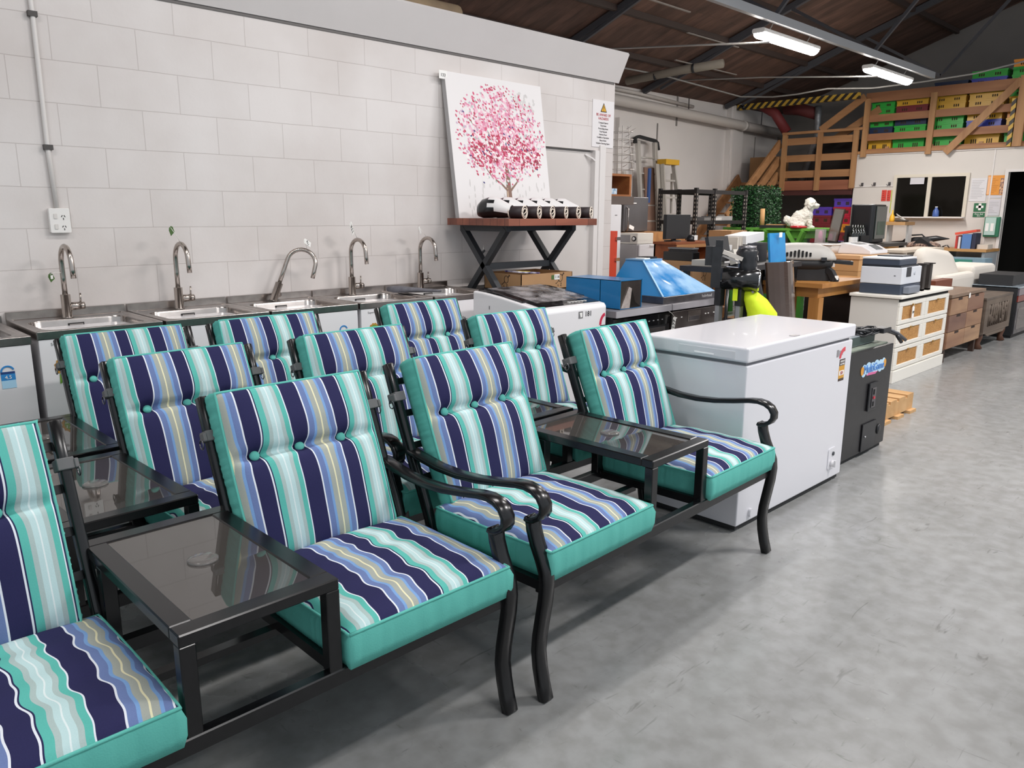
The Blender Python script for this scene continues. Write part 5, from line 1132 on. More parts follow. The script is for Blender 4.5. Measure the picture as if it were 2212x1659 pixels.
t = sheet(-0.64, -0.84, 1.69, 1.732, 'wall_notice', 'narrow white strip notice under the orange poster', 'notice', wp2)
t = sheet(-0.655, -0.84, 1.42, 1.665, 'wall_notice', 'white notice above the green eye wash station', 'notice', wp2); lines(t, -0.67, -0.82, 1.45, 1.64, 7, pg)
fa = M('first_aid_green', '#2c6b48', 0.5)
t = sheet(-0.468, -0.638, 1.478, 1.612, 'first_aid_sign', 'green first aid sign with a white cross on the office wall', 'sign', fa)
MB().box(XW - 0.0045, XW - 0.003, -0.572, -0.534, 1.502, 1.606).box(XW - 0.0045, XW - 0.003, -0.605, -0.500, 1.536, 1.574).build('white_cross', white_card, t)
t = sheet(-0.468, -0.638, 1.395, 1.462, 'first_aid_sign', 'small green first aid text sign below the white cross sign', 'sign', fa); wtext('First Aid', 0.034, -0.553, 1.441, white_card, t); wtext('Box', 0.028, -0.553, 1.414, white_card, t)
t = sheet(0.985, 0.905, 1.655, 1.84, 'warning_card', 'small red warning card on the office wall, left of the two', 'sign', M('card_red', '#d8473c', 0.5)); lines(t, 0.975, 0.92, 1.67, 1.83, 5, M('card_ink', '#5a1f1c', 0.6))
t = sheet(0.895, 0.835, 1.655, 1.835, 'warning_card', 'small red warning card next to the yellow strip', 'sign', M('card_red', '#d8473c', 0.5)); lines(t, 0.885, 0.85, 1.67, 1.82, 5, M('card_ink', '#5a1f1c', 0.6))
t = sheet(0.825, 0.765, 1.46, 1.838, 'yellow_strip', 'tall yellow green strip notice beside the office window', 'notice', M('strip_yellow', '#c3cf3f', 0.5)); MB().box(XW - 0.0045, XW - 0.003, 0.785, 0.805, 1.55, 1.66).build('printed_mark', M('strip_ink', '#4a4a1f', 0.6), t)
t = thing('window_notice', 'white sheet stuck inside the left office window pane', 'notice', (12.738, 0.42, 1.92)); MB().box(12.737, 12.7395, 0.31, 0.53, 1.925, 2.03).build('sheet', wp2, t)
for k, y in enumerate((1.33, 1.12, 0.87)):
    t = thing('coat_hook', ['dark coat hook at the left end of the office rail', 'middle coat hook on the office rail', 'coat hook on the rail next to the window'][k], 'hook', (12.76, y, 1.90), 'coat hooks on the office wall')
    MB().box(12.755, 12.766, y - 0.02, y + 0.02, 1.92, 1.97).build('plate', steel_dark, t)
    for s_ in (-1, 1): MB().tube([(12.76, y, 1.93), (12.73, y + s_ * 0.02, 1.915), (12.715, y + s_ * 0.035, 1.935)], 0.006, 6).build('prong', steel_dark, t)
t = thing('eye_wash_station', 'green eye wash station with two clear bottles on the office wall', 'eye wash station', (12.7, -0.81, 1.08))
MB().rbox(12.70, XW, -0.88, -0.66, 1.09, 1.40, 0.02, axis='z').build('case', M('eyewash_green', '#2f7355', 0.4), t, bevel=0.01); MB().box(12.685, 12.70, -0.83, -0.68, 1.12, 1.39).build('clear_cover', M('clear_cover', '#b9d3cb', 0.1, coat=0.5), t)
for y in (-0.715, -0.785): MB().box(12.682, 12.686, y - 0.022, y + 0.022, 1.18, 1.30).build('bottle_label', white_card, t)
# bench under the window and what lies on it
t = thing('wall_bench', 'long wooden bench shelf under the office window', 'bench', (12.4, 0, 0))
MB().box(12.02, 12.735, -0.92, 1.35, 0.875, 0.915).build('worktop', wood('bench_ply', '#a87b48', '#c2935c', 'y', 7, 0.5), t)
for y in (-0.88, -0.30, 0.5, 1.3): MB().box(12.05, 12.7, y - 0.02, y + 0.02, 0, 0.875).build('leg_panel', M('bench_panel', '#9fa5aa', 0.6), t)
t = thing('drawer_cabinet', 'blue grey cabinet with a green drawer under the wall bench', 'cabinet', (11.8, -0.7, 0))
MB().box(11.55, 11.90, -1.05, 0.1, 0.0, 0.80).build('carcass', M('blue_grey_paint', '#7f9bab', 0.5), t); d = MB().box(11.53, 11.55, -0.88, -0.15, 0.60, 0.78).build('drawer', M('sea_green_paint', '#3f8a7a', 0.5), t); MB().tube([(11.53, -0.46, 0.70), (11.50, -0.50, 0.69), (11.50, -0.54, 0.69), (11.53, -0.58, 0.70)], 0.006, 6).build('handle', chrome, d)
t = thing('leaf_blower', 'black leaf blower lying on the wall bench', 'leaf blower', (12.2, 0.1, 0.915))
MB().tube([(12.2, 0.62, 0.97), (12.2, 0.35, 0.985), (12.2, 0.18, 1.02), (12.2, 0.0, 1.03), (12.2, -0.15, 1.06), (12.2, -0.34, 1.06)], [0.018, 0.03, 0.055, 0.055, 0.045, 0.006], 12).build('barrel', black_plastic, t)
MB().tube([(12.2, 0.36, 1.0), (12.2, 0.24, 1.10), (12.2, 0.07, 1.115), (12.2, 0.02, 1.07)], 0.012, 8).build('handle', black_plastic, t); MB().box(12.16, 12.24, -0.02, 0.05, 0.915, 1.0).build('foot', black_plastic, t)
t = thing('loose_lead', 'tangle of black lead on the wall bench', 'lead', (12.2, -0.2, 0.915)); MB().tube([(12.15 + 0.05 * sin(k * 1.9), -0.10 - 0.013 * k + 0.03 * sin(k * 1.3), 0.925 + 0.018 * (k % 3)) for k in range(22)], 0.006, 6).build('cord', black_plastic, t)
for k, (y, w_, h_, c, lb) in enumerate(((-0.46, 0.03, 0.20, '#b83a34', 'red file box at the left of the files on the bench'), (-0.50, 0.03, 0.18, '#d9d5d5', 'white file box between the red and blue ones'), (-0.60, 0.13, 0.22, '#5a80b8', 'broad blue file box on the wall bench'), (-0.70, 0.05, 0.24, '#2c2f45', 'dark file box by the eye wash station'))):
    t = thing('file_box', lb, 'file box', (12.3, y, 0.915), 'file boxes on the wall bench'); MB().box(12.15, 12.40, y - w_ / 2, y + w_ / 2, 0.915, 0.915 + h_).build('box', M('file_%d' % k, c, 0.5), t)
tag(MB().obox((12.30, -0.56, 1.165), 0.20, 0.30, 0.035, Matrix.Rotation(-0.18, 3, 'X')).build('red_folder', M('folder_red', '#e0563f', 0.5)), 'orange red folder lying across the file boxes', 'folder')
tag(MB().box(12.2, 12.45, -0.89, -0.74, 0.915, 0.985).build('paper_stack', M('paper_pile', '#cfc6bb', 0.7)), 'low pale pile of papers under the eye wash station', 'papers')
t = thing('yellow_bottle', 'yellow squeeze bottle on the small tan shelf by the window', 'bottle', (11.9, 0.42, 1.315)); MB().lathe([(0.035, 1.315), (0.04, 1.34), (0.036, 1.40), (0.014, 1.44), (0.008, 1.50)], (11.9, 0.45, 0), 12).build('bottle', M('bottle_yellow', '#dba526', 0.4), t)
t = thing('blue_bottle', 'blue bottle standing at the right office window pane', 'bottle', (12.72, -0.02, 1.40)); MB().lathe([(0.045, 1.396), (0.05, 1.42), (0.045, 1.49), (0.02, 1.53), (0.02, 1.545)], (12.69, 0.06, 0), 12).build('bottle', M('bottle_blue', '#4a66a8', 0.3), t); MB().lathe([(0.021, 1.545), (0.021, 1.56)], (12.69, 0.06, 0), 10).build('cap', white_card, t)
tag(MB().box(12.63, 12.745, -0.36, 0.8, 1.375, 1.396).build('window_shelf', trim_m), 'narrow cream shelf along the bottom of the office window', 'shelf')
t = thing('small_shelf', 'small tan shelf stand with clutter in front of the office window', 'stand', (11.9, 0.42, 0.915))
MB().box(11.72, 12.15, 0.18, 0.56, 1.265, 1.315).build('top', wood('tan_board', '#a98154', '#bf9667', 'y', 7, 0.6), t)
MB().box(11.96, 12.12, 0.20, 0.235, 0.915, 1.265).build('side', white_paint, t); MB().box(11.96, 12.12, 0.50, 0.535, 0.915, 1.265).build('side', white_paint, t)
t = thing('tool_pile', 'pile of grey hand tools on the tan shelf', 'tools', (11.9, 0.3, 1.315))
for a in (0.3, 1.2, 2.0): MB().sweep([(11.9 - 0.06 * cos(a), 0.30 - 0.09 * sin(a), 1.325), (11.9 + 0.06 * cos(a), 0.30 + 0.09 * sin(a), 1.36 + 0.04 * a)], 0.03, 0.012).build('tool', M('tool_pale', '#bdb9b2', 0.5), t)
MB().ell((11.9, 0.30, 1.33), 0.07, 0.11, 0.02).build('dark_cloth', M('tool_dark', '#3a352f', 0.8), t)

# ================================================================ goods standing between the block wall and the loft
t = thing('wire_rack', 'white wire display rack standing on a wooden cube by the wall end', 'rack', (6.15, 1.5, 1.86))
wr = M('white_wire', '#c9c4bf', 0.4)
q = MB()
for x in (6.03, 6.25):
    for y in (1.38, 1.62): q.tube([(x, y, 1.86), (x + (0.10 if x < 6.1 else -0.1) * 0.6, y + (0.05 if y < 1.5 else -0.05), 2.42)], 0.006, 6)
q.build('upright', wr, t)
for k in range(6):
    z = 1.93 + 0.085 * k; f = 0.0625 * k / 6
    MB().tube([(6.02 + f, 1.37, z), (6.26 - f, 1.37, z), (6.26 - f, 1.63, z), (6.02 + f, 1.63, z), (6.02 + f, 1.37, z)], 0.004, 5).tube([(6.02 + f, 1.36, z + 0.02), (6.0 + f, 1.30, z + 0.035), (5.99 + f, 1.27, z + 0.05)], 0.003, 5).tube([(6.14, 1.36, z), (6.14, 1.28, z + 0.03)], 0.003, 5).build('wire_shelf', wr, t)
t = thing('wooden_cube', 'open wooden cube shelf on top of the fridges by the wall end', 'shelf', (6.3, 1.5, 1.63))
w_or = wood('orange_oak', '#8d5328', '#ad6f3c', 'x', 8, 0.5)
MB().box(5.40, 5.99, 1.20, 1.55, 1.835, 1.86).box(5.40, 5.43, 1.20, 1.55, 1.635, 1.835).box(5.955, 5.99, 1.20, 1.55, 1.635, 1.835).box(5.40, 5.99, 1.20, 1.55, 1.615, 1.635).build('frame', w_or, t)
MB().box(5.43, 5.955, 1.52, 1.54, 1.635, 1.835).build('back_panel', white_paint, t)
tag(MB().box(5.66, 5.78, 1.24, 1.30, 1.635, 1.70).build('small_packet', M('packet_blue', '#5e93bd', 0.5, noise=(30, '#d9e4ea', 0.15))), 'small blue and white packet inside the wooden cube', 'packet')
t = thing('tall_fridge', 'white fridge door edge seen beside the end of the block wall', 'fridge', (5.75, 1.4, 0)); MB().box(5.20, 5.70, 1.10, 1.80, 0.03, 1.52).build('body', white_enamel, t, bevel=0.01); MB().box(5.23, 5.67, 1.13, 1.77, 0, 0.03).build('base', black_matt, t); MB().box(5.58, 5.62, 1.098, 1.10, 1.40, 1.41).build('hinge_mark', ink_grey, t)
tag(MB().box(5.22, 5.98, 1.15, 1.75, 1.522, 1.613).build('board_stack', M('brown_grey_board', '#5a4e48', 0.7)), 'dark flat board bridging the fridges under the wooden cube', 'board')
t = thing('storage_unit', 'brown wooden shelving unit carrying the silver fridge', 'shelving unit', (6.7, 1.55, 0)); ou = wood('oak_unit', '#8d5f38', '#b5814f', 'y', 7, 0.5)
hx0, hx1, hy0, hy1 = 6.37, 7.35, 1.32, 2.15
MB().box(hx0, hx1, hy0, hy1, 1.165, 1.195).box(hx0, hx1, hy0, hy0 + 0.03, 0, 1.165).box(hx0, hx1, hy1 - 0.03, hy1, 0, 1.165).box(hx1 - 0.02, hx1, hy0, hy1, 0, 1.165).box(hx0, hx1, hy0 + 0.03, hy1 - 0.03, 0.98, 1.0).box(hx0, hx1, hy0 + 0.03, hy1 - 0.03, 0.55, 0.57).box(hx0, hx1, 1.70, 1.725, 0.57, 1.165).build('carcass', ou, t)
t = thing('silver_fridge', 'silver grey mini fridge with a long handle standing on the brown unit', 'fridge', (6.8, 1.8, 1.195))
sfm = M('silver_fridge_front', '#7c7a7c', 0.35, 0.7, noise=(4, '#757375')); fx0, fx1, fy0, fy1 = 6.41, 6.91, 1.62, 2.0
MB().box(fx0, fx1, fy0 + 0.04, fy1, 1.197, 1.625).build('body', M('fridge_side_dark', '#4b4746', 0.5), t, bevel=0.004); d = MB().box(fx0 + 0.004, fx1, fy0, fy0 + 0.036, 1.205, 1.625).build('door', sfm, t, bevel=0.006)
MB().tube([(fx0 + 0.05, fy0, 1.50), (fx0 + 0.05, fy0 - 0.03, 1.48), (fx0 + 0.05, fy0 - 0.03, 1.23), (fx0 + 0.05, fy0, 1.21)], 0.009, 8).build('door_handle', steel, d); MB().box(fx0 + 0.17, fx0 + 0.25, fy0 - 0.001, fy0, 1.545, 1.555).build('badge', white_card, d)
lot_tag((6.53, 1.585, 1.255), ((0.95, 0, -0.3), (0.3, 0, 0.95)), 0.10, 0.045, 'white tag hanging at the foot of the silver fridge handle')
t = thing('microwave', 'white countertop oven with a round knob beside the silver fridge', 'microwave', (6.45, 1.3, 1.09)) ; mz = 1.083
MB().box(5.86, 6.16, 0.985, 1.265, mz, 1.205).build('case', M('ivory_case', '#d9d4cb', 0.45), t, bevel=0.006)
MB().box(5.856, 5.862, 1.09, 1.25, mz + 0.02, mz + 0.10).build('window', M('grey_window', '#8f8c8d', 0.3), t); MB().cyl((5.862, 1.03, mz + 0.06), (5.845, 1.03, mz + 0.06), 0.028).build('knob', black_plastic, t); MB().cyl((5.848, 1.03, mz + 0.06), (5.84, 1.03, mz + 0.06), 0.018).build('knob_face', white_paint, t)
t = thing('lying_fridge', 'white bar fridge with a grey side under the countertop oven', 'fridge', (6.1, 1.3, 0.6)); 
MB().box(5.84, 6.32, 0.975, 1.28, 0.60, 1.08).build('body', M('grey_fridge_side', '#a5a2a3', 0.45), t, bevel=0.006); d = MB().box(5.86, 6.33, 0.952, 0.973, 0.61, 1.078).build('door', white_enamel, t, bevel=0.004); MB().box(6.05, 6.15, 0.945, 0.953, 1.055, 1.072).build('door_handle', trim_m, d)
t = thing('support_table', 'plain table under the lying bar fridge', 'table', (6.1, 1.3, 0)); MB().box(5.78, 6.34, 0.92, 1.30, 0.56, 0.60).build('top', ou, t)
for x in (5.82, 6.29):
    for y in (0.96, 1.26): MB().box(x - 0.02, x + 0.02, y - 0.02, y + 0.02, 0, 0.56).build('leg', ou, t)
t = thing('orange_cabinet', 'orange red metal cabinet with chrome hinges at the end of the block wall', 'cabinet', (4.3, 0.3, 0)); MB().box(4.20, 4.405, 0.13, 0.5, 0.0, 1.265).build('body', M('orange_red_enamel', '#c8452f', 0.4), t, bevel=0.004)
MB().box(4.405, 4.42, 0.15, 0.47, 0.05, 1.22).build('door_edge', black_matt, t)
for z in (1.18, 0.99): MB().box(4.37, 4.425, 0.11, 0.13, z, z + 0.03).build('hinge', chrome, t)
# cartons and small goods right behind the range hood
t = thing('cardboard_box', 'large brown cardboard box with a drawing behind the range hood', 'box', (4.6, -0.55, 0.60))
MB().box(4.37, 4.69, -0.72, -0.40, 0.60, 1.025).build('carton', carton_m, t, bevel=0.004); MB().box(4.50, 4.56, -0.722, -0.72, 0.93, 1.02).build('tape', carton_l, t); doodle(t, 0.57, 0.95, 0.06, x=4.3695); doodle(t, 4.56, 0.92, 0.05, y=-0.7205)
MB().box(4.59, 4.64, -0.7235, -0.7215, 0.975, 1.01).build('lot_label', white_card, t)
t = thing('low_table', 'low wooden table under the large cardboard box', 'table', (4.6, -0.5, 0)); MB().box(4.36, 4.92, -0.76, -0.14, 0.56, 0.60).build('top', ou, t)
for x in (4.4, 4.88):
    for y in (-0.72, -0.18): MB().box(x - 0.02, x + 0.02, y - 0.02, y + 0.02, 0, 0.56).build('leg', ou, t)
t = thing('black_drawer_unit', 'black box unit with a glass lidded tray on the large cardboard box', 'box unit', (4.6, -0.5, 1.025)); MB().box(4.37, 4.47, -0.715, -0.41, 1.027, 1.10).build('case', M('black_gloss_case', '#0f0f10', 0.15, coat=0.3), t, bevel=0.003); MB().box(4.375, 4.465, -0.70, -0.46, 1.10, 1.118).build('tray', black_plastic, t); MB().box(4.372, 4.468, -0.705, -0.455, 1.125, 1.137).build('glass_lid', M('grey_glass_lid', '#6f7072', 0.08, coat=0.5), t); MB().box(4.38, 4.46, -0.69, -0.47, 1.117, 1.126).build('spacer', black_plastic, t)
t = thing('wooden_cabinet', 'orange brown wooden cabinet with two open compartments', 'cabinet', (5.9, 0.5, 0)); cab_m = wood('cherry_wood', '#7c3f22', '#9c5a34', 'x', 8, 0.45); cab_l = wood('light_cherry_frame', '#9c6a40', '#bd8a58', 'x', 8, 0.45)
cx0, cx1, cy0, cy1 = 5.50, 6.16, 0.22, 0.50
MB().box(cx0 - 0.02, cx1 + 0.02, cy0 - 0.01, cy1, 1.11, 1.135).build('top', cab_m, t); MB().box(cx0, cx0 + 0.02, cy0, cy1, 0, 1.11).box(cx1 - 0.02, cx1, cy0, cy1, 0, 1.11).box(cx0, cx1, cy1 - 0.02, cy1, 0, 1.11).box(cx0 + 0.30, cx0 + 0.32, cy0 + 0.01, cy1, 0.8, 1.11).box(cx0, cx1, cy0, cy1, 0.78, 0.80).build('carcass', cab_m, t)
f_ = MB()
for a_ in (cx0, cx0 + 0.31): f_.box(a_, a_ + 0.31, cy0 - 0.008, cy0, 1.075, 1.11).box(a_, a_ + 0.31, cy0 - 0.008, cy0, 0.80, 0.83).box(a_, a_ + 0.025, cy0 - 0.008, cy0, 0.83, 1.075).box(a_ + 0.285, a_ + 0.31, cy0 - 0.008, cy0, 0.83, 1.075)
f_.build('front_frame', cab_l, t)
t = thing('monitor', 'dark blank computer monitor with its back to the wooden cabinet', 'monitor', (5.55, 0.32, 1.135)); MB().box(5.50, 5.94, 0.35, 0.395, 1.16, 1.415).build('screen', M('blank_monitor_back', '#26282b', 0.5), t, bevel=0.004); MB().box(5.69, 5.75, 0.395, 0.42, 1.14, 1.30).build('stand', black_plastic, t); MB().cyl((5.72, 0.42, 1.136), (5.72, 0.42, 1.146), 0.09, 20).build('base', black_plastic, t)
t = thing('desk_gadget', 'black speaker sized gadget with a tag below the blank monitor', 'gadget', (5.75, 0.3, 1.135)); MB().lathe([(0.045, 1.136), (0.05, 1.16), (0.03, 1.20), (0.01, 1.205)], (5.86, 0.28, 0), 14).build('body', black_plastic, t); MB().box(5.84, 5.90, 0.225, 0.229, 1.15, 1.20).build('tag', white_card, t)
# stand behind the machine: small office goods
t = thing('goods_table', 'dark table full of small office goods behind the hi vis jacket', 'table', (4.6, -1.1, 0)); MB().box(3.78, 5.05, -1.36, -0.98, 0.99, 1.03).build('top', M('dark_table_top', '#2d2a2b', 0.6), t)
for x in (3.82, 5.0):
    for y in (-1.32, -1.02): MB().box(x - 0.02, x + 0.02, y - 0.02, y + 0.02, 0, 0.99).build('leg', black_metal, t)
t = thing('tablet_stand', 'dark slanted screen on a pale base behind the black machine', 'screen', (4.1, -1.14, 1.03)); MB().obox((3.93, -1.22, 1.16), 0.28, 0.03, 0.19, Matrix.Rotation(-0.25, 3, 'X')).build('screen', M('dark_grey_screen', '#2b2b2d', 0.4), t); MB().box(3.85, 4.03, -1.22, -1.04, 1.03, 1.075).build('base', M('beige_plastic', '#c5c0b6', 0.5), t)
t = thing('card_terminal', 'small pale payment keypad in front of the slanted screen', 'keypad', (4.15, -1.25, 1.03)); MB().obox((4.03, -1.31, 1.10), 0.10, 0.05, 0.11, Matrix.Rotation(-0.3, 3, 'X')).build('case', M('beige_plastic', '#c5c0b6', 0.5), t); MB().box(3.99, 4.07, -1.35, -1.28, 1.03, 1.05).build('foot', black_plastic, t)
t = thing('white_box', 'narrow white carton standing next to the slanted screen', 'box', (4.36, -1.0, 1.03)); MB().box(4.32, 4.42, -1.05, -0.90, 1.03, 1.175).build('carton', M('white_carton', '#c9c6c4', 0.6), t)
for k in range(4): tag(MB().box(4.47 + 0.022 * k, 4.487 + 0.022 * k, -1.07, -0.88, 1.03, 1.235).build('folder', M('cream_folder_%d' % (k % 2), ['#cfc6ba', '#b9b1a6'][k % 2], 0.6)), ['pale folder nearest the narrow white carton', 'second pale folder from the narrow white carton', 'third pale folder from the narrow white carton', 'pale folder farthest from the narrow white carton'][k], 'folder', 'pale folders on the goods table')
tag(MB().obox((4.70, -1.0, 1.225), 0.30, 0.20, 0.07, Matrix.Rotation(-0.1, 3, 'Y')).build('white_box', M('white_carton2', '#e0dedd', 0.5)), 'long white carton lying on top of the dark speaker box', 'box')
tag(MB().box(4.58, 4.92, -1.10, -0.90, 1.03, 1.185).build('speaker_box', M('dark_grey_case', '#38383c', 0.5)), 'dark grey speaker box under the long white carton', 'speaker')
t = thing('blue_board', 'blue glossy board leaning at the end of the goods table', 'board', (4.78, -1.24, 1.03)); MB().obox((4.80, -1.25, 1.145), 0.27, 0.018, 0.25, Matrix.Rotation(-0.12, 3, 'X')).build('board', M('blue_gloss_board', '#1f74b8', 0.2, noise=(4, '#2f9ad2')), t); MB().obox((4.80, -1.275, 1.255), 0.05, 0.004, 0.04).build('clip_tag', white_card, t)
tag(MB().box(6.80, 7.15, 0.35, 0.65, 1.0, 1.235).build('cardboard_box', carton_m), 'brown cardboard box in front of the black shelving, tag on it', 'box')
t = thing('stock_table', 'dark table under the cardboard box by the black shelving', 'table', (7.0, 0.5, 0)); MB().box(6.55, 7.4, 0.2, 0.9, 0.96, 1.0).build('top', ou, t)
for x in (6.6, 7.35):
    for y in (0.25, 0.85): MB().box(x - 0.02, x + 0.02, y - 0.02, y + 0.02, 0, 0.96).build('leg', ou, t)
tag(MB().rbox(6.62, 6.98, 0.22, 0.34, 1.0, 1.06, 0.05, axis='z').build('plastic_tray', white_paint), 'white plastic tray lying before the cardboard box', 'tray')
# black boltless shelving and ladders by the back wall
t = thing('steel_shelving', 'black boltless steel shelving in front of the ladders', 'shelving', (8.0, 1.6, 0)); bs = M('black_shelf_steel', '#1b1819', 0.5)
X0, X1, Y0, Y1 = 7.42, 8.66, 1.25, 1.80
for x in (X0 + 0.0, 7.86, X1):
    for y in (Y0, Y1):
        p_ = MB().box(x - 0.022, x + 0.022, y - 0.022, y + 0.022, 0, 1.75).build('upright', bs, t)
        h_ = MB()
        for k in range(28): h_.box(x - 0.010, x + 0.004, y - 0.0235, y - 0.022, 0.25 + 0.052 * k, 0.275 + 0.052 * k).box(x - 0.0235, x - 0.022, y - 0.008, y + 0.008, 0.25 + 0.052 * k, 0.275 + 0.052 * k)
        h_.build('slot_holes', M('slot_light', '#8d857c', 0.7), p_)['kind'] = 'stuff'
for z in (1.68, 1.29, 0.85, 0.40): MB().box(X0, X1, Y0, Y1, z + 0.035, z + 0.045).box(X0, X1, Y0 - 0.015, Y0, z, z + 0.05).box(X0, X1, Y1, Y1 + 0.015, z, z + 0.05).box(X0 - 0.015, X0, Y0, Y1, z, z + 0.05).build('shelf', bs, t)
for x in (X1 + 0.5,):
    for y in (): pass
for k, (x, y, w_, h_, c, lb) in enumerate(((7.46, 1.45, 0.34, 0.05, '#3d3a3a', 'flat dark tray on the middle shelf of the black shelving'), (7.85, 1.4, 0.30, 0.04, '#b8b4b0', 'pale flat panel on the middle shelf next to the upright'), (8.20, 1.5, 0.40, 0.06, '#9a9693', 'grey flat box on the middle shelf at right'))):
    tag(MB().box(x, x + w_, y - 0.1, y + 0.15, 1.335, 1.335 + h_).build('flat_box', M('flat_%d' % k, c, 0.5)), lb, 'box', 'flat boxes on the black shelving')
al = M('ladder_aluminium', '#c4bfb8', 0.4, 0.3)
t = thing('extension_ladder', 'tall aluminium ladder with a black curved top leaning on the back wall', 'ladder', (9.6, 3.6, 0))
for x in (9.40, 9.44, 9.92, 9.88): MB().sweep([(x, 3.40 if x in (9.40, 9.92) else 3.45, 0), (x, 3.72, 2.60)], 0.035, 0.06, (1, 0, 0)).build('rail', al, t)
for k in range(9): MB().cyl((9.40, 3.42 + 0.3 * (k + 1) / 10, 0.26 * (k + 1)), (9.92, 3.42 + 0.3 * (k + 1) / 10, 0.26 * (k + 1)), 0.014, 8).build('rung', al, t)
MB().sweep([(9.33, 3.70, 2.56), (9.35, 3.72, 2.645), (9.45, 3.72, 2.67), (9.90, 3.72, 2.63), (9.97, 3.72, 2.60), (9.98, 3.70, 2.48)], 0.05, 0.05, (0, 1, 0)).build('top_handle', black_matt, t); MB().box(9.37, 9.425, 3.42, 3.45, 1.6, 2.15).build('blue_label', M('ladder_blue', '#2f4f88', 0.5), t)
tag(MB().sweep([(9.66, 3.45, 0.0), (9.68, 3.66, 2.18)], 0.28, 0.02, (1, 0, 0)).build('brown_board', M('rusty_brown_board', '#77584a', 0.7, noise=(3, '#8d6f5e'))), 'rusty brown board leaning between the two ladders', 'board')
t = thing('step_ladder', 'folded aluminium step ladder with a yellow cap', 'ladder', (10.1, 3.4, 0))
for a, b in ((9.80, 9.84), (10.42, 10.16)): MB().sweep([(a, 3.2, 0), (b, 3.5, 2.24)], 0.07, 0.03, (0, 1, 0)).build('rail', al, t)
MB().sweep([(9.76, 3.26, 0), (9.80, 3.56, 2.24)], 0.16, 0.03, (1, 0, 0)).build('side_channel', M('ladder_side', '#b3aca3', 0.45, 0.3), t)
for k in range(7): MB().box(9.84, 10.40 - 0.034 * k, 3.25 + 0.035 * k, 3.33 + 0.035 * k, 0.28 * (k + 1), 0.28 * (k + 1) + 0.03).build('step', al, t)
for x in (9.95, 10.22): MB().sweep([(x, 3.5, 0), (x - 0.02, 3.55, 2.1)], 0.03, 0.03, (1, 0, 0)).build('rear_rail', al, t)
MB().box(9.83, 10.22, 3.42, 3.60, 2.235, 2.32).build('cap', M('ladder_yellow', '#d8a62f', 0.5), t)
for k, (x, h_) in enumerate(((9.15, 1.9), (9.05, 2.1))): tag(MB().sweep([(x, 3.3, 0), (x + 0.03, 3.72, h_)], 0.07, 0.04, (1, 0, 0)).build('metal_length', al), ['shorter pale metal length leaning left of the tall ladder', 'longer pale metal length leaning left of the tall ladder'][k], 'metal length')
# green artificial hedge and the green table
def hedge(c0, c1, n, m1, label):
    r = random.Random(4); t = thing('hedge_panel', label, 'artificial hedge', ((c0[0] + c1[0]) / 2, (c0[1] + c1[1]) / 2, c0[2]))
    MB().box(c0[0] + .02, c1[0] - .02, c0[1] + .02, c1[1] - .02, c0[2], c1[2] - .02).build('core', M('hedge_core', '#0f2012', 0.9), t)
    lv = MB()
    for k in range(n):
        f = r.random(); x = r.uniform(c0[0], c1[0]); y = r.uniform(c0[1], c1[1]); z = r.uniform(c0[2], c1[2])
        if f < 0.42: y = c0[1] + r.uniform(-.015, .02); nn = Vector((0, -1, 0))
        elif f < 0.72: x = c0[0] + r.uniform(-.015, .02); nn = Vector((-1, 0, 0))
        elif f < 0.86: z = c1[2] + r.uniform(-.02, .02); nn = Vector((0, 0, 1))
        else: x = c1[0]; nn = Vector((1, 0, 0))
        d = Vector((r.gauss(0, 1), r.gauss(0, 1), r.gauss(0, 1))); d = (d + nn * 0.7).normalized(); s_ = d.cross(nn + Vector((.1, .2, .3))).normalized(); p = Vector((x, y, z)); L_ = r.uniform(.022, .04); w_ = L_ * 0.32
        lv.mat(r.randrange(3)).add([p, p + d * L_ * .5 + s_ * w_, p + d * L_, p + d * L_ * .5 - s_ * w_], [(0, 1, 2, 3)])
    lv.build('leaves', [M('hedge_leaf_%d' % i, c, 0.5) for i, c in enumerate(('#1c4422', '#28592c', '#143318'))], t)['kind'] = 'stuff'
hedge((9.10, 1.34, 1.235), (9.86, 1.72, 1.80), 4200, None, 'dark green artificial hedge block standing on the green table')
t = thing('picnic_table', 'bright green plastic table carrying the hedge block and the toy dog', 'table', (9.4, 1.1, 0)); gp = M('green_plastic', '#62a23c', 0.5, noise=(5, '#579136'))
MB().box(8.95, 9.95, 0.42, 1.75, 1.20, 1.235).build('tabletop', gp, t, bevel=0.005); MB().box(9.0, 9.9, 0.5, 1.7, 1.10, 1.20).build('apron', gp, t)
for x in (9.05, 9.8):
    for y in (0.55, 1.1, 1.65): MB().sweep([(x, y, 1.12), (x - 0.03, y - 0.05, 0.0)], 0.10, 0.06).build('leg', M('green_plastic_dark', '#2f6e1c', 0.5), t)
for y in (0.75, 1.3): MB().sweep([(8.97, y, 1.20), (9.0, y - 0.12, 1.0)], 0.08, 0.05).sweep([(8.97, y - 0.24, 1.20), (9.0, y - 0.14, 1.0)], 0.08, 0.05).build('brace', gp, t)
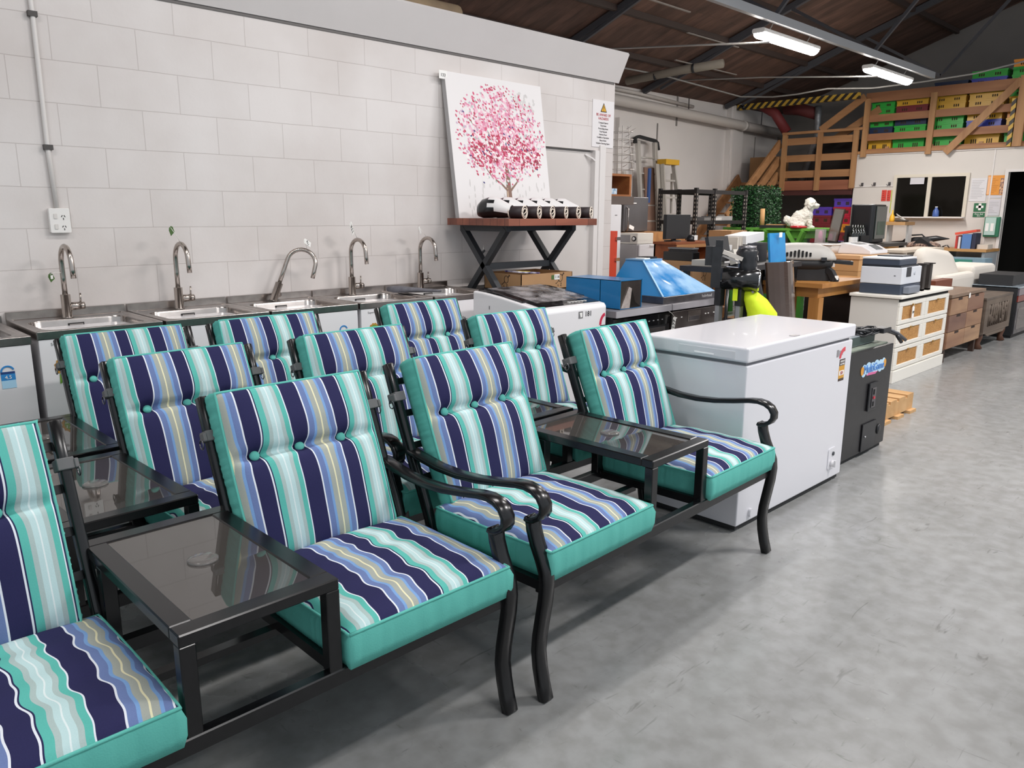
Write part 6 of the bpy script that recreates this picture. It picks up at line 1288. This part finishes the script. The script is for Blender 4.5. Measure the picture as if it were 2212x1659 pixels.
# the white toy dog, one continuous furry body
def dog(p, s):
    me = bpy.data.meshes.new('toy_dog'); bm = bmesh.new()
    for c, r in (((0.00, 0.0, 0.17), (.155, .13, .165)), ((0.10, 0.0, 0.24), (.12, .115, .15)), ((-0.10, 0, 0.11), (.13, .14, .11)), ((0.14, 0, 0.36), (.085, .085, .09)), ((0.16, 0, 0.45), (.105, .105, .098)), ((0.15, 0.0, 0.50), (.085, .09, .06)), ((0.255, 0, 0.415), (.062, .058, .052)), ((0.15, 0.095, 0.43), (.045, .04, .075)), ((0.15, -0.095, 0.43), (.045, .04, .075)),
                 ((0.17, 0.06, 0.10), (.045, .045, .12)), ((0.17, -0.06, 0.10), (.045, .045, .12)), ((0.20, 0.06, 0.025), (.06, .045, .03)), ((0.20, -0.06, 0.025), (.06, .045, .03)), ((-0.03, 0.11, 0.06), (.12, .055, .065)), ((-0.03, -0.11, 0.06), (.12, .055, .065)), ((-0.235, 0.02, 0.16), (.06, .05, .08))):
        m4 = Matrix.Translation(Vector(c)) @ Matrix.Diagonal((*r, 1)); bmesh.ops.create_icosphere(bm, subdivisions=3, radius=1, matrix=m4)
    bm.to_mesh(me); bm.free()
    for poly in me.polygons: poly.use_smooth = True
    fur = M('white_fur', '#e6e1d6', 0.95, bump=(70, 0.6)); me.materials.append(fur)
    o = bpy.data.objects.new('toy_dog', me); COL.objects.link(o); o.location = p; o.rotation_euler = (0, 0, radians(-62)); o.scale = (s, s, s)
    md = o.modifiers.new('join', 'REMESH'); md.mode = 'VOXEL'; md.voxel_size = 0.012; md.use_smooth_shade = True
    tx = bpy.data.textures.new('fur_clumps', 'CLOUDS'); tx.noise_scale = 0.035; dm = o.modifiers.new('fur', 'DISPLACE'); dm.texture = tx; dm.strength = 0.035; dm.mid_level = 0.45
    tag(o, 'fluffy white toy dog sitting on the green table, looking right', 'toy dog')
    for y in (0.045, -0.045): MB().ell((0.245, y, 0.475), .013, .011, .012, None, 8, 6).build('eye', black_plastic, o)
    MB().ell((0.322, 0, 0.425), .016, .02, .014, None, 8, 6).build('nose', black_plastic, o)
dog((9.13, 0.66, 1.232), 0.74)
for o in list(bpy.data.objects):
    if o.parent and o.parent.name == 'toy_dog':
        o.data.transform(Matrix.Translation(o.parent.location))
tag(MB().lathe([(0.10, 1.236), (0.115, 1.245), (0.115, 1.262), (0.09, 1.272), (0.03, 1.268)], (9.02, 0.62, 0), 18).build('red_pan', M('red_enamel', '#b5202a', 0.25, coat=0.4)), 'shallow red dish on the green table in front of the toy dog', 'dish')
tag(MB().obox((9.02, 1.00, 1.255), 0.12, 0.34, 0.035, Rz(0.2)).build('black_bag', M('black_bag_cloth', '#1d1c1e', 0.8)), 'flat black bag on the edge of the green table by the hedge', 'bag')
tag(MB().box(9.10, 9.22, 0.80, 1.15, 1.236, 1.285).build('wood_block', carton_l), 'long tan block lying on the green table behind the black bag', 'block')
tag(MB().cyl((9.12, 1.22, 1.236), (9.10, 1.215, 1.50), 0.032, 14).build('cardboard_tube', carton_l), 'tan cardboard tube standing beside the hedge block', 'tube')
# dark sales table with mirror, wine and the black fridge
t = thing('sales_table', 'dark table carrying the mirror, wine bottles and black drinks fridge', 'table', (8.9, -0.2, 0)); dkt = M('dark_sales_top', '#252324', 0.5)
MB().box(8.20, 9.60, -0.62, 0.10, 1.03, 1.07).build('top', dkt, t)
for x in (8.25, 9.55):
    for y in (-0.57, 0.05): MB().box(x - 0.025, x + 0.025, y - 0.025, y + 0.025, 0, 1.03).build('leg', dkt, t)
t = thing('mirror', 'narrow leaning mirror with a dark frame beside the wine bottles', 'mirror', (8.62, -0.08, 1.07)); R_ = Matrix.Rotation(0.12, 3, 'Y') @ Matrix.Rotation(0.10, 3, 'X')
MB().obox((8.62, -0.075, 1.29), 0.03, 0.135, 0.42, R_).build('frame', M('mirror_frame', '#4b3b33', 0.4), t); MB().obox((8.602, -0.077, 1.29), 0.004, 0.115, 0.40, R_).build('glass', M('mirror_glass', '#b9b9b5', 0.08, 0.9), t); MB().box(8.56, 8.68, -0.13, -0.02, 1.07, 1.085).build('foot', black_plastic, t)
t = thing('black_fridge', 'black countertop drinks fridge with a dark glass door', 'fridge', (9.1, -0.35, 1.07)); MB().rbox(8.80, 9.22, -0.46, -0.16, 1.075, 1.55, 0.05, 5, axis='z').build('body', M('black_fridge_body', '#17181b', 0.35), t, bevel=0.01)
MB().prism([(8.86, 1.12), (9.20, 1.12), (9.20, 1.53), (8.86, 1.53)], 'y', -0.472, -0.458).build('door', M('dark_green_glass', '#26302c', 0.08, coat=0.5), t, bevel=0.004); MB().box(8.92, 9.16, -0.474, -0.470, 1.17, 1.34).build('door_display', M('green_lit_glass', '#33503f', 0.15, noise=(9, '#24352b')), t)
wb = M('wine_bottle_glass', '#101410', 0.08, coat=0.5)
for k in range(5):
    x = 8.36 + 0.078 * k; t = thing('wine_bottle', ['white labelled wine bottle next to the mirror', 'second white labelled wine bottle from the mirror', 'dark wine bottle in the middle of the five', 'dark wine bottle, second from the drinks fridge', 'dark wine bottle nearest the drinks fridge'][k], 'bottle', (x, -0.40, 1.07), 'wine bottles on the sales table')
    MB().lathe([(0.034, 1.072), (0.036, 1.09), (0.036, 1.19), (0.030, 1.215), (0.013, 1.245), (0.013, 1.30)], (x, -0.40, 0), 12).build('bottle', wb, t)
    if k < 2: MB().lathe([(0.0368, 1.095), (0.0368, 1.155)], (x, -0.40, 0), 12, False).build('label', white_card, t)
tag(MB().box(8.50, 8.74, -0.46, -0.442, 1.07, 1.17).build('bottle_carton', M('black_carton', '#1b1b1e', 0.6)), 'low black carton front before the darker wine bottles', 'carton')
tag(MB().box(8.34, 8.76, -0.34, -0.31, 1.07, 1.29).build('black_carton', M('black_carton', '#1b1b1e', 0.6)), 'tall black carton back behind the wine bottles', 'carton')
t = thing('glass_vase', 'clear square vase with pink flowers by the foot of the mirror', 'vase', (8.45, 0.03, 1.07)); MB().box(8.40, 8.47, -0.02, 0.09, 1.07, 1.24).build('vase', M('clear_vase', '#c9c2c0', 0.1, alpha=0.45), t); MB().ell((8.435, 0.035, 1.15), .028, .03, .07).build('flowers', M('pink_flower', '#d77fb0', 0.6), t)
# wooden table with the portable barbecue, cartons and toys on it
t = thing('wooden_table', 'stout pine table with square legs under the portable barbecue', 'table', (5.6, -1.2, 0)); pt = wood('pine_table', '#a06a34', '#bd8748', 'y', 6, 0.45)
MB().box(5.00, 6.05, -1.58, -0.75, 0.815, 0.855).build('top', pt, t, bevel=0.003); MB().box(5.06, 6.0, -1.52, -0.80, 0.73, 0.815).build('apron', pt, t)
for x in (5.08, 5.98):
    for y in (-1.50, -0.83): MB().box(x - 0.045, x + 0.045, y - 0.045, y + 0.045, 0, 0.73).build('leg', wood('pine_leg', '#a06a34', '#bd8748', 'z', 6, 0.45), t)
t = thing('portable_barbecue', 'portable barbecue with a grey slotted lid and black base on the pine table', 'barbecue', (5.35, -1.2, 0.855)); bc = Vector((5.30, -1.22, 0)); R_ = Rz(radians(-58)); 
def B_(x, y, z): return bc + R_ @ Vector((x * 0.84, y * 0.84, 0)) + Vector((0, 0, z))
lid = []
for z, a, b in ((1.035, .335, .20), (1.055, .335, .20), (1.10, .31, .185), (1.145, .25, .15), (1.17, .17, .10), (1.178, .05, .03)):
    lid.append([B_(a * max(-1, min(1, 1.3 * cos(2 * pi * k / 28))), b * max(-1, min(1, 1.3 * sin(2 * pi * k / 28))), z) for k in range(28)])
lo = MB().loft(lid).build('lid', M('grey_lid_plastic', '#aeaaa4', 0.5), t)
sl = MB()
for k in range(7): h_ = 0.02 + 0.02 * (1 - abs(k - 3) / 3.0); sl.obox(B_(-0.15 + 0.038 * k, -0.197, 1.075 + h_ * 0.4), 0.014, 0.022, h_ * 1.6, R_)
sl.build('lid_slots', dark_gap, lo)
for s_ in (-1, 1): MB().obox(B_(0.21 * s_, -0.205, 1.045), 0.045, 0.03, 0.03, R_).build('latch', black_plastic, lo)
MB().loft([[B_(a * max(-1, min(1, 1.3 * cos(2 * pi * k / 24))), b * max(-1, min(1, 1.3 * sin(2 * pi * k / 24))), z) for k in range(24)] for z, a, b in ((0.93, .20, .13), (0.98, .31, .185), (1.035, .325, .195))]).build('bowl', black_matt, t)
fr_ = MB()
for s_ in (-1, 1): fr_.sweep([B_(0.34 * s_, -0.20, 0.857), B_(0.30 * s_, -0.17, 0.93), B_(0.22 * s_, -0.1, 0.985)], 0.05, 0.05).sweep([B_(0.34 * s_, 0.20, 0.857), B_(0.30 * s_, 0.17, 0.93), B_(0.22 * s_, 0.1, 0.985)], 0.05, 0.05).sweep([B_(0.34 * s_, -0.22, 0.872), B_(0.34 * s_, 0.22, 0.872)], 0.05, 0.03)
fr_.build('stand', black_matt, t); MB().obox(B_(0.05, 0.0, 0.915), 0.40, 0.26, 0.115, R_).build('stand_body', black_matt, t); MB().sweep([B_(0.33, -0.10, 1.02), B_(0.50, -0.12, 1.01), B_(0.52, 0.05, 1.01), B_(0.34, 0.08, 1.02)], 0.02, 0.03).build('side_handle', black_plastic, t); MB().obox(B_(0.345, -0.225, 0.89), 0.03, 0.003, 0.035, R_).build('price_label', white_card, t)
t = thing('flat_carton', 'lower of two wide cardboard cartons behind the printer', 'carton', (6.55, -1.1, 0.70)); MB().box(6.20, 6.90, -1.38, -0.80, 0.70, 0.885).build('carton', carton_l, t, bevel=0.003)
t = thing('flat_carton', 'upper of two wide cardboard cartons behind the printer', 'carton', (6.55, -1.1, 0.887)); MB().box(6.20, 6.90, -1.38, -0.80, 0.887, 1.03).build('carton', carton_l, t, bevel=0.003); MB().box(6.19, 6.91, -1.39, -0.79, 1.005, 1.04).build('lid', M('peach_card', '#d3a77a', 0.8), t); MB().box(6.1985, 6.2, -1.15, -1.0, 0.92, 0.99).build('print', white_card, t)
t = thing('carton_stand', 'dark stand under the two wide cartons', 'stand', (6.55, -1.1, 0)); MB().box(6.25, 6.85, -1.33, -0.85, 0, 0.70).build('body', M('dark_store_base', '#241d1c', 0.8), t)
t = thing('clear_tray', 'clear white plastic tub on the left end of the upper carton', 'tub', (6.42, -0.95, 1.04)); MB().loft([rr_ for rr_ in [[(x, y, z) for x, y in rrect(6.27 - g, 6.57 + g, -1.06 - g, -0.82 + g, 0.03)] for z, g in ((1.041, 0.0), (1.125, 0.02))]], True).build('tub', M('frosted_plastic', '#cfcac6', 0.25), t); MB().box(6.24, 6.60, -1.09, -0.79, 1.125, 1.135).build('lid', M('frosted_lid', '#dedad6', 0.2), t, bevel=0.004)
t = thing('white_carrier', 'white plastic lidded litter box with a grey window on the cartons', 'box', (6.75, -1.1, 1.04)); MB().prism([(-1.385, 1.041), (-1.385, 1.075), (-1.30, 1.12), (-1.10, 1.15), (-0.98, 1.12), (-0.98, 1.041)], 'x', 6.45, 6.88).build('body', white_enamel, t, bevel=0.01)
MB().obox((6.70, -1.33, 1.107), 0.16, 0.09, 0.006, Matrix.Rotation(0.48, 3, 'X')).build('window', M('grey_window2', '#7c7f82', 0.2), t); MB().obox((6.65, -1.18, 1.1385), 0.2, 0.09, 0.006, Matrix.Rotation(0.16, 3, 'X')).build('window', M('grey_window2', '#7c7f82', 0.2), t)
t = thing('side_desk', 'pale topped desk behind the cartons, in front of the wall bench', 'desk', (9.2, -0.9, 0)); MB().box(8.45, 9.9, -0.98, -0.66, 0.98, 1.01).build('top', M('beige_desk_top', '#c3b7a8', 0.5), t); MB().box(8.5, 8.53, -1.0, -0.68, 0, 0.98).box(9.82, 9.85, -1.0, -0.68, 0, 0.98).box(8.5, 9.85, -0.70, -0.68, 0.5, 0.98).build('side_panel', M('beige_desk_side', '#a9a096', 0.5), t)
tag(MB().box(9.95, 10.5, -0.85, -0.35, 0.0, 0.95).build('cardboard_box', carton_m), 'tall cardboard box at the end of the pale topped desk', 'box')
t = thing('black_bag', 'dark patterned cloth bag on the tall cardboard box', 'bag', (10.2, -0.6, 0.95)); MB().ell((10.2, -0.62, 1.01), .18, .22, .07).build('bag', M('patterned_cloth', '#4a3733', 0.8, noise=(30, '#9c8170', 0.08)), t); MB().prism([(-0.82, 1.0), (-0.50, 1.0), (-0.62, 1.13)], 'x', 10.05, 10.3).build('folded_top', black_matt, t)
# bar chair, black machine, jacket
t = thing('bar_chair', 'dark brown glossy chair with a tall flat back behind the freezer', 'chair', (3.75, -1.85, 0)); gb = M('brown_gloss_ply', '#3d2e28', 0.15, coat=0.6, noise=(3, '#4a3932'))
ch = [[Vector((3.70 + 0.10 * (1.1 - z) / 0.4 + 0.193 * q, -1.90 + 0.05 * q * q - dx, z)) for q, dx in [(-1 + 2 * k / 8, 0) for k in range(9)] + [(1 - 2 * k / 8, -0.018) for k in range(9)]] for z in (0.66, 0.80, 1.0, 1.105)]
MB().loft(ch, True, False).build('backrest', gb, t, bevel=0.004); MB().box(3.60, 4.0, -1.885, -1.48, 0.66, 0.69).build('seat', gb, t, bevel=0.01); 
for x in (3.63, 3.97):
    for y in (-1.86, -1.51): MB().box(x - 0.018, x + 0.018, y - 0.018, y + 0.018, 0, 0.66).build('leg', M('dark_chair_leg', '#241d1b', 0.4), t)
t = thing('exercise_machine', 'black machine with a silver rimmed drum on two silver legs behind the freezer', 'machine', (3.12, -1.85, 0))
a_ = Vector((3.075, -1.775, 1.02)); b_ = Vector((3.185, -1.965, 1.01)); u_ = (b_ - a_).normalized()
MB().cyl(a_, b_, 0.072, 20).build('drum', M('black_gloss_drum', '#161718', 0.18, coat=0.4), t); MB().cyl(b_, b_ + u_ * 0.012, 0.066, 24).build('drum_rim', chrome, t); MB().cyl(b_ + u_ * 0.012, b_ + u_ * 0.016, 0.045, 20).build('drum_face', M('drum_face_dark', '#3a3b3d', 0.3, 0.5), t)
MB().tube([(3.165, -1.90, 1.02), (3.165, -1.90, 1.10), (3.165, -1.895, 1.14), (3.165, -1.89, 1.185), (3.165, -1.89, 1.215)], [0.05, 0.06, 0.055, 0.07, 0.052], 16).build('dome_body', black_plastic, t); MB().cyl((3.165, -1.89, 1.205), (3.165, -1.89, 1.225), 0.056, 18).build('dome_band', steel_dark, t)
MB().obox((3.055, -1.74, 1.09), 0.06, 0.09, 0.26, Rz(radians(-60))).obox((3.06, -1.75, 1.21), 0.045, 0.05, 0.10, Rz(radians(-60))).obox((3.03, -1.70, 1.16), 0.05, 0.07, 0.12, Rz(radians(-60))).build('bracket_block', black_plastic, t)
MB().sweep([(3.06, -1.77, 1.165), (3.12, -1.87, 1.12), (3.17, -1.96, 1.09), (3.165, -1.955, 1.04), (3.16, -1.95, 0.93)], 0.012, 0.012).build('handle_bar', steel, t); MB().obox((3.095, -1.83, 1.165), 0.13, 0.05, 0.025, Rz(radians(-60)) @ Matrix.Rotation(0.35, 3, 'Y')).build('pale_cover', M('pale_cover_plastic', '#c6c0b8', 0.4), t)
for (x, y) in ((3.065, -1.77), (3.13, -1.88)):
    MB().box(x - 0.026, x + 0.026, y - 0.022, y + 0.022, 0.845, 1.0).build('leg_joint', black_plastic, t); MB().box(x - 0.022, x + 0.022, y - 0.015, y + 0.015, 0.0, 0.85).build('leg', M('silver_leg', '#a5a6a8', 0.35, 0.7), t)
MB().obox((3.07, -1.80, 0.02), 0.30, 0.42, 0.04).build('base', black_matt, t)
lot_tag((3.215, -1.935, 1.15), tilted(0.0), 0.085, 0.032, 'white and green tag on the black machine', None, knot=(3.17, -1.96, 1.16))
t = thing('hi_vis_jacket', 'fluorescent yellow and navy jacket draped behind the black machine', 'jacket', (3.22, -2.0, 0.5)); hv = M('fluorescent_yellow', '#cfe61e', 0.7, bump=(12, 0.3)); nv = M('navy_jacket', '#24252e', 0.8, bump=(20, 0.2))
rings = []
for z, cx, cy, rx, ry in ((0.40, 3.26, -1.99, .14, .09), (0.60, 3.26, -1.99, .14, .09), (0.80, 3.25, -1.98, .13, .085), (0.88, 3.22, -1.945, .10, .07), (0.94, 3.19, -1.91, .05, .045)):
    rings.append([Vector((cx + rx * cos(2 * pi * k / 18) * (1 + 0.10 * sin(3 * 2 * pi * k / 18 + z * 9)), cy + ry * sin(2 * pi * k / 18) * (1 + 0.10 * cos(4 * 2 * pi * k / 18)), z)) for k in range(18)])
MB().loft(rings).build('yellow_panel', hv, t)
rings = []
for z, cx, cy, rx, ry in ((0.40, 3.36, -1.84, .15, .09), (0.70, 3.36, -1.84, .15, .09), (0.86, 3.33, -1.84, .12, .08), (1.0, 3.26, -1.87, .07, .06), (1.06, 3.22, -1.88, .03, .03)):
    rings.append([Vector((cx + rx * cos(2 * pi * k / 18), cy + ry * sin(2 * pi * k / 18) * (1 + 0.1 * cos(5 * k)), z)) for k in range(18)])
MB().loft(rings).build('navy_panel', nv, t); MB().obox((3.10, -1.86, 0.93), 0.035, 0.03, 0.10, Rz(0.6)).build('yellow_sleeve_tab', hv, t)
t = thing('jacket_crate', 'dark crate under the fluorescent jacket', 'crate', (3.32, -1.92, 0)); MB().box(3.20, 3.50, -2.08, -1.76, 0.0, 0.40).build('crate', black_matt, t)
t = thing('white_paper_bag', 'white folded plastic sleeve beside the brown chair', 'sleeve', (3.72, -1.63, 0.99)); MB().add([(3.44, -1.60, 1.07), (3.64, -1.65, 1.05), (3.70, -1.67, 0.985), (3.56, -1.63, 0.965)], [(0, 1, 2, 3)]).add([(3.44, -1.585, 1.07), (3.64, -1.635, 1.05), (3.70, -1.655, 0.985), (3.56, -1.615, 0.965)], [(3, 2, 1, 0)]).build('sleeve', M('sleeve_white', '#d9d9de', 0.3, noise=(8, '#9aa0ad', 0.12)), t)
t = thing('small_rack', 'black wire stand carrying the white folded sleeve', 'stand', (3.52, -1.6, 0)); MB().cyl((3.45, -1.60, 0), (3.45, -1.60, 1.02), 0.012, 8).build('post', black_metal, t); MB().cyl((3.45, -1.60, 0), (3.45, -1.60, 0.02), 0.10, 18).build('base', black_metal, t)
